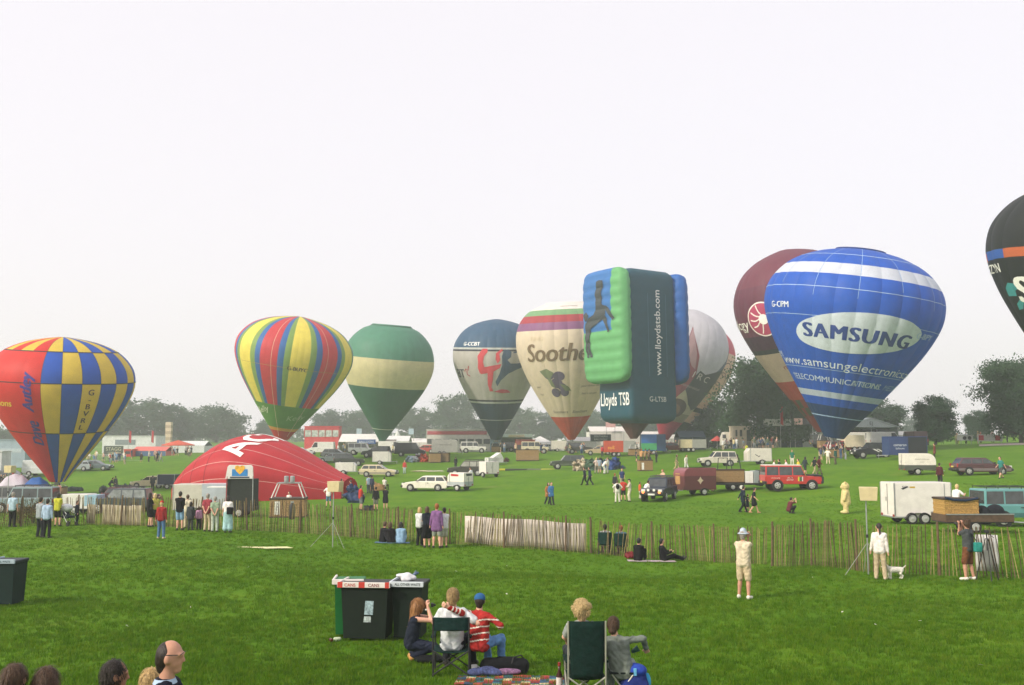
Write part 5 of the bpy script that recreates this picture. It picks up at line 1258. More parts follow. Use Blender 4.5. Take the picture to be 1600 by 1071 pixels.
# people with their feet at a picture point: (x, y, label, options)
def PP(x, y, label, **kw): return person(gp(x, y), label, **kw)[0]
G1 = 'spectators along the paling fence'
T_, L_, D_2 = 'tee', 'long', 'dress'
for x, y, lb, kw in [
 (18, 824, 'person in a pale blue shirt and black trousers by the fence at the picture edge', dict(top=(T_, '#a9c0cf'), bot=('trousers', '#1c1c20'), hair=('short', 'grey'))),
 (61, 840, 'person in a grey shirt leaning close to a person with a small backpack', dict(pose='crossed', rz=-20, top=(T_, '#8f979c'), bot=('trousers', '#23252c'), hair=('short', 'dark'), h=1.76)),
 (72, 841, 'person in a light blue shirt with dark straps, next to the grey-shirted one', dict(pose='stand2', top=(L_, '#9fb4cc'), bot=('trousers', '#1b1c22'), hair=('short', 'dark'), h=1.7)),
 (89, 823, 'person in a yellow top and black shorts at the fence', dict(pose='crossed', top=(T_, '#b9b83a'), bot=('shorts', '#17171b'), hair=('bob', 'dark'), h=1.66)),
 (119, 821, 'child in a dark coat beside the pushchair', dict(h=1.22, rz=-60, top=('coat', '#2c2f3c'), bot=('trousers', '#22252c'), hair=('short', 'brown'))),
 (233, 824, 'person in a short black dress in front of the white-lined fence', dict(rz=-50, pose='crossed', top=(D_2, '#18181c'), hair=('bob', 'dark'), h=1.66)),
 (241, 823, 'fair-haired person in a yellow vest next to the black dress', dict(rz=40, top=('vest', '#c8c060'), bot=('shorts', '#3a3a40'), hair=('bob', 'fair'), h=1.62)),
 (251, 842, 'person in a red sweater, red cap and jeans standing out on the grass', dict(pose='stand2', top=(L_, '#8e2c2c'), bot=('trousers', '#4f6f94'), hair=('short', 'fair'), hat=('cap', '#a83230'), shoes='#c8b8a0', h=1.6)),
 (280, 829, 'person in a black jacket and light blue trousers by the long grey trailer', dict(pose='crossed', top=(L_, '#1b1a1e'), bot=('shorts', '#7fa3c4'), hair=('short', 'dark'), h=1.8)),
 (292, 826, 'person in a cream shirt half hidden behind the black jacket', dict(rz=20, top=(T_, '#d6cdb4'), bot=('trousers', '#c6b99c'), hair=('short', 'brown'), h=1.6)),
 (297, 829, 'child in a long charcoal coat among the fence crowd', dict(h=1.32, top=('coat', '#3b3f42'), bot=('trousers', '#3c4040'), hair=('bob', 'dark'))),
 (310, 828, 'small child in a pink top holding onto the fence', dict(h=1.08, top=(L_, '#b888a8'), bot=('trousers', '#31303a'), hair=('bob', 'brown'))),
 (323, 831, 'person in a maroon shirt bending forward with hands behind the back', dict(pose='behind', rz=-10, top=(T_, '#8c3a44'), bot=('trousers', '#b9a98c'), hair=('short', 'grey'), h=1.74)),
 (335, 832, 'person in a sage green top and pale trousers with hands behind the back', dict(pose='behind', rz=10, top=(T_, '#8ea088'), bot=('trousers', '#b4bcb0'), hair=('short', 'grey'), h=1.62)),
 (355, 833, 'person in a white tee and pale blue skirt with a black shoulder bag', dict(top=(T_, '#e4e0dc'), bot=('long_skirt', '#9cc0c4'), hair=('bob', 'dark'), h=1.68)),
 (513, 793, 'person in a white tee and blue shorts standing beyond the fence by the speaker pole', dict(pose='hips', top=(T_, '#e4e2dc'), bot=('shorts', '#557a96'), hair=('short', 'brown'), h=1.75)),
 (563, 798, 'person in a red tee and grey shorts beyond the fence, beside a dark bag', dict(pose='crossed', rz=-60, top=(T_, '#b83a2e'), bot=('shorts', '#6c7478'), hair=('short', 'brown'), h=1.78)),
 (587, 798, 'person in black top and camouflage shorts between the red tee and black dress', dict(rz=10, top=(L_, '#1d1b1f'), bot=('shorts', '#77786c'), hair=('short', 'dark'), h=1.66)),
 (602, 797, 'person in a black dress with bare legs beyond the fence', dict(pose='crossed', top=(D_2, '#1b1b22'), hair=('short', 'dark'), h=1.66)),
 (576, 771, 'person in a light blue top behind the red-shirted group', dict(rz=30, top=(T_, '#9fb2c6'), bot=('trousers', '#4a505c'), hair=('short', 'dark'))),
 (581, 772, 'person in navy close to the light blue top', dict(rz=-30, top=(L_, '#2b3448'), bot=('trousers', '#2b3038'), hair=('short', 'dark'))),
 (601, 766, 'person in a white top sitting on a tan bundle in mid field', dict(pose='chair', rz=-20, top=(T_, '#dcd8ce'), bot=('trousers', '#4a4438'), hair=('short', 'dark'))),
 (632, 741, 'person in a red top and pale jeans standing alone beside the cream estate', dict(rz=180, top=(L_, '#b8443e'), bot=('trousers', '#a8b4b8'), hair=('short', 'dark'))),
 (737, 757, 'person in white working at the back of the white-and-red trailer', dict(pose='reach', rz=60, top=(T_, '#d8dde0'), bot=('trousers', '#b9c2c8'), hair=('short', 'brown'))),
 (734, 741, 'person in a cream top next to the dark off-road car', dict(pose='bend', rz=60, top=(T_, '#d2c6a8'), bot=('trousers', '#6a6458'), hair=('short', 'brown'))),
 (712, 733, 'person in black beside the roof rack of the dark off-road car', dict(rz=20, top=(L_, '#23272a'), bot=('trousers', '#23272a'), hair=('short', 'dark'))),
 (856, 790, 'person in an orange jacket walking arm in arm across the empty grass', dict(pose='walk', rz=-150, top=('coat', '#a06a3c'), bot=('trousers', '#2c2f38'), hair=('bob', 'dark'), h=1.7)),
 (861, 790, 'person in a bright blue jacket walking with the orange jacket', dict(pose='walk', rz=-160, top=('coat', '#3f74a8'), bot=('trousers', '#20242e'), hair=('short', 'brown'), h=1.72)),
 (914, 759, 'person all in black striding across the grass by the green car', dict(pose='walk', rz=70, top=(L_, '#1c2230'), bot=('trousers', '#191c24'), hair=('short', 'dark'))),
 (922, 759, 'person in navy striding right behind the one in black', dict(pose='walk', rz=75, top=(L_, '#25304a'), bot=('trousers', '#1b1f2a'), hair=('short', 'dark'))),
 (965, 786, 'person in white with a black rucksack, nearest of the group by the navy pick-up', dict(pose='hips', top=(L_, '#dcdad2'), bot=('trousers', '#d0ccc0'), hair=('short', 'brown'))),
 (974, 783, 'person in a red tee with dark shorts beside the white-clad rucksack wearer', dict(pose='hips', top=(T_, '#b8382c'), bot=('shorts', '#2c2a2e'), hair=('short', 'dark'))),
 (984, 784, 'person in a beige jacket and pale trousers facing the red tee', dict(pose='crossed', rz=100, top=(L_, '#b8b2a0'), bot=('trousers', '#cfc8b4'), hair=('short', 'black'), hat=('cap', '#202226'))),
 (961, 771, 'person in a black waistcoat over white sleeves, behind the red tee', dict(rz=-40, top=(L_, '#2a2c30'), bot=('trousers', '#b4ac98'), hair=('short', 'ginger'))),
 (972, 762, 'person in a navy top standing farthest in the group by the pick-up', dict(rz=180, top=(T_, '#2c3a66'), bot=('trousers', '#a09880'), hair=('short', 'brown'))),
 (1000, 780, 'child in an orange top next to the open pick-up door', dict(h=1.35, rz=-70, top=(T_, '#c25a30'), bot=('trousers', '#c8c0b4'), hair=('short', 'brown'))),
 (1009, 784, 'person in a white shirt leaning into the navy pick-up', dict(pose='bend', rz=-60, top=(L_, '#e2e0da'), bot=('trousers', '#3a3c40'), hair=('short', 'dark'))),
 (1038, 766, 'person in a striped pale shirt behind the roof of the navy pick-up', dict(rz=120, pose='reach', top=(T_, '#c9a890'), bot=('trousers', '#555048'), hair=('short', 'ginger'), h=1.8)),
 (1057, 736, 'person in khaki with a shoulder bag walking in mid field', dict(pose='walk', rz=-110, top=(T_, '#7f7c5c'), bot=('shorts', '#a89a74'), hair=('bob', 'brown'))),
 (1072, 737, 'person in white walking with the khaki-clad one', dict(pose='walk', rz=-140, top=(L_, '#dad6cc'), bot=('trousers', '#c6c8c4'), hair=('short', 'dark'))),
 (1017, 733, 'person in jeans leaning on the small basket', dict(pose='reach', rz=60, top=(T_, '#3a4658'), bot=('trousers', '#7f9cb8'), hair=('short', 'dark'))),
 (1026, 723, 'person in dark clothes behind the small basket group', dict(rz=40, top=(L_, '#2e3436'), bot=('trousers', '#3a3c40'), hair=('short', 'dark'))),
 (994, 722, 'person with a dark top and pale legs left of the small basket', dict(rz=-90, top=(T_, '#30383a'), bot=('shorts', '#3c4042'), hair=('short', 'dark'))),
 (932, 740, 'person in a white and pink top behind the green off-road car', dict(pose='hips', rz=20, top=(T_, '#d8c4bc'), bot=('trousers', '#9a948a'), hair=('bob', 'fair'))),
 (937, 740, 'person in a denim top close to the white and pink top', dict(rz=-20, top=(T_, '#8a98a8'), bot=('shorts', '#8a8478'), hair=('bob', 'brown'))),
 (944, 741, 'person all in white bending over a heap of fabric', dict(pose='bend', rz=-70, top=(T_, '#dcdad4'), bot=('trousers', '#c8c8c0'), hair=('short', 'grey'))),
 (950, 740, 'person in a pale tee beside the one bending over fabric', dict(rz=60, top=(T_, '#d0d0c8'), bot=('trousers', '#a8a89e'), hair=('short', 'brown'))),
 (941, 714, 'person in a red tee with the back to us in front of the orange trailer', dict(top=(T_, '#b23440'), bot=('trousers', '#3c3c42'), hair=('short', 'dark'))),
 (1113, 768, 'person in a white shirt and dark shorts working at the basket trailer', dict(pose='reach', rz=-70, top=(T_, '#e0deda'), bot=('shorts', '#3a3c42'), hair=('short', 'dark'))),
 (1161, 802, 'person in a long navy coat walking on the open grass', dict(pose='walk', rz=-80, top=('coat', '#1b2433'), bot=('trousers', '#151a24'), hair=('short', 'dark'), h=1.76)),
 (1168, 801, 'child between the navy coat and the black dress', dict(h=1.2, pose='walk', rz=-80, top=(D_2, '#252a36'), hair=('short', 'brown'))),
 (1178, 803, 'person in a sleeveless black dress striding on the open grass', dict(pose='walk', rz=-100, top=(D_2, '#191a20'), hair=('short', 'dark'), h=1.68, shoes='#b88a68')),
 (1236, 803, 'photographer in a maroon tee squatting on the grass', dict(pose='squat', rz=-70, top=(T_, '#5e2a32'), bot=('trousers', '#1c1e24'), hair=('short', 'dark'))),
 (1565, 749, 'person in a teal tee walking beside the maroon estate car', dict(pose='walk', rz=110, top=(T_, '#2f7a74'), bot=('shorts', '#4a4c4a'), hair=('short', 'dark'))),
 (1469, 760, 'person in a dark maroon top behind the large white trailer', dict(rz=-40, top=(L_, '#4a1f26'), bot=('trousers', '#2c2a2e'), hair=('short', 'dark'))),
 (1461, 719, 'person in a rust-red coat standing alone on the upper slope', dict(rz=60, top=('coat', '#6e3026'), bot=('trousers', '#3a2c28'), hair=('short', 'dark'))),
 (1238, 728, 'person in a green tee and white trousers in mid field', dict(pose='stand2', rz=170, top=(T_, '#1f6a54'), bot=('trousers', '#d6d2c8'), hair=('short', 'brown'))),
 (1258, 743, 'person in a dark green top walking behind the red car', dict(pose='walk', rz=-60, top=(L_, '#2a3438'), bot=('shorts', '#2c3034'), hair=('bob', 'dark'))),
 (1273, 743, 'person in a black tee and tan trousers ahead of the red coat', dict(pose='walk', rz=-70, top=(T_, '#1c1f22'), bot=('trousers', '#a59878'), hair=('short', 'dark'))),
 (1280, 742, 'person in a dark red coat right behind the black tee', dict(pose='walk', rz=-80, top=('coat', '#5c1f28'), bot=('trousers', '#8a7c68'), hair=('bob', 'dark'))),
 (1210, 748, 'person in white seen over the white car roof, nearest its tail', dict(rz=-100, top=(T_, '#e2ded8'), bot=('trousers', '#4a4a4e'), hair=('short', 'brown'))),
 (1218, 747, 'person in dark clothes seen over the white car roof', dict(rz=60, top=(L_, '#2f3536'), bot=('trousers', '#34363a'), hair=('short', 'brown'))),
 (1229, 748, 'person in a pale pink top seen over the white car roof', dict(rz=90, top=(T_, '#e0cdd2'), bot=('trousers', '#6a6a70'), hair=('short', 'dark'))),
 (1248, 747, 'person in a yellow tee seen over the front of the white car roof', dict(rz=90, top=(T_, '#d2b83a'), bot=('trousers', '#3c4044'), hair=('short', 'dark'))),
 (1294, 726, 'person in white, nearest of the crowd under the blue balloon', dict(pose='hips', rz=-30, top=(T_, '#dad6cc'), bot=('trousers', '#c8bca0'), hair=('short', 'grey'))),
 (1306, 726, 'person in a teal green top beside the white one under the blue balloon', dict(rz=40, top=(L_, '#22584f'), bot=('trousers', '#6a6450'), hair=('short', 'dark'))),
 (1167, 713, 'steward in a bright yellow vest by the grey cabins', dict(rz=30, top=(L_, '#c8cc30'), bot=('trousers', '#4a4a3c'), hair=('short', 'dark'))),
 (172, 769, 'person in dark clothes sorting kit on the grass beyond the fence', dict(pose='bend', rz=-60, top=(L_, '#2a2e33'), bot=('trousers', '#25282e'), hair=('short', 'dark'))),
 (180, 768, 'person in charcoal standing over the kit heap', dict(pose='stand2', rz=60, top=(L_, '#4a4f50'), bot=('trousers', '#34383a'), hair=('short', 'dark'))),
 (92, 777, 'child in a pink and white top in front of the chequered balloon', dict(h=1.4, rz=30, top=(T_, '#d89088'), bot=('trousers', '#c8a898'), hair=('short', 'dark'))),
 (533, 779, 'person in a cream shirt by the tip of the red envelope', dict(rz=-50, top=(T_, '#cfc8a0'), bot=('trousers', '#b9ac88'), hair=('short', 'brown'))),
 (550, 782, 'person in navy pulling on the tip of the red envelope', dict(pose='reach', rz=70, top=(L_, '#26365c'), bot=('trousers', '#2c3440'), hair=('short', 'dark'))),
 (238, 768, 'person in dark clothes by the beige estate car', dict(rz=10, top=(L_, '#2a3234'), bot=('trousers', '#26282c'), hair=('short', 'dark'))),
]: PP(x, y, lb, **{**dict(res=.03), **kw})
# camera in the squatting photographer's hands and others' things
# trio on the blue rug, and the four watchers by the fence
for x, y, lb, kw in [
 (598, 848, 'person in black sitting on the blue rug, hugging the knees', dict(pose='sit_ground', rz=-40, top=(L_, '#15161a'), bot=('trousers', '#17181c'), hair=('short', 'brown'))),
 (611, 849, 'person in dark clothes sitting between the other two on the blue rug', dict(pose='sit_ground', rz=30, top=(L_, '#1d1b20'), bot=('trousers', '#1b1c20'), hair=('bob', 'brown'))),
 (626, 849, 'person in a pale blue jacket sitting on the blue rug', dict(pose='sit_ground', rz=5, top=('coat', '#86a6c2'), bot=('trousers', '#17181d'), hair=('bob', 'black'))),
 (655, 853, 'person with fair hair, a white top and black trousers by the fence', dict(pose='crossed', rz=-30, top=(T_, '#c6c8c8'), bot=('trousers', '#16171b'), hair=('bob', 'blond'), h=1.62)),
 (667, 856, 'person in a dark jacket and short black skirt, arm round a companion', dict(pose='crossed', rz=15, top=(L_, '#1e2430'), bot=('skirt', '#121318'), hair=('bob', 'brown'), h=1.7)),
 (682, 857, 'person in a loose purple shirt and grey shorts', dict(pose='stand2', rz=-5, top=('coat', '#7c5886'), bot=('shorts', '#8f968c'), hair=('short', 'ginger'), h=1.84)),
 (694, 856, 'person in a white top mostly hidden by the purple shirt', dict(pose='crossed', rz=20, top=(T_, '#cfccd4'), bot=('shorts', '#a9a89e'), hair=('short', 'dark'), h=1.66)),
]: PP(x, y, lb, **{**dict(res=.028), **kw})
# ------------------------------------------------------------------ the paling fence
PALE = [M(rgb(h), .9, .35, 11, bump=.5) for h in ('#6a5a42', '#7d704c', '#4a3c2c', '#8f8454', '#5c4c38')]
def pale_mesh(h, seed):
    r = random.Random(seed); w0, t0 = r.uniform(.024, .036), r.uniform(.012, .020); b = MB()
    V = []; x = y = 0
    for k in range(4):
        z = -.02 + (h + .02) * k / 3; x += r.uniform(-.010, .010) if k else 0; y += r.uniform(-.006, .006) if k else 0; w = w0 * (1 - .16 * k / 3)
        V += [(x - w / 2, y - t0 / 2, z), (x + w / 2, y - t0 / 2, z), (x + w * .35, y + t0 / 2, z), (x - w * .4, y + t0 / 2, z)]
    V.append((x, y, h + .05)); F = [(3, 2, 1, 0)]
    for k in range(3): F += [(4 * k + i, 4 * k + (i + 1) % 4, 4 * k + 4 + (i + 1) % 4, 4 * k + 4 + i) for i in range(4)]
    F += [(12 + i, 12 + (i + 1) % 4, 16) for i in range(4)]
    return pyd(V, F)
_pl = [pale_mesh(random.Random(i).uniform(1.30, 1.40), i) for i in range(14)]
for i, me in enumerate(_pl): me.materials.append(PALE[i % 5])
_post = MB().tube((0, 0, -.2), (0, 0, 1.5), .042, .036, 8).mesh()
_post.materials.append(WOODP)
def fence_run(label, path, step, gap=None, seed=0, group=None, scale=1.0):
    pts = [gp(x, y) for x, y in path]; o0 = pts[0].copy(); r = random.Random(seed)
    t = thing('paling_fence', label, 'fence', o0, group=group)
    acc = 0.0; nxt = 0.0; npost = 0.0; wires = {.25: [], .72: [], 1.15: []}
    for a, b in zip(pts[:-1], pts[1:]):
        L = (b - a).xy.length; ang = math.atan2(b.y - a.y, b.x - a.x); s = 0
        while nxt < acc + L:
            k = (nxt - acc) / L; p = a.lerp(b, k); p.z = g1(p.x, p.y)
            sag = .05 * math.sin(nxt * 1.1) + .04 * math.sin(nxt * .43 + 1)
            o = link('pale', _pl[r.randrange(14)], None, t, p - o0 + Vector((0, r.uniform(-.01, .01), 0)))
            o.rotation_euler = (r.gauss(0, .03), r.gauss(sag, .045), ang + r.gauss(0, .1)); o.scale = (1, 1, scale * r.uniform(.97, 1.03))
            nxt += step * r.uniform(.85, 1.15)
        while npost < acc + L:
            k = (npost - acc) / L; p = a.lerp(b, k); p.z = g1(p.x, p.y); o = link('post', _post, None, t, p - o0 + Vector((0, -.05, 0))); o.rotation_euler = (r.gauss(0, .02), r.gauss(0, .02), 0); o.scale = (1, 1, scale); npost += 2.6
        n = max(2, int(L / .8))
        for i in range(n):
            p = a.lerp(b, i / n); p.z = g1(p.x, p.y)
            for h in wires: wires[h].append(p - o0 + Vector((0, -.02, h * scale + .015 * math.sin(i * 1.7))))
        acc += L
    for h, W_ in wires.items(): MB().path(W_, .0018, 4).build('wire', BLACKP, t)
    return t
FA = [(-60, 826), (60, 822), (130, 820), (250, 823)]; FB = [(252, 823), (360, 828), (520, 837), (700, 850)]; FC = [(703, 850), (800, 857), (920, 865)]; FD = [(923, 865), (1080, 876), (1198, 882)]; FE = [(1206, 885), (1350, 894), (1480, 900), (1650, 907)]
fence_run('paling fence run behind the crowd beside the chequered balloon', FA, .085, seed=1)
fence_run('paling fence run in front of the wicker basket and red envelope', FB, .08, seed=2)
fence_run('paling fence run hung with the long white sheet', FC, .085, seed=3)
fence_run('leaning yellowish paling fence run behind the seated watchers', FD, .082, seed=4)
fence_run('tall sparse paling fence run in front of the big white trailer', FE, .105, seed=5, scale=1.10)
def banner(label, path, z0, z1, hexc, back=.16, name='fence_banner', tilt=None):
    pts = [gp(x, y) for x, y in path]; o0 = pts[0].copy(); V = []; L = 0; n = 40; tot = sum((b - a).xy.length for a, b in zip(pts[:-1], pts[1:]))
    for i in range(n + 1):
        s = tot * i / n; q = s
        for a, b in zip(pts[:-1], pts[1:]):
            l = (b - a).xy.length
            if q <= l + 1e-6: p = a.lerp(b, q / l); break
            q -= l
        p.z = g1(p.x, p.y)
        for j in range(5):
            z = z0 + (z1 - z0) * j / 4 + .02 * math.sin(s * 2.3 + 1)
            V.append(p - o0 + Vector((0, back + .02 * math.sin(s * 5 + j), z)))
    F = [(i * 5 + j, (i + 1) * 5 + j, (i + 1) * 5 + j + 1, i * 5 + j + 1) for i in range(n) for j in range(4)]
    me = pyd(V, F); o = link(name, me, M(rgb(hexc), .8, .06, 2, trans=.15), None, o0, smooth=True); md = o.modifiers.new('s', 'SOLIDIFY'); md.thickness = .006
    return tag(o, label, 'banner')
banner('long white sheet hung along the inside of the fence', [(726, 852), (800, 857), (916, 865)], .08, 1.20, '#dcd2c8')
banner('cream sheet behind the palings next to the red sweater', [(157, 820.5), (218, 822)], .03, .98, '#c6bda4')
banner('narrow cream sheet at the start of the white-lined fence', [(133, 820), (146, 820.3)], .03, .98, '#c6bda4')
banner('short white sheet on the fence by the tripod', [(1530, 902), (1566, 903.5)], .15, 1.25, '#d4d4d2')
# ------------------------------------------------------------------ speakers on poles
def speaker(px, d, label, ph=2.3):
    p = gd(px, d); t = thing('speaker_pole', label, 'loudspeaker', p)
    MB().tube((0, 0, 0), (0, 0, ph), .022, n=8).build('pole', STEEL, t); MB().tube((0, 0, ph * .5), (0, 0, ph * .5 + .1), .045, n=8).build('clamp', BLACKP, t)
    MB().prism([(-.17, ph), (.33, ph), (.36, ph + .42), (-.2, ph + .42)], -.2, .2).build('speaker_box', M(rgb('#c2b48c'), .7, .1, 4), t, bevel=.015).rotation_euler.z = R(-18)
    for dx, dy in ((-.85, -.3), (.55, -.45), (.1, .7)): MB().tube((0, 0, 1.0), (dx, dy, g1(p.x + dx, p.y + dy) - p.z), .010, n=6).build('stay', M((.30, .32, .28), .6), t)
    return t
speaker(1347, 31.6, 'cream loudspeaker on a tall pole beside the fence in front of the costumed figure')
speaker(524, 41.3, 'cream loudspeaker on a pole beside the tip of the red envelope', 2.25)
speaker(20, 60, 'small loudspeaker on a pole in front of the deflated white envelope', 2.4)

# ------------------------------------------------------------------ the fallen red envelope
pe0, pe1 = gd(283, 93), gd(549, 90); AX = (pe1 - pe0); LEN = AX.xy.length; ux = Vector((AX.x, AX.y, 0)).normalized(); uy = Vector((-ux.y, ux.x, 0))
t = thing('balloon_envelope', 'half-inflated red balloon envelope lying on its side on the grass', 'balloon', pe0)
hp = [(0, .6), (.03, 1.7), (.09, 2.9), (.18, 4.1), (.3, 5.2), (.43, 5.75), (.55, 5.5), (.7, 4.45), (.82, 3.35), (.92, 2.4), (1.0, 1.75)]
HH = np.array(spline(hp))
def env(s, a, off=0.0):
    """s along, a over the top from the near foot (0) to the far foot (pi)"""
    h = float(np.interp(s, HH[:, 0], HH[:, 1])); w = h * .95 + .5
    g = a / math.pi * 11; bul = .10 * (abs(math.sin(math.pi * g)) - .6) * min(1, h / 3)
    r = 1.0; y = -math.cos(a) * w * (1 + .14 * math.sin(a * 2) ** 2); z = max(0, math.sin(a)) ** .85 * (h + bul) if 0 < a < math.pi else 0
    wr = .05 * math.sin(s * 47 + 2.2 * math.sin(a * 3)) * (1.2 - math.sin(a))
    p = ux * (s * LEN) + uy * (y * (1 + bul * .1) + wr) + Vector((0, 0, z + off)); p -= uy * (off * math.cos(a))
    gx = pe0.x + p.x; gy = pe0.y + p.y; p.z += (g1(gx, gy) - pe0.z) - .03
    return p
RED = nylon('#c4323c', .3)
NS = 60
for gidx in range(11):
    V = []; a0 = math.pi * gidx / 11; a1 = math.pi * (gidx + 1) / 11
    for i in range(NS + 1):
        for k in range(6): V.append(env(i / NS, a0 + (a1 - a0) * k / 5))
    link('gore_panel', pyd(V, [(i * 6 + k, (i + 1) * 6 + k, (i + 1) * 6 + k + 1, i * 6 + k + 1) for i in range(NS) for k in range(5)]), RED, t, smooth=True)
for gidx in (1, 2, 3, 4):
    a = math.pi * gidx / 11; V = []
    for i in range(NS + 1): V += [env(i / NS, a - .005, .03), env(i / NS, a + .005, .03)]
    link('load_tape', pyd(V, [(2 * i, 2 * i + 2, 2 * i + 3, 2 * i + 1) for i in range(NS)]), M(rgb('#d89c98'), .7), t)
for s in (.14, .22, .32):
    V = []
    for i in range(25): a = math.pi * .5 * i / 24; V += [env(s + .02 * math.sin(a), a, .02), env(s + .003 + .02 * math.sin(a), a, .02)]
    link('seam', pyd(V, [(2 * i, 2 * i + 2, 2 * i + 3, 2 * i + 1) for i in range(24)]), M(rgb('#7a1c26'), .8), t)
link('lettering', text_mesh('ACI', lambda x, y: env(.44 - (y * .85 - x * .30) / LEN, .66 + x * .150, .05), 2.8, cell=.3, align=(.0, .5), bold=.02), M(rgb('#e8e2de'), .7), t)
# deflated white and blue envelope by the picture edge
p = gp(48, 776); t = thing('balloon_envelope', 'limp white and blue balloon envelope in a heap below the chequered balloon', 'balloon', p)
def heap(fn, col, x0, x1):
    V = []; n = 26; m = 14
    for i in range(n + 1):
        x = x0 + (x1 - x0) * i / n
        for k in range(m + 1):
            a = math.pi * k / m; h, w = fn((x - x0) / (x1 - x0)); V.append((x, -math.cos(a) * w + .08 * math.sin(x * 3), max(0, math.sin(a)) ** .8 * h + .05 * math.sin(x * 7 + a * 5) * math.sin(a)))
    link('gore_panel', pyd(V, [(i * (m + 1) + k, (i + 1) * (m + 1) + k, (i + 1) * (m + 1) + k + 1, i * (m + 1) + k + 1) for i in range(n) for k in range(m)]), nylon(col, .3), t, smooth=True)
heap(lambda s: (.4 + 1.95 * max(0, math.sin(math.pi * s ** .8)) ** .8, 1.4), '#d8d2e0', -3.4, .6)
heap(lambda s: (.15 + 1.9 * max(0, math.sin(math.pi * (.25 + .75 * s))) ** .9, 1.25), '#2f6ab8', -.35, 2.5)
heap(lambda s: (.1 + 1.35 * math.sin(math.pi * (.25 + .75 * s)), 1.6), '#cdbfd4', -.6, 2.2)
heap(lambda s: (.1 + .85 * math.sin(math.pi * (.2 + .8 * s)), 1.85), '#2856a4', -.9, 1.3)
# ------------------------------------------------------------------ baskets on the field
def basket(px, py, label, w, d, h, rz=0, uph=.9, frame=True, mat=None):
    t = thing('wicker_basket', label, 'basket', gp(px, py), R(rz)); basket_parts(t, w, d, h, frame, 0, uph, mat); return t
t = basket(451, 808, 'large wicker basket with white burner uprights behind the fence', 2.15, 1.5, 1.15, 4, 1.0, mat=WICKER)
quad('sign_plate', [(-.78, -.775, .2), (-.45, -.775, .2), (-.45, -.775, 1.02), (-.78, -.775, 1.02)], M((.75, .74, .7), .6), t)
for i, ch in enumerate('88II'): link('lettering', text_mesh(ch, (lambda x, y, z=.88 - i * .19: (-.615 + x, -.79, z + y)), .13), M((.05, .05, .05)), t)
person(t.location, 'child in a white top standing inside the large wicker basket', h=1.35, top=('tee', '#dcd6cc'), bot=('trousers', '#44484c'), hair=('short', 'dark'), dz=.25, rz=160)
gc = thing('gas_cylinder', 'dark gas cylinder leaning against the large wicker basket', 'cylinder', gp(456, 812)); MB().lathe([(.12, 0), (.17, .05), (.17, .85), (.12, .95), (.05, 1.0)], 14).build('tank', BLACKP, gc, smooth=True); MB().lathe([(.1, 1.0), (.1, 1.1)], 10).build('collar', STEEL, gc)
t = basket(824, 720, 'long far wicker basket beside the cream off-road car', 3.4, 1.5, 1.6, 0, frame=False); 
t = basket(679, 723, 'rounded far wicker basket by the heap of coloured cloth', 1.7, 1.5, 1.35, 10, frame=False); t = basket(695, 722, 'dark far wicker basket next to the rounded one', 1.4, 1.3, 1.3, -8, frame=False, mat=WICKD)
t = basket(1008, 736, 'small wicker basket with a white plate and people leaning into it', 1.5, 1.2, 1.15, 5, frame=False)
quad('sign_plate', [(-.5, -.625, .15), (-.25, -.625, .15), (-.25, -.625, .9), (-.5, -.625, .9)], M((.75, .74, .7), .6), t)
for dx, c, hc, lb in ((-.4, '#b58a5c', 'ginger', 'person in tan standing in the small basket, nearest its white plate'), (.0, '#8c7450', 'brown', 'person in khaki standing in the middle of the small basket'), (.4, '#6a5a4a', 'dark', 'person in brown standing at the jeans-wearer end of the small basket')):
    person(t.location + Vector((dx, .1, .1)), lb, top=('tee', c), bot=('trousers', '#4a4438'), hair=('short', hc), rz=random.uniform(-60, 60), h=1.7, dz=.65, pose='reach')
pb_ = [o for o in COL.objects if o.get('label', '').startswith('golden wicker')][0].location
person(pb_ + Vector((.05, .1, .1)), 'fair person in a white shirt standing in the golden basket', top=('tee', '#e2dedc'), bot=('trousers', '#3c4048'), hair=('short', 'fair'), rz=-60, pose='reach', h=1.72, dz=-.1, res=.025)
import mathutils.noise as nz3
# loose cloth, kit and litter on the grass
def cloth(px, py, sx, sy, h, cols, label, name='cloth_heap', rz=0, cat='fabric', seed=1):
    r = random.Random(seed); t = thing(name, label, cat, gp(px, py), R(rz))
    for i, c in enumerate(cols):
        a = (i - (len(cols) - 1) / 2) / max(1, len(cols)) * sx
        pr = [('e', (a + r.uniform(-.5, .5) * sx / len(cols), r.uniform(-.3, .3) * sy, h * r.uniform(.1, .45)), (sx / len(cols) * r.uniform(.35, .7), sy * r.uniform(.3, .5), h * r.uniform(.35, .65))) for k in range(5)]
        me = sdf_mesh(pr, max(.05 if sx > 1 else .02, min(sx / len(cols), h) / 7), .06)
        for v in me.vertices: v.co += v.normal * h * (.30 * nz3.turbulence(v.co * (2.2 / max(.3, h)) + Vector((i * 7, 0, seed)), 3, False) - .15)
        link('fabric_fold', me, nylon(c, .2), t)
    return t
cloth(655, 722, 3.4, 1.2, 1.1, ('#8fa4b8', '#b8bcc4', '#5a2c38', '#c0482c', '#c07048'), 'crumpled heap of blue, white and red envelope cloth by the far basket')
cloth(930, 735, 4.5, 1.6, 1.5, ('#c0b49a', '#44604a', '#3c5a48', '#2f4c66', '#2f4a8a'), 'heap of green and blue envelope cloth behind the green off-road car', seed=4)
cloth(957, 733, 2.6, 1.0, .5, ('#3a5488', '#2c406c'), 'low blue cloth bundle trailing from the green heap', seed=6)
cloth(785, 722, 1.6, .8, .7, ('#8a3038', '#4a1c20'), 'small dark red bundle beside the open-lid trailer', seed=7)
cloth(669, 737, 3.2, 1.2, .16, ('#d2c6a8', '#c8beb0'), 'flat pale cloth on the grass beside the dark off-road car', seed=9)
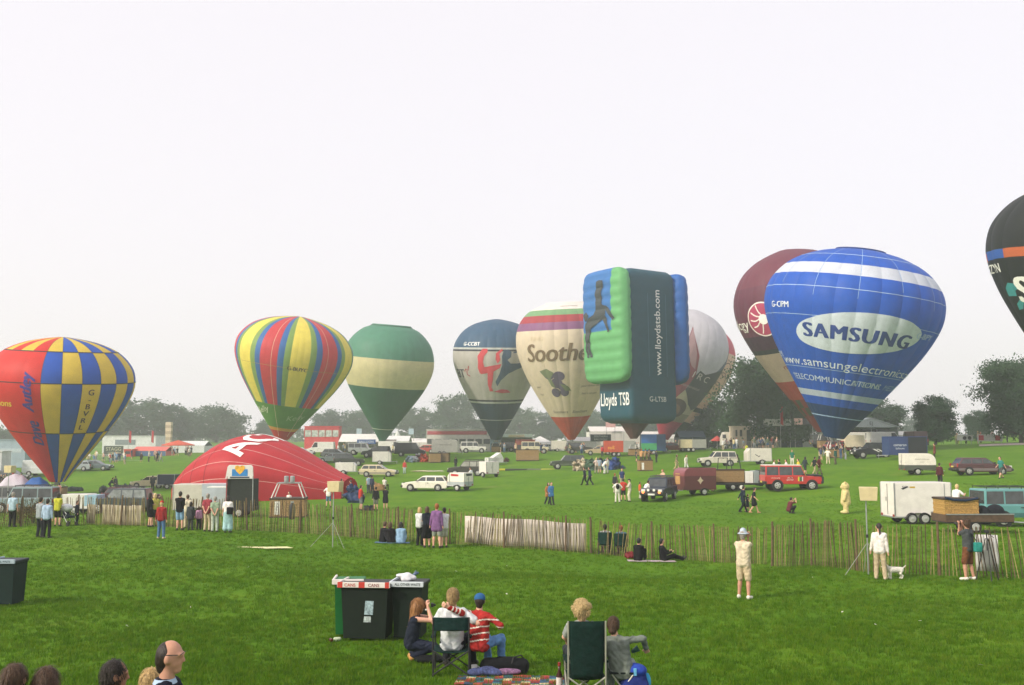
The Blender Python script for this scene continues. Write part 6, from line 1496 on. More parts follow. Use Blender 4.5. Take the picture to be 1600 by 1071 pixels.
cloth(594, 767, 1.2, .7, .9, ('#a07c4c',), 'tan bundle the white-topped person sits by', seed=12)
cloth(118, 768, 1.2, .8, .6, ('#23303a',), 'dark rounded kit bag lying on the grass beyond the trailers', 'kit_bag', cat='bag', seed=3)
cloth(176, 771, 2.6, 1.0, .9, ('#30383a', '#2a3034', '#5a7a94'), 'heap of dark kit between two people on the far grass', seed=13)
cloth(575, 798, .7, .4, .4, ('#1e2a30', '#18222c'), 'dark rucksack on the grass beside the red tee', 'kit_bag', cat='bag', seed=15)
cloth(552, 786, .8, .6, 1.3, ('#2c4068',), 'navy fan cover beside the tip of the red envelope', seed=17)
o = thing('laid_out_envelope', 'yellow and black envelope stretched out flat along the grass', 'fabric', gp(820, 735), R(2))
for i, (c, x0, x1) in enumerate((('#c8c03c', -4.0, -2.4), ('#3c3e38', -2.4, .4), ('#6a6c60', .4, 2.2), ('#b8b44c', 2.2, 3.8))):
    pr = [('c', (x0, 0, .05), (x1, .1, .05), .16, .14), ('c', (x0, .3, .04), (x1, .25, .04), .12, .12)]; link('fabric_fold', sdf_mesh(pr, .06, .05), nylon(c, .2), o)
o = thing('ground_sheet', 'pale yellowish sheet lying flat on the near grass', 'sheet', gp(410, 857)); P = [(-1.25, .1), (-.6, -.02), (.2, -.12), (1.25, -.06), (.9, .12), (0, .16), (-.7, .22)]
link('sheet_layer', pyd([(x, y * 2.2, .03 + .012 * math.sin(i * 2)) for i, (x, y) in enumerate(P)], [tuple(range(7))]), M(rgb('#d8d2a0'), .8), o)
# litter
rr = random.Random(4)
for i in range(14):
    x, y = rr.uniform(20, 1580), rr.uniform(870, 1050); pz = gp(x, y); s = rr.uniform(.025, .06)
    V = [(rr.uniform(-s, s), rr.uniform(-s, s), rr.uniform(.03, .075)) for k in range(5)]
    o = link('litter_scrap', pyd(V, [(0, 1, 2), (0, 2, 3), (0, 3, 4)]), M((.72, .70, .62), .8), None, pz); tag(o, 'small scrap of pale litter on the grass', 'litter', 'scraps of litter on the grass')
# ------------------------------------------------------------------ watchers seated by the fence, camp chairs
def camp_chair(p, label, rz=0, fabric='#12302c', frame=None, back=.95, band=None, w=.56, sag=.0, group=None):
    """faces +y; back rail height `back`; band: height where the back cloth stops"""
    t = thing('camp_chair', label, 'chair', p, R(rz), group); fr = frame or BLACKP; f = fab(fabric); h = w / 2; z = .42
    for nm, a, b in (('back_leg', (-h, -.25, 0), (-h, -.30, back)), ('back_leg', (h, -.25, 0), (h, -.30, back)), ('front_leg', (-h, .24, 0), (-h, .22, .62)), ('front_leg', (h, .24, 0), (h, .22, .62)),
                     ('cross_leg', (-h, -.26, .04), (h, -.26, z)), ('cross_leg', (h, -.28, .04), (-h, -.28, z)), ('cross_leg', (-h, .24, .04), (h, .24, z)), ('cross_leg', (h, .26, .04), (-h, .26, z)),
                     ('cross_leg', (-h, -.25, .04), (-h, .24, z)), ('cross_leg', (h, -.25, .04), (h, .24, z))):
        MB().tube(a, b, .013, n=7).build(nm, fr, t)
    n = 8; V = []
    for i in range(n + 1):
        for j in range(n + 1):
            u, v = -1 + 2 * i / n, -1 + 2 * j / n; V.append((u * h, .0 + v * .25, z - .055 * (1 - u * u) * (1 - .4 * v * v)))
    F = [(i * (n + 1) + j, (i + 1) * (n + 1) + j, (i + 1) * (n + 1) + j + 1, i * (n + 1) + j + 1) for i in range(n) for j in range(n)]
    o = link('seat', pyd(V, F), f, t, smooth=True); m = o.modifiers.new('s', 'SOLIDIFY'); m.thickness = .012
    V = []; z0 = band if band else .40
    for i in range(n + 1):
        for j in range(n + 1):
            u, v = -1 + 2 * i / n, j / n; zz = z0 + (back - z0) * v; k = 1 if band else (.80 + .20 * v ** .5); V.append((u * h * k, -.25 - .05 * zz / back - .05 * (1 - u * u) * (1 - .5 * v), zz))
    o = link('backrest', pyd(V, F), f, t, smooth=True); m = o.modifiers.new('s', 'SOLIDIFY'); m.thickness = .012
    for s in (-1, 1): MB().box((s * (h + .01), -.02, .63), (.06, .50, .025)).build('armrest', f, t, bevel=.008)
    return t
for x, y, lb, plb, kw in ((946, 866, 'dark green camp chair by the fence, first from the white sheet', 'person in a pale top in the camp chair beside the fence post', dict(top=('tee', '#a8acae'), hair=('short', 'black'))), (971, 868, 'dark green camp chair by the fence, second from the white sheet', 'ginger person in a blue top in the second camp chair', dict(top=('tee', '#5f7c92'), hair=('short', 'ginger')))):
    p = gp(x, y); camp_chair(p, lb, -8, back=.92); person(p + Vector((0, 0, 0)), plb, pose='chair', rz=-8, bot=('trousers', '#2b3238'), res=.025, dz=-.02, **kw)
person(gp(997, 877), 'person in black sitting on the pale rug beside the camp chairs', pose='sit_ground', rz=-25, top=('long', '#131316'), bot=('trousers', '#1a1a20'), hair=('short', 'black'), res=.025)
person(gp(1037, 877), 'person in black sitting with legs stretched out along the fence', pose='sit_flat', rz=-75, top=('long', '#131419'), bot=('trousers', '#16161c'), hair=('short', 'black'), res=.025)
def rug(px, py, w, d, cols, label, rz=0, name='picnic_rug'):
    t = thing(name, label, 'rug', gp(px, py), R(rz)); r = random.Random(int(px)); n, m = 12, 8; o0 = t.location
    me_m = M(rgb(cols[0]), .9, .3, 12)
    V = [(-w / 2 + w * i / n, -d / 2 + d * j / m, .022 + r.uniform(0, .018)) for i in range(n + 1) for j in range(m + 1)]
    V = [(x, y, z + g1(o0.x + x, o0.y + y) - o0.z) for x, y, z in V]
    me = pyd(V, [(i * (m + 1) + j, (i + 1) * (m + 1) + j, (i + 1) * (m + 1) + j + 1, i * (m + 1) + j + 1) for i in range(n) for j in range(m)])
    for c in cols: me.materials.append(M(rgb(c), .9, .25, 30, bump=.4))
    me.polygons.foreach_set('material_index', [((k // m) // 1 + (k % m) * 2) % len(cols) if r.random() < .75 else r.randrange(len(cols)) for k in range(len(me.polygons))])
    link('cloth', me, None, t); return t
rug(613, 849, 1.5, .6, ('#4f6c88', '#5c7890'), 'blue rug under the three people sitting by the fence')
rug(1018, 878, 1.9, .55, ('#b8a8b0', '#a89c98'), 'pale pinkish rug under the two black-clad sitters')
rb = cloth(986, 873, .34, .25, .3, ('#7a1f2a',), 'dark red bag between the second camp chair and the black-clad sitter', 'shoulder_bag', cat='bag', seed=21)
# white dog
p = gp(1398, 905); J = [('c', (-.20, 0, .27), (.14, 0, .28), .085, .095), ('c', (.16, 0, .31), (.26, 0, .37), .065, .055), ('e', (.29, 0, .40), (.075, .06, .06)), ('c', (.33, 0, .385), (.385, 0, .37), .036, .026), ('c', (-.26, 0, .31), (-.36, 0, .40), .022, .012)]
for s in (-1, 1):
    J += [('c', (.14, s * .055, .24), (.15, s * .06, .13), .036, .024), ('c', (.15, s * .06, .13), (.14, s * .06, .035), .024, .022), ('c', (.145, s * .06, .025), (.175, s * .06, .022), .022, .018),
          ('c', (-.20, s * .055, .25), (-.16, s * .06, .16), .05, .030), ('c', (-.16, s * .06, .16), (-.23, s * .06, .10), .028, .020), ('c', (-.23, s * .06, .10), (-.21, s * .06, .03), .020, .019), ('c', (-.21, s * .06, .025), (-.18, s * .06, .022), .022, .018),
          ('c', (.27, s * .05, .43), (.25, s * .075, .37), .02, .012)]
o = link('dog', sdf_mesh(J, .012, .03), M(rgb('#d6d2c8'), .9, .2, 30, bump=.5), None, p, R(185)); tag(o, 'small white dog on a lead beside the white-shirted walker', 'dog')
# person in the bulky cream costume
p = gp(1322, 803); J = [('e', (0, 0, 1.72), (.27, .26, .27)), ('c', (0, 0, 1.35), (0, 0, .75), .25, .32), ('c', (-.16, 0, .6), (-.16, 0, .2), .16, .15), ('c', (.16, 0, .6), (.16, 0, .2), .16, .15), ('e', (-.17, .08, .1), (.16, .26, .1)), ('e', (.17, .08, .1), (.16, .26, .1)),
     ('c', (-.24, 0, 1.3), (-.36, .12, .9), .11, .1), ('c', (.24, 0, 1.3), (.36, .12, .9), .11, .1), ('e', (-.2, 0, 1.95), (.08, .05, .08)), ('e', (.2, 0, 1.95), (.08, .05, .08)), ('e', (0, .22, 1.66), (.12, .1, .09))]
o = link('person', sdf_mesh(J, .035, .05), M(rgb('#cdbb84'), .95, .25, 12, bump=.6), None, p, R(75)); tag(o, 'person in a bulky cream fur animal costume standing on the grass', 'person')
# pushchair
p = gp(106, 822); t = thing('pushchair', 'pushchair with a white hood parked at the fence', 'pushchair', p, R(-30))
for x in (-.25, .25):
    for y in (-.3, .32): MB().lathe([(.03, -.02), (.11, -.02), (.11, .02), (.03, .02)], 14, axis='y').build('wheel', RUBBER, t, loc=(y, x, .11))
    MB().path([(-.3, x, .11), (.2, x, .6), (-.45, x, 1.05)], .015).path([(.32, x, .11), (-.1, x, .6)], .015).build('frame_tube', STEEL, t)
link('seat', sdf_mesh([('b', (0, 0, .45), (.2, .2, .03), .03), ('c', (-.12, 0, .5), (-.25, 0, .85), .16, .16)], .035), fab('#2c3440'), t); link('hood', sdf_mesh([('e', (-.12, 0, .88), (.3, .26, .2))], .04), fab('#c9ced2'), t); MB().tube((-.45, -.25, 1.05), (-.45, .25, 1.05), .018).build('push_handle', BLACKP, t)
# scrub behind the fence
for x, y, lb in ((30, 818, 'low brown scrub behind the fence at the picture edge'), (52, 818, 'brown and green scrub behind the fence by the leaning pair')):
    p = gp(x, y); t = thing('shrub', lb, 'shrub', p); q = np.random.default_rng(int(x)); V = []; F = []
    for k in range(900):
        c = q.normal(size=3) * np.array([.45, .35, .28]) + np.array([0, 0, .55]); c[2] = max(.03, c[2]); A = q.normal(size=3); A /= np.linalg.norm(A); B = np.cross(A, q.normal(size=3)); B /= np.linalg.norm(B); l = q.uniform(.02, .06); n = len(V); V += [c - A * l, c - B * l * .6, c + A * l, c + B * l * .6]; F.append((n, n + 1, n + 2, n + 3))
    link('foliage', pyd(V, F), M((.14, .11, .045), .9, .4, 4), t); sb = MB()
    for k in range(7): a = k * .9; sb.tube((0, 0, 0), (.4 * math.cos(a), .3 * math.sin(a), .8), .015, .006, 5)
    sb.build('stem', BARK, t)
# ------------------------------------------------------------------ bins
def bin_(p, label, rz, w, d, h, body, lid, rim, text=None, tcol='#b03030', blocks=None, sticker=False):
    t = thing('wheelie_bin', label, 'bin', p, R(rz))
    V = []
    for z, k in ((.05, .88), (h * .9, .98), (h * .93, 1.0), (h - .08, 1.0)):
        V += [(-w / 2 * k, -d / 2 * k, z), (w / 2 * k, -d / 2 * k, z), (w / 2 * k, d / 2 * k, z), (-w / 2 * k, d / 2 * k, z)]
    F = [(3, 2, 1, 0), (12, 13, 14, 15)] + [(4 * q + i, 4 * q + (i + 1) % 4, 4 * q + 4 + (i + 1) % 4, 4 * q + 4 + i) for q in range(3) for i in range(4)]
    MB().add(V, F).build('body', M(tuple(v * .6 for v in rgb(body)), .6, .12, 5, bump=.1, spec=.2), t, bevel=.025)
    MB().box((0, 0, h - .04), (w * 1.08, d * 1.08, .07)).build('lid', M(rgb(lid), .55, .1, 5), t, bevel=.02)
    MB().box((0, -d * .55, h - .02), (w * 1.10, .05, .10)).build('rim_label', M(rgb(rim), .6, .06, 4), t, bevel=.008)
    MB().box((-w * .55, 0, h - .02), (.04, d * 1.1, .10)).build('rim_label', M(rgb(rim), .6, .06, 4), t, bevel=.008)
    for i, (txt, x, c) in enumerate(text or []):
        link('lettering', text_mesh(txt, lambda u, v: (x + u, -d * .55 - .029, h - .02 + v), .06 if len(txt) < 8 else .048, bold=.012, stretch=1 if len(txt) < 8 else .85), M(rgb(c), .6), t)
    for x0, x1 in blocks or []: MB().box(((x0 + x1) / 2, -d * .55, h - .02), (x1 - x0, .056, .104)).build('red_block', M(rgb('#b8382c'), .6, .1), t)
    if sticker:
        quad('sticker', [(.0, -d * .475, h * .46), (.17, -d * .475, h * .46), (.185, -d * .484, h * .70), (.02, -d * .484, h * .70)], M(rgb('#8fa4ac'), .7, .5, 25), t); quad('sticker', [(-.02, -d * .463, h * .33), (.13, -d * .463, h * .33), (.13, -d * .47, h * .43), (.0, -d * .47, h * .43)], M(rgb('#a4b0b0'), .7, .5, 25), t)
    for s in (-1, 1): MB().lathe([(.03, -.03), (.1, -.03), (.1, .03), (.03, .03)], 14, axis='y').build('wheel', RUBBER, t, loc=(s * w * .3, d * .3, .1)).rotation_euler.z = R(90)
    MB().tube((-w * .4, d * .56, h - .1), (w * .4, d * .56, h - .1), .02).build('handle', BLACKP, t)
    return t
pb = gp(571, 1003)
bin_(pb + Vector((0, .35, 0)), 'dark bin with a red and white rim marked CANS and a torn sticker', -6, .94, .70, 1.10, '#1d2a22', '#1a1c1c', '#d8d2cc', text=[('CANS', -.27, '#b84038'), ('CANS', .2, '#7a2a2a')], blocks=[(-.52, -.42), (-.10, .02), (.42, .50)], sticker=True)
pc = pb + Vector((.80, .06, 0)); bin_(pc + Vector((.02, .38, 0)), 'dark green bin with a white rim marked ALL OTHER WASTE', -6, .60, .70, 1.10, '#16281f', '#15191a', '#c4ccd2', text=[('ALL OTHER WASTE', .02, '#1c2226')])
pd = pb + Vector((-.44, .22, 0)); bin_(pd + Vector((.0, .55, 0)), 'bright green bin half hidden behind the CANS bin', 4, .55, .65, 1.10, '#1f7a3c', '#1d6a36', '#d8d2cc')
pe = gp(8, 948); bin_(pe + Vector((-.1, .3, 0)), 'dark green bin standing alone at the picture edge', -2, .60, .65, 1.10, '#1a3230', '#16202a', '#9fb0bc', text=[('GENERAL WASTE', .0, '#2c3a44')])
for i, (dx, dy, c, lb) in enumerate(((.02, .35, '#dcdce0', 'crumpled white plastic bag on the lid of the ALL OTHER WASTE bin'), (.16, .42, '#4a5e78', 'blue wrapper on top of the white plastic bag'))):
    r = random.Random(i + 5); pr = [('e', (r.uniform(-.12, .12), r.uniform(-.06, .06), .04 + r.uniform(0, .08)), (r.uniform(.04, .1), r.uniform(.04, .08), r.uniform(.03, .07))) for k in range(8 if i == 0 else 4)]
    if i == 1: pr = [('c', (-.06, 0, .06), (.10, 0, .16), .03, .02), ('c', (0, .02, .1), (.06, 0, .2), .025, .012)]
    o = link('plastic_bag' if i == 0 else 'wrapper', sdf_mesh(pr, .016, .03), M(rgb(c), .5, .1, 20, trans=.1), None, pc + Vector((dx - .1, dy, 1.09))); tag(o, lb, 'litter')
o = link('drink_can', MB().lathe([(.028, 0), (.033, .01), (.033, .105), (.026, .118)], 14).mesh(), M(rgb('#5a2020'), .3, .1, metal=.5), None, gp(516, 1003)); tag(o, 'dark can lying by the green bin', 'can'); o.rotation_euler = (R(90), 0, .5); o.location.z += .04
o = link('plastic_cup', sdf_mesh([('c', (0, 0, .03), (.08, .02, .04), .045, .035)], .015), M(rgb('#b8c4a8'), .5), None, gp(524, 1002)); tag(o, 'crushed pale cup lying by the green bin', 'cup')

# ------------------------------------------------------------------ the group with the camp chair
fineres = .0115
pg = gp(650, 1033)
girl, JG = person(pg, 'long-haired person in a dark sleeveless top crouching with hands raised to the face', pose='crouch_phone', rz=-84, h=1.66, top=('vest', '#1d2330'), bot=('trousers', '#252b3c'), hair=('long', '#96683a'), shoes='#b98a4c', res=fineres, fine=True, skin=0)
cb = MB().box((0, 0, 0), (.10, .05, .065)).tube((0, .025, 0), (0, .06, 0), .022).build('camera', BLACKP, None, bevel=.006); cb.location = pg + Matrix.Rotation(R(-84), 3, 'Z') @ (Vector((.0, .29, 1.00)) * (1.66 / 1.75)); cb.rotation_euler.z = R(-84); tag(cb, 'small dark camera held up by the crouching person', 'camera')
MB().lathe([(.036, -.01), (.036, .01)], 14).build('wristwatch', M((.6, .6, .58), .4), girl).location = (.06, .19, .93)
pch = gp(706, 1053)
camp_chair(pch, 'folding camp chair with a dark green back band holding the adult and the capped child', 0, '#0f2a28', BLACKP, back=.95, band=.74, w=.58)
POSE['lap_adult'] = dict(pel=(0, 0, .50), lean=(.02, -.06), feet=((-.17, .50, .08), (.25, .50, .08)), hands=((-.20, .30, .64), (.40, .10, .60)), kh=((-.2, 1, .6), (.4, 1, .6)), eh=((-1, -.4, -.3), (1, -.5, -.3)))
person(pch + Vector((0, .02, 0)), 'fair-haired adult in a white tee sitting in the camp chair', pose='lap_adult', rz=-6, h=1.86, top=('tee', '#ccd0d4'), bot=('trousers', '#23262e'), hair=('short', '#9c8258'), res=fineres, fine=True, look=-12)
POSE['lap_child'] = dict(pel=(0, 0, .50), lean=(-.04, .05), feet=((-.14, .52, .08), (.16, .48, .08)), hands=((-.35, -.42, 1.10), (.22, .30, .72)), kh=((-.1, 1, .7), (.3, 1, .7)), eh=((.3, -1, 0), (1, -.4, -.2)))
cx_ = pch + Vector((.45, -.05, .05))
child, JC = person(cx_, 'child in a red striped top and blue cap with an arm round the adult', pose='lap_child', rz=-30, h=1.66, top=('long', '#9c2c2a'), bot=('trousers', '#5f86b4'), hair=('short', 'dark'), hat=('cap', '#2f5c8c'), shoes='#3a3a3c', res=fineres, fine=True, look=20)
# white hoops follow the top
def hoops(b, J, zs, w=.011):
    me = [c for c in b.children if c.name.startswith('shirt')][0].data; u = J['up']; pl = J['pel']
    bm = bmesh.new(); bm.from_mesh(me)
    for f_ in [f for f in bm.faces if not any(abs((f.calc_center_median() - pl).dot(u) - z - .02 * math.sin(9 * f.calc_center_median().x)) < w for z in zs)]: bm.faces.remove(f_)
    for v in bm.verts: v.co += v.normal * .004
    m2 = bpy.data.meshes.new('m'); bm.to_mesh(m2); bm.free(); o = link('white_hoops', m2, fab('#d9cfc4'), b, smooth=True); return o
hoops(child, JC, (.02, .13, .24, .35))
arm = MB()
for k in (.25, .55, .85):
    j = JC[0]; a = j['sh'].lerp(j['el'], k); d = (j['el'] - j['sh']).normalized(); arm.tube(a - d * .011, a + d * .011, .068 - .012 * k, n=14)
    a = j['el'].lerp(j['wr'], k * .9); d = (j['wr'] - j['el']).normalized(); arm.tube(a - d * .011, a + d * .011, .060 - .014 * k, n=14)
arm.build('sleeve_hoops', fab('#d9cfc4'), child)
# black holdall, rug, mug, clothes
def gob(name, label, cat, p, prims, res, mat, rz=0): o = link(name, sdf_mesh(prims, res, .05), mat, None, p, R(rz)); return tag(o, label, cat)
o = gob('holdall', 'black holdall lying on the grass behind the patterned rug', 'bag', gp(789, 1053), [('c', (-.28, 0, .13), (.28, 0, .13), .13, .12), ('b', (0, 0, .10), (.32, .1, .06), .04), ('c', (-.1, 0, .25), (.15, 0, .25), .02, .02)], .022, fab('#15171a'))
MB().path([(.10, -.13, .16), (.14, -.10, .28), (.26, -.02, .30), (.34, .04, .2)], .012).build('strap', BLACKP, o)
gob('dark_jumper', 'dark folded jumper lying beside the camp chair and crouching person', 'clothing', gp(668, 1036), [('e', (0, 0, .06), (.24, .14, .07)), ('e', (.14, .05, .05), (.14, .12, .06))], .022, fab('#17191c'))
rug(800, 1066, 1.75, .75, ('#8e2c30', '#2c3a5c', '#a84a3c', '#31506a', '#c4b088', '#7a2430', '#3c7480'), 'red and blue patterned picnic rug at the bottom edge', -3)
gob('folded_cloth', 'navy and white patterned cloth bunched on the rug', 'clothing', gp(757, 1058), [('e', (-.12, 0, .08), (.16, .12, .06)), ('e', (.06, .04, .09), (.13, .12, .07)), ('e', (.2, -.02, .07), (.12, .1, .05))], .018, M(rgb('#3c456c'), .9, .7, 28))
gob('folded_cloth', 'bright pink cloth bunched on the rug', 'clothing', gp(771, 1054), [('e', (-.08, 0, .12), (.1, .08, .05)), ('e', (.06, .03, .10), (.1, .07, .05))], .016, fab('#c86a92'))
gob('folded_cloth', 'teal and red cloth lying on the rug beside the pink one', 'clothing', gp(795, 1058), [('e', (-.08, 0, .08), (.12, .09, .05)), ('e', (.08, .02, .08), (.12, .09, .04))], .016, M(rgb('#7a5a78'), .9, .7, 26))
p = gp(741, 1052); t = thing('mug', 'white enamel mug standing at the corner of the rug', 'mug', p + Vector((0, 0, .02))); MB().lathe([(.045, 0), (.05, .01), (.05, .11), (.046, .11), (.044, .02)], 20).build('cup', M((.75, .75, .74), .35, .05), t, smooth=True); MB().path([(.05, 0, .09), (.08, 0, .085), (.085, 0, .05), (.05, 0, .025)], .008).build('handle', M((.75, .75, .74), .35, .05), t)

# ------------------------------------------------------------------ the high-backed chair with adult and child
pq = gd(911, 14.7); PALEF = M((.45, .44, .38), .4, .1, 9, metal=.5)
camp_chair(pq, 'high-backed dark green camp chair with pale metal legs in the foreground', 2, '#0d2622', PALEF, back=1.20, w=.53)
person(pq + Vector((-.05, .06, 0)), 'adult with curly blond hair sitting in the high-backed camp chair', pose='chair', rz=3, h=1.72, top=('tee', '#8f9490'), bot=('trousers', '#2b3034'), hair=('curly', 'fair'), res=fineres, fine=True, dz=.17)
POSE['lean_child'] = dict(pel=(0, 0, .52), lean=(-.10, .04), feet=((-.14, .46, .10), (.16, .44, .10)), hands=((-.16, .22, .72), (.42, .26, .78)), kh=((-.1, 1, .7), (.3, 1, .7)), eh=((-.6, -.4, -.2), (.5, -.3, .6)))
person(pq + Vector((.53, .0, 0)), 'child with brown hair leaning against the high-backed chair, arm out to a cup', pose='lean_child', rz=0, h=1.60, top=('long', '#6d746e'), bot=('trousers', '#8a9490'), hair=('short', 'brown'), res=fineres, fine=True, nod=.25, look=-20)
t = thing('folding_stool', 'low dark folding stool under the leaning child', 'stool', pq + Vector((.53, .0, 0))); MB().box((0, .05, .44), (.36, .34, .03)).build('seat', fab('#16201e'), t, bevel=.01)
for s_ in (-1, 1): MB().tube((-.16, .05 + s_ * .15, 0), (.16, .05 + s_ * .15, .43), .012).build('leg', PALEF, t); MB().tube((.16, .05 + s_ * .13, 0), (-.16, .05 + s_ * .13, .43), .012).build('leg', PALEF, t)
t = thing('cup_holder', 'black cup holder with a drink on the chair arm', 'cup', pq + Vector((.60, .25, .50))); MB().lathe([(.045, 0), (.052, .02), (.055, .16), (.045, .16)], 16).build('holder', fab('#141416'), t, smooth=True); MB().lathe([(.035, .1), (.045, .22), (.04, .22)], 16).build('cup', M(rgb('#b59a70'), .5), t)
t = thing('drinking_glass', 'green tinted glass tipped beside the cup holder', 'glass', pq + Vector((.70, .25, .66)), 0); o = MB().lathe([(.02, 0), (.05, .12), (.046, .12), (.016, .01)], 16).build('bowl', M(rgb('#3f6a60'), .15, 0, trans=.5), t, smooth=True); o.rotation_euler = (0, R(60), 0)
pk = gd(985, 14.75); t = thing('rucksack', 'blue rucksack standing on the grass beside the high-backed chair', 'bag', pk); link('sack', sdf_mesh([('e', (0, 0, .26), (.20, .17, .28)), ('b', (0, 0, .16), (.15, .12, .1), .05), ('e', (-.02, -.1, .2), (.14, .1, .15))], .018, .05), fab('#23306e'), t); link('lid_flap', sdf_mesh([('e', (0, -.01, .45), (.19, .16, .1))], .018), fab('#2c46a0'), t)
link('side_pocket', sdf_mesh([('e', (.19, .02, .28), (.06, .08, .13))], .014), fab('#3f9ac8'), t); MB().box((.0, -.165, .46), (.04, .02, .1)).build('buckle_strap', fab('#6ab0d8'), t)
p = gd(872, 14.9); t = thing('bottle', 'tall bottle with a pale label beside the chair leg', 'bottle', p, 0); MB().lathe([(.04, 0), (.045, .02), (.045, .34), (.02, .42), (.018, .50)], 16).build('glass', M(rgb('#3a1a18'), .25, 0), t, smooth=True); MB().lathe([(.0465, .06), (.0465, .32)], 16).build('label_wrap', M(rgb('#c8c0bc'), .7, .2, 20), t); MB().lathe([(.022, .48), (.022, .53)], 12).build('cap', M(rgb('#8c2c24'), .5), t)
gob('carrier_bag', 'crumpled pale carrier bag beside the bottle', 'bag', gd(882, 14.6), [('e', (0, 0, .09), (.13, .1, .1)), ('e', (.08, .02, .12), (.09, .08, .07)), ('e', (-.08, 0, .06), (.1, .08, .07))], .02, M(rgb('#cfc8bc'), .6, .12, 20, trans=.15))

# ------------------------------------------------------------------ standing people in front of the fence
person(gp(1163, 936), 'photographer in a pale bucket hat, beige tee and cream shorts', pose='camera', rz=-28, h=1.74, top=('tee', '#c9bda4'), bot=('shorts', '#bfae90'), hair=('short', 'grey'), hat=('bucket', '#a9b4c0'), shoes='#d6d2c8', res=.014, fine=True, skin=1, look=-8)
pw = gp(1163, 936); o = MB().box((0, 0, 0), (.14, .07, .09)).tube((0, .03, 0), (0, .13, -.01), .035).build('camera', BLACKP, None, bevel=.008); o.location = pw + Matrix.Rotation(R(-28), 3, 'Z') @ Vector((.01, .27, 1.60)); o.rotation_euler.z = R(-28); tag(o, 'black camera raised by the photographer in the bucket hat', 'camera')
person(gp(1376, 906), 'dark-ponytailed person in a white shirt and beige trousers walking the dog', pose='stand2', rz=-25, h=1.68, top=('long', '#ddd6d2'), bot=('trousers', '#b5a488'), hair=('pony', 'dark'), shoes='#b8a890', res=.018, look=15)
pw = gp(1376, 906); o = MB().path([tuple(pw + Vector((.27, .05, .80))), tuple(pw + Vector((.36, .03, .45))), tuple(gp(1398, 905) + Vector((-.22, 0, .36)))], .008).build('dog_lead', BLACKP); tag(o, 'thin dark lead running from the walker down to the dog', 'lead')
man, JM = person(gp(1515, 907), 'photographer in a charcoal tee and brown shorts with a teal shoulder bag', pose='camera', rz=35, h=1.80, top=('tee', '#474b4e'), bot=('shorts', '#6e4630'), hair=('short', 'brown'), shoes='#d0ccc4', res=.016, fine=True, skin=1)
pm_ = gp(1515, 907); o = gob('shoulder_bag', 'teal bag slung at the charcoal-clad photographer\'s side', 'bag', pm_ + Vector((.24, -.10, .98)), [('b', (0, 0, 0), (.09, .05, .11), .03)], .02, fab('#2f8c84')); MB().path([(0, 0, .12), (-.14, .02, .38), (-.36, .05, .52)], .012).build('strap', BLACKP, o)
o = MB().box((0, 0, 0), (.14, .08, .09)).tube((0, .03, 0), (0, .14, 0), .036).build('camera', BLACKP, None, bevel=.008); o.location = pm_ + Matrix.Rotation(R(35), 3, 'Z') @ Vector((.01, .27, 1.64)); o.rotation_euler.z = R(35); tag(o, 'black camera raised by the charcoal-clad photographer', 'camera')
p = gp(1545, 909); t = thing('tripod', 'black camera tripod standing by the short white sheet on the fence', 'tripod', p)
for a in (0.3, 2.4, 4.5): MB().tube((.36 * math.cos(a), .36 * math.sin(a), .0), (.04 * math.cos(a), .04 * math.sin(a), 1.25), .018, .014, 7).build('leg', BLACKP, t)
MB().tube((0, 0, .9), (0, 0, 1.42), .02).build('centre_column', BLACKP, t); MB().box((0, 0, 1.45), (.1, .12, .09)).build('head', BLACKP, t, bevel=.015); MB().tube((0, -.05, 1.42), (.05, -.32, 1.30), .01).build('pan_handle', BLACKP, t)
# rucksack on the white-clad one, bag of the skirt wearer
gob('rucksack', 'black rucksack on the back of the white-clad group member', 'bag', gp(965, 786) + Vector((0, -.18, 1.22)), [('e', (0, 0, 0), (.15, .09, .22))], .04, fab('#15161c'))
gob('shoulder_bag', 'black shoulder bag hanging behind the white tee and pale blue skirt', 'bag', gp(355, 833) + Vector((.14, -.17, 1.0)), [('b', (0, 0, 0), (.12, .04, .14), .02)], .03, fab('#17171a'))

# ------------------------------------------------------------------ heads at the bottom corner, close to the camera
def close(px, ytop, d, label, **kw):
    p = gd(px, d); z = at(px, ytop, d).z; kw['h'] = (z - p.z) / 1.745 * 1.75 * (1.0)
    return person(p, label, res=.0105, fine=True, **kw)[0]
b_ = close(275, 994, 7.0, 'balding person with glasses and a striped collar in the near corner', pose='stand', rz=-88, top=('long', '#171c2a'), bot=('trousers', '#22242c'), hair=('bald', 'dark'), skin=1, look=-2)
col_ = MB()
for i in range(16):
    a = i * math.tau / 16; a1 = (i + 1) * math.tau / 16
    for z0, z1, r0, r1 in ((1.440, 1.475, .098, .080),): col_.add([(r0 * math.cos(a), r0 * .9 * math.sin(a) - .01, z0), (r0 * math.cos(a1), r0 * .9 * math.sin(a1) - .01, z0), (r1 * math.cos(a1), r1 * .9 * math.sin(a1) - .01, z1), (r1 * math.cos(a), r1 * .9 * math.sin(a) - .01, z1)], [(0, 1, 2, 3)])
col_.build('collar', M(rgb('#9fb4cc'), .8, .1), b_, smooth=True)
MB().path([(.082, -.02, 1.655), (.078, .10, 1.655)], .0035).path([(-.082, -.02, 1.655), (-.078, .10, 1.655)], .0035).path([(-.07, .118, 1.655), (.07, .118, 1.655)], .003).build('glasses', BLACKP, b_)
close(192, 1024, 7.0, 'dark-haired person in a grey collar next to the balding one in the near corner', pose='stand', rz=-62, top=('long', '#6d6a68'), bot=('trousers', '#22242c'), hair=('short', 'dark'), skin=3, look=-8)
close(251, 1036, 7.7, 'fair-haired person almost hidden behind the balding one', pose='stand', rz=-20, top=('long', '#6a4a3a'), bot=('trousers', '#22242c'), hair=('bob', 'blond'))
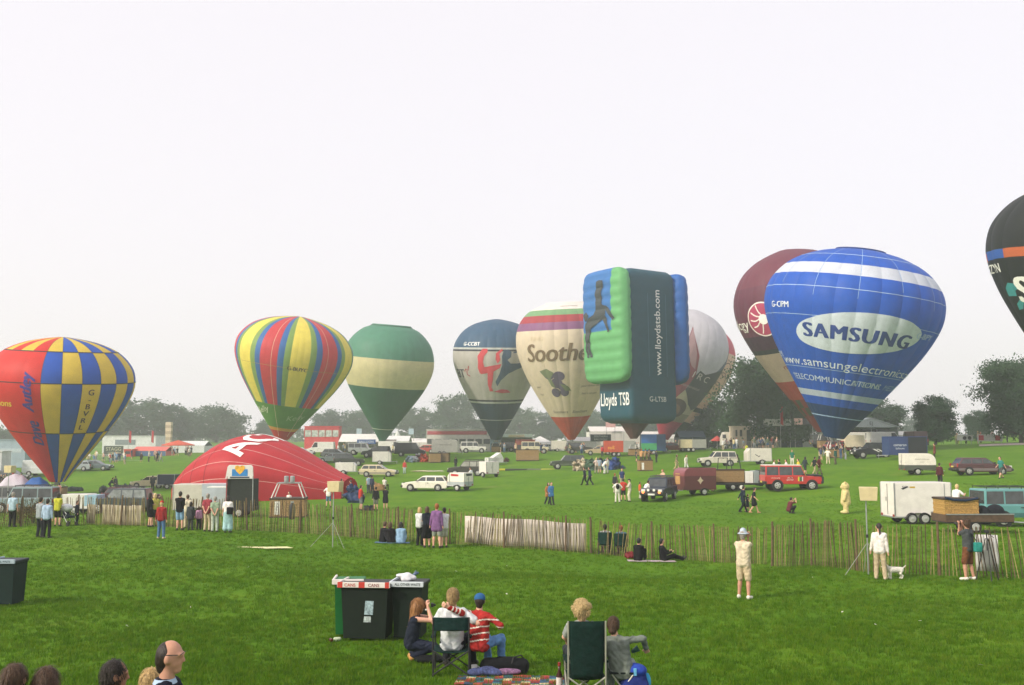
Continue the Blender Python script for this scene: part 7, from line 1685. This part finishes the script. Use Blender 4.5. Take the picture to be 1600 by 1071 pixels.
close(42, 1030, 6.8, 'brown-haired person with pinned-up hair in the near corner', pose='stand', rz=-10, top=('tee', '#3a3a36'), bot=('trousers', '#22242c'), hair=('pony', 'brown'))
close(92, 1034, 6.9, 'person with long straight brown hair in the near corner', pose='stand', rz=5, top=('tee', '#4a4440'), bot=('trousers', '#22242c'), hair=('long', 'brown'))
# ------------------------------------------------------------------ stands, tents and crowd along the far edge
def base(px, d): return gd(px, d)
def span(x0, x1, d): return (x1 - x0) / FPX * d
def up_at(px, y, d): return at(px, y, d).z
WHITEC = M((.74, .73, .72), .75, .06, 1, trans=.1)
def marquee(x0, x1, ytop, yeave, d, label, col='#dcdad8', depth=8, wall=True, gable='x', opening=False, cat='tent', name='marquee'):
    px = (x0 + x1) / 2; p = base(px, d); w = span(x0, x1, d); t = thing(name, label, cat, p); hz_ = up_at(px, ytop, d) - p.z; he = up_at(px, yeave, d) - p.z; m = M(rgb(col), .75, .05, .6, trans=.08)
    if gable == 'y':    # gable end towards us
        MB().prism([(-w / 2 - .2, he), (0, hz_), (w / 2 + .2, he), (w / 2 + .2, he + .12), (0, hz_ + .12), (-w / 2 - .2, he + .12)], 0, depth).build('roof', m, t); MB().prism([(-w / 2, he), (0, hz_ - .02), (w / 2, he)], .1, .16).build('gable', m, t)
    elif gable == 'p': MB().add([(-w / 2, 0, he), (w / 2, 0, he), (w / 2, w, he), (-w / 2, w, he), (-w * .03, w / 2, hz_), (w * .03, w / 2, hz_)], [(0, 1, 5, 4), (1, 2, 5), (2, 3, 4, 5), (3, 0, 4), (3, 2, 1, 0)]).build('roof', m, t); depth = w
    else: MB().prism([(0, he), (depth / 2, hz_), (depth, he), (depth, he + .08), (depth / 2, hz_ + .1), (0, he + .08)], -w / 2, w / 2, 'x').build('roof', m, t)
    n = max(2, int(w / 3))
    for i in range(n):
        if opening and n // 3 <= i < n - n // 3: continue
        a, b = -w / 2 + w * i / n, -w / 2 + w * (i + 1) / n; MB().box(((a + b) / 2, .04, he / 2), (b - a - .04, .05, he)).build('wall_panel', m, t)
    MB().box((0, depth - .1, he / 2), (w, .06, he)).build('back_wall', m, t)
    for s in (-1, 1): MB().box((s * w / 2, depth / 2, he / 2), (.05, depth, he)).build('side_wall', m, t)
    for i in range(n + 1): MB().tube((-w / 2 + w * i / n, -.02, 0), (-w / 2 + w * i / n, -.02, he), .04, n=6).build('pole', STEEL, t)
    return t, w, hz_, he
def board(x0, x1, y0, y1, d, label, col, text=None, tcol='#e0e0d8', lift=True, name='sign_board', hfrac=.5):
    px = (x0 + x1) / 2; p = base(px, d); w = span(x0, x1, d); z1 = up_at(px, y0, d) - p.z; z0 = up_at(px, y1, d) - p.z; t = thing(name, label, 'sign', p); z0 = max(z0, .15)
    MB().box((0, 0, (z0 + z1) / 2), (w, .08, z1 - z0)).build('panel', M(rgb(col), .7, .12, 3), t)
    for s in (-1, 1): MB().tube((s * w * .45, .08, 0), (s * w * .45, .08, z1), .05, n=6).build('post', STEEL, t)
    for i, (txt, zf, hf) in enumerate(text or []):
        link('lettering', text_mesh(txt, lambda u, v: (u, -.05, z0 + (z1 - z0) * zf + v), (z1 - z0) * hf), M(rgb(tcol), .7), t)
    return t
def flag(px, d, y0, label, col, w=.8, h=1.6):
    p = base(px, d); z = up_at(px, y0, d) - p.z; t = thing('flag', label, 'flag', p); MB().tube((0, 0, 0), (0, 0, z), .05, .03, 6).build('pole', STEEL, t)
    V = []
    for i in range(6):
        for j in range(4): V.append((w * i / 5, .1 * math.sin(i * 1.3), z - .05 - h * j / 3 - .06 * i))
    link('cloth', pyd(V, [(i * 4 + j, (i + 1) * 4 + j, (i + 1) * 4 + j + 1, i * 4 + j + 1) for i in range(5) for j in range(3)]), M(rgb(col), .8, .1), t)
def umbrella(px, d, ytop, wpx, label, col):
    p = base(px, d); z = up_at(px, ytop, d) - p.z; w = wpx / FPX * d; t = thing('parasol', label, 'parasol', p); MB().tube((0, 0, 0), (0, 0, z), .06, n=6).build('pole', STEEL, t)
    b = MB(); n = 8
    for k in range(n):
        a, a1 = k * math.tau / n, (k + 1) * math.tau / n; b.add([(0, 0, z), (w / 2 * math.cos(a), w / 2 * math.sin(a), z * .66), (w / 2 * math.cos(a1), w / 2 * math.sin(a1), z * .66)], [(0, 1, 2)]); b.add([(w / 2 * math.cos(a), w / 2 * math.sin(a), z * .66), (w / 2 * math.cos(a1), w / 2 * math.sin(a1), z * .66), (w / 2 * math.cos(a1), w / 2 * math.sin(a1), z * .60), (w / 2 * math.cos(a), w / 2 * math.sin(a), z * .60)], [(0, 1, 2, 3)])
    b.build('canopy', M(rgb(col), .8, .08, trans=.2), t)
def block(x0, x1, ytop, d, label, col, depth=3, wins=(), winc=None, cat='building', name='cabin', roof=None, ybase=None, bands=()):
    px = (x0 + x1) / 2; p = base(px, d); w = span(x0, x1, d); h = up_at(px, ytop, d) - p.z; t = thing(name, label, cat, p)
    MB().box((0, depth / 2, h / 2 + .02), (w, depth, h)).build('wall', M(rgb(col), .7, .12, 1.2), t, bevel=.05)
    MB().box((0, depth / 2, h + .06), (w + .2, depth + .2, .12)).build('roof', M(rgb(roof or col), .7, .1), t)
    for a, b, c, e in wins:   # fractions
        X0, X1, Z0, Z1 = -w / 2 + w * a, -w / 2 + w * b, h * c, h * e
        MB().box(((X0 + X1) / 2, -.02, (Z0 + Z1) / 2), (X1 - X0, .06, Z1 - Z0)).build('window' if c > .2 else 'door', winc or M((.05, .06, .065), .25, .1), t)
    for z0, z1, c in bands: MB().box((0, -.012, h * (z0 + z1) / 2), (w * .98, .06, h * (z1 - z0))).build('painted_band', M(rgb(c), .7, .1, 2), t)
    return t, w, h
# --- behind the chequered balloon
block(163, 246, 682, 215, 'long white flat-roofed pavilion beneath the hazy oaks', '#cdd0d0', 6, [(.24, .62, .5, .8)], M(rgb('#7a8488'), .6))
board(166, 196, 697, 714, 186, 'dark green lettered board among the crowd', '#3c4a44', [('STAGG', .70, .34), ('LEISURE', .30, .22)], '#b8b69a')
block(197, 209, 703, 184, 'small red kiosk beside the dark green board', '#c24a3c', 3, [(.2, .8, .4, .8)])
t, w, hz_, he = marquee(209, 262, 699, 705, 186, 'long red canopy over a blue-walled stall', '#cf6a62', 5, opening=False); [slot(o, M(rgb('#4a6488'), .8, .15)) for o in t.children if o.name.startswith('wall_panel')]
umbrella(281, 200, 688, 52, 'wide red pagoda canopy by the striped tower', '#cf5a44'); marquee(272, 322, 690, 697, 214, 'white marquee behind the red pagoda canopy', '#d0d4d4', 6)
p = base(266, 230); z = up_at(266, 660, 230) - p.z; t = thing('striped_tower', 'tall pale banded tower above the red pagoda canopy', 'tower', p)
for i in range(10): MB().box((0, 0, z * (i + .5) / 10), (1.25, 1.25, z / 10)).build('tower_band', M(rgb('#c8b8a0' if i % 2 else '#a89880'), .8, .1), t)
for x, lb in ((204, 'red feather flag above the pavilion, nearer the chequered balloon'), (239, 'red feather flag above the pavilion, nearer the striped tower')): flag(x, 205, 672, lb, '#b8444c', .5, 2.4)
board(187, 226, 719, 731, 165, 'low pale banner on the crowd barrier with a dark red square', '#b8c0b8'); 
block(-10, 44, 688, 150, 'pale blue-grey lorry box at the edge of the picture', '#8fa0ac', 3, [(.1, .9, .55, .7)], M(rgb('#a8b4bc'), .6)); block(-30, 8, 706, 135, 'white van side at the very edge of the picture', '#c4c8ca', 2.5, [(.3, .8, .5, .8)])
# --- middle
t, w, h = block(477, 531, 667, 205, 'red two-storey hospitality unit behind the red envelope', '#c4484c', 3, [(.02, .98, .60, .86)], M(rgb('#b0b8b4'), .4, .4, 2), bands=[(.88, .99, '#b8444a')])
for i in range(6): MB().tube((-w / 2 + w * i / 5, -.1, h * .58), (-w / 2 + w * i / 5, -.1, h * .9), .06, n=6).build('deck_post', M(rgb('#c85a58')), t)
t, w, hz_, he = marquee(530, 592, 679, 691, 190, 'white gabled marquee with a blue sign, under the striped balloon', '#dededc', 8, opening=True)
board(559, 588, 687, 694, 188, 'blue, red and white sign strip on the white gabled marquee', '#3c5a94', [('BALLOON', .5, .5)], '#d8dce4')
marquee(604, 640, 682, 690, 205, 'white tent between the green cone and the black van', '#d4d6d6', 6); marquee(640, 672, 686, 692, 215, 'low white tent beside the two-storey stand', '#dcd8d4', 6)
block(604, 618, 688, 186, 'white kiosk with a portrait poster next to the green cone', '#d8d0cc', 2, [(.2, .85, .3, .9)], M(rgb('#a8787a'), .7, .5, 4))
for x, lb in ((562, 'small square blue sign on a pole behind the gabled marquee'), (643, 'square pale blue sign on a pole beside the green cone'), ): board(x - 4, x + 4, 670, 679, 216, lb, '#a8bcc8', name='sign_board')
umbrella(622, 214, 672, 12, 'small white dish-shaped parasol beside the green cone', '#d0d4d0')
t, w, h = block(667, 776, 672, 200, 'long white two-storey stand with a row of dark windows and a red stripe', '#d6d2ce', 4, [(.01 + .115 * i, .10 + .115 * i, .36, .58) for i in range(8)], M((.10, .11, .11), .3), bands=[(.78, .94, '#b85a62')])
MB().box((w * .42, -.06, h * .86), (w * .12, .1, h * .2)).build('end_panel', M(rgb('#e0dcd8'), .7), t)
block(766, 784, 680, 194, 'blue-grey kiosk beside the two-storey stand', '#8fa8bc', 3, [(.1, .9, .1, .5)])
t, w, hz_, he = marquee(782, 832, 679, 684, 192, 'green and cream striped canopy stall below the navy cone', '#a8bfa4', 5, opening=True)
MB().box((0, -.2, he + .3), (w * .5, .1, .5)).build('name_strip', M(rgb('#d4d2b0')), t); block(805, 836, 688, 188, 'brick-red stall under the green and cream canopy', '#8a4a44', 3, [(.1, .9, .1, .6)])
marquee(826, 862, 682, 691, 205, 'white pagoda tent beside the cream off-road car', '#dedede', gable='p'); marquee(863, 885, 687, 693, 210, 'small white pagoda tent under the orange cone', '#dcdcdc', gable='p')
t, w, hz_, he = marquee(921, 1000, 667, 675, 215, 'long white marquee behind the box-shaped balloon', '#d8d4d0', 10); marquee(985, 1032, 675, 681, 222, 'lower white marquee at the end of the long one', '#d4d0cc', 8); marquee(885, 930, 684, 690, 200, 'low white tent beside the orange cone, before the long marquee', '#d4d2d0', 6)
board(922, 954, 679, 690, 200, 'dark sign with pale lettering in front of the long white marquee', '#3c4448', [('SOUTHERN', .72, .26), ('BALLOONS', .28, .26)], '#c8ccc4'); board(946, 961, 660, 668, 214, 'pink and white sign above the long white marquee', '#d8a8a8')
# --- right
marquee(1060, 1102, 674, 684, 195, 'dark navy tent beside the dark tree', '#26384a', 6); marquee(1030, 1066, 680, 686, 205, 'white tent under the red mouth of the airline balloon', '#d4d4d0', 6)
umbrella(1119, 178, 681, 20, 'small red parasol beside the white lorry cab', '#c8504c')
p = base(1133, 172); t = thing('lorry_cab', 'white lorry cab facing the red parasol', 'lorry', p, R(180)); MB().prism([(-.9, .6), (-.9, 2.9), (.5, 2.9), (.85, 2.0), (.9, .6)], -1.1, 1.1).build('cab', paint('#d4cfc4'), t, bevel=.08); MB().box((.55, 1.11, 2.15), (.6, .03, .65)).build('side_window', GLASS, t); wheel(t, .35, 1.0, .45, .3, None, 1, False); wheel(t, .35, -1.0, .45, .3, None, -1, False); MB().box((-1.1, 0, 1.6), (.3, 2.1, 2.4)).build('air_deflector', paint('#8a8c88'), t)
t, w, h = block(1144, 1191, 667, 168, 'cream portable cabin with open doors below the oak', '#c8b8a4', 3, [(.08, .14, .55, .85), (.22, .30, .55, .85), (.45, .58, .05, .85), (.62, .70, .05, .85)], M((.06, .06, .055), .5))
block(1189, 1212, 669, 167, 'grey weathered cabin next to the cream portable cabin', '#8a8678', 3, [(.35, .6, .02, .55)])
marquee(1206, 1252, 665, 678, 172, 'dark blue-grey tent with guy ropes beside the grey cabin', '#465a68', 6)
board(1192, 1235, 655, 666, 166, 'pale hoarding with scribbled lettering above the grey cabin', '#c4c6be', [('WEST', .5, .55)], '#7a7a70'); board(1239, 1270, 654, 664, 166, 'hoarding with a pink half and a dark half above the tents', '#3a3c40'); 
p = base(1246, 165.9); z0, z1 = up_at(1246, 664, 165.9) - p.z, up_at(1246, 654, 165.9) - p.z; o = MB().box((0, 0, (z0 + z1) / 2), (1.4, .06, z1 - z0)).build('poster', M(rgb('#d8b0a8'), .7, .2, 4), None, loc=p); tag(o, 'pink poster on the dark hoarding above the tents', 'poster')
flag(1218, 165, 632, 'tall red feather flag in front of the oak', '#a8302e', .5, 3.2)
t, w, hz_, he = marquee(1318, 1401, 654, 668, 158, 'pale gabled marquee with a dark entrance behind the blue balloon', '#c4ccd0', 9, gable='y', opening=True)
MB().box((-w * .05, .25, he * .45), (w * .3, .06, he * .9)).build('entrance_shade_panel', M((.03, .035, .035), .9), t); MB().box((w * .22, -.02, he * .72), (w * .22, .06, he * .36)).build('dark_window', M((.06, .065, .07), .4), t)  # near-black panel in the opening: shade inside the marquee put in as colour
link('lettering', text_mesh('EJ', lambda u, v: (u, -.02, he + (hz_ - he) * .45 + v), .55), M(rgb('#4a545c')), t)
o = board(1322, 1343, 674, 686, 150, 'dark purple sign with a pink ball in front of the gabled marquee', '#3a2638', [('energy', .45, .32)], '#e0c8d4'); w_ = span(1322, 1343, 150)
MB().lathe([(.02, -.02), (.42, -.02), (.42, .02), (.02, .02)], 18, axis='y').build('pink_ball', M(rgb('#d88aa8')), o, loc=(w_ * .36, -.06, (up_at(1332, 680, 150) - o.location.z)))
marquee(1279, 1298, 664, 684, 168, 'small pale pagoda tent beside the cone of the blue balloon', '#c8ccc4', gable='p'); marquee(1252, 1282, 674, 684, 178, 'low pale tents behind the dull green horse-box', '#b8bcb4', 5)
marquee(1402, 1442, 675, 681, 160, 'long low white stall beneath the conical tree', '#d0cec8', 5); block(1384, 1430, 684, 146, 'dark red and black stall roof behind the navy-blue trailer', '#3a2622', 3, [(.1, .9, .3, .8)])
p = base(1507, 138); t = thing('lookout_stall', 'white stall with two black round windows on the skyline', 'building', p); MB().box((0, .5, .85), (1.7, 1.2, .7)).build('cabin_box', WHITEC, t, bevel=.05)
for x in (-.32, .36): MB().lathe([(.02, -.02), (.26, -.02), (.26, .02), (.02, .02)], 16, axis='y').build('round_window', BLACKP, t, loc=(x, -.12, .85))
for x in (-.7, .7): MB().tube((x, .2, 0), (x, .2, .55), .05).build('post', STEEL, t)
MB().box((0, .5, 1.22), (1.9, 1.4, .05)).build('roof', WHITEC, t)
t = board(1524, 1563, 679, 690, 136, 'white barrier banner with red squares on the skyline', '#c8c8c4'); w_ = span(1524, 1563, 136)
for fx in (-.36, .3): MB().box((w_ * fx, -.05, (up_at(1543, 684.5, 136) - t.location.z)), (w_ * .2, .04, .7)).build('red_square', M(rgb('#b04048')), t)
# gravel track on the skyline
V = []; 
for i in range(13):
    x = 1526 + i * 12
    for d in (126 - .3 * i, 132): q = gd(x, d); V.append((q.x, q.y, q.z + .03))
tr_ = link('gravel_path', pyd(V, [(2 * i, 2 * i + 2, 2 * i + 3, 2 * i + 1) for i in range(12)]), M(rgb('#b0a098'), .95, .2, 4)); tr_['kind'] = 'structure'
# crowd barriers
def barrier(px, d, w, label, group): 
    t = thing('crowd_barrier', label, 'barrier', base(px, d), 0, group); b = MB().path([(-w / 2, 0, .1), (-w / 2, 0, 1.1), (w / 2, 0, 1.1), (w / 2, 0, .1), (-w / 2, 0, .1)], .02, 5); b.build('rail', STEEL, t); c = MB()
    for i in range(9): x = -w / 2 + w * (i + 1) / 10; c.tube((x, 0, .1), (x, 0, 1.1), .012, n=4, caps=False)
    c.build('bars', STEEL, t)
for i in range(9): barrier(1128 + i * 10.5, 158, 1.05, 'steel crowd barrier before the cream portable cabin', 'crowd barriers by the portable cabin')
for i in range(7): barrier(152 + i * 7.5, 168, .8, 'steel crowd barrier by the dark green board', 'crowd barriers by the dark green board')
# --- the crowd: people too far off to tell apart
cr = random.Random(11)
TOPS = ['#2b3036', '#d8d4cc', '#8a9aa8', '#a83c38', '#3c4a68', '#c8b890', '#5a6450', '#d0a8a0', '#1d2024', '#6f8fb0', '#c8c8c8', '#4a3a34']
CN = dict(zip(TOPS, 'charcoal white grey-blue red navy tan olive pink black blue pale-grey brown'.split()))
BN = {'#23262c': 'dark', '#3f5a7c': 'denim', '#a89c84': 'beige', '#5a5a58': 'grey', '#8a9098': 'pale-grey', '#2e3a34': 'dark green'}
BOTS = ['#23262c', '#3f5a7c', '#a89c84', '#5a5a58', '#8a9098', '#2e3a34']
def crowd(x0, x1, d0, d1, n, label, group):
    for i in range(n):
        p = base(cr.uniform(x0, x1), cr.uniform(d0, d1)); tc, bc, bk_ = cr.choice(TOPS), cr.choice(BOTS), cr.choice(['trousers', 'trousers', 'shorts'])
        person(p, label.replace('distant ', '').replace(' ', ' in %s top and %s %s ' % (CN[tc], BN[bc], bk_), 1) if not label.startswith('distant crew') else label.replace('distant crew member', 'crew member in %s top and %s %s' % (CN[tc], BN[bc], bk_)), pose=cr.choice(['stand', 'stand2', 'hips', 'crossed', 'walk', 'reach']), rz=cr.choice([0, 40, 90, 140, 180, 220, 270, 320]), h=cr.uniform(1.5, 1.85), top=(cr.choice(['tee', 'long']), tc), bot=(bk_, bc), hair=('short', cr.choice(['brown', 'dark', 'black', 'fair', 'grey'])), res=.055, group=group, extra=False, skin=cr.randrange(3))
crowd(138, 200, 155, 172, 18, 'distant spectator below the dark green board', 'crowd below the dark green board')
crowd(205, 258, 158, 180, 9, 'distant spectator by the blue-walled stall', 'crowd by the blue-walled stall')
crowd(262, 302, 172, 190, 10, 'distant spectator under the red pagoda canopy', 'crowd under the red pagoda canopy')
crowd(-5, 48, 122, 132, 14, 'distant spectator by the lorry box at the picture edge', 'crowd by the lorry box')
crowd(470, 545, 178, 192, 10, 'distant spectator by the red hospitality unit', 'crowd by the hospitality unit')
crowd(545, 665, 168, 184, 8, 'distant spectator before the white gabled marquee', 'crowd before the gabled marquee')
crowd(775, 860, 165, 182, 9, 'distant spectator by the green and cream canopy', 'crowd by the green and cream canopy')
crowd(882, 916, 160, 172, 14, 'distant crew member under the orange cone', 'crew under the orange cone')
crowd(975, 1010, 158, 170, 7, 'distant crew member under the box-shaped balloon', 'crew under the box-shaped balloon')
crowd(1040, 1062, 165, 178, 5, 'distant crew member by the dull red car', 'crew by the dull red car')
crowd(1122, 1215, 150, 164, 24, 'distant spectator by the portable cabins', 'crowd by the portable cabins')
crowd(1276, 1318, 116, 128, 15, 'distant crew member under the blue balloon', 'crew under the blue balloon')
crowd(1484, 1600, 136, 146, 7, 'distant spectator on the skyline by the barrier banner', 'spectators on the skyline')
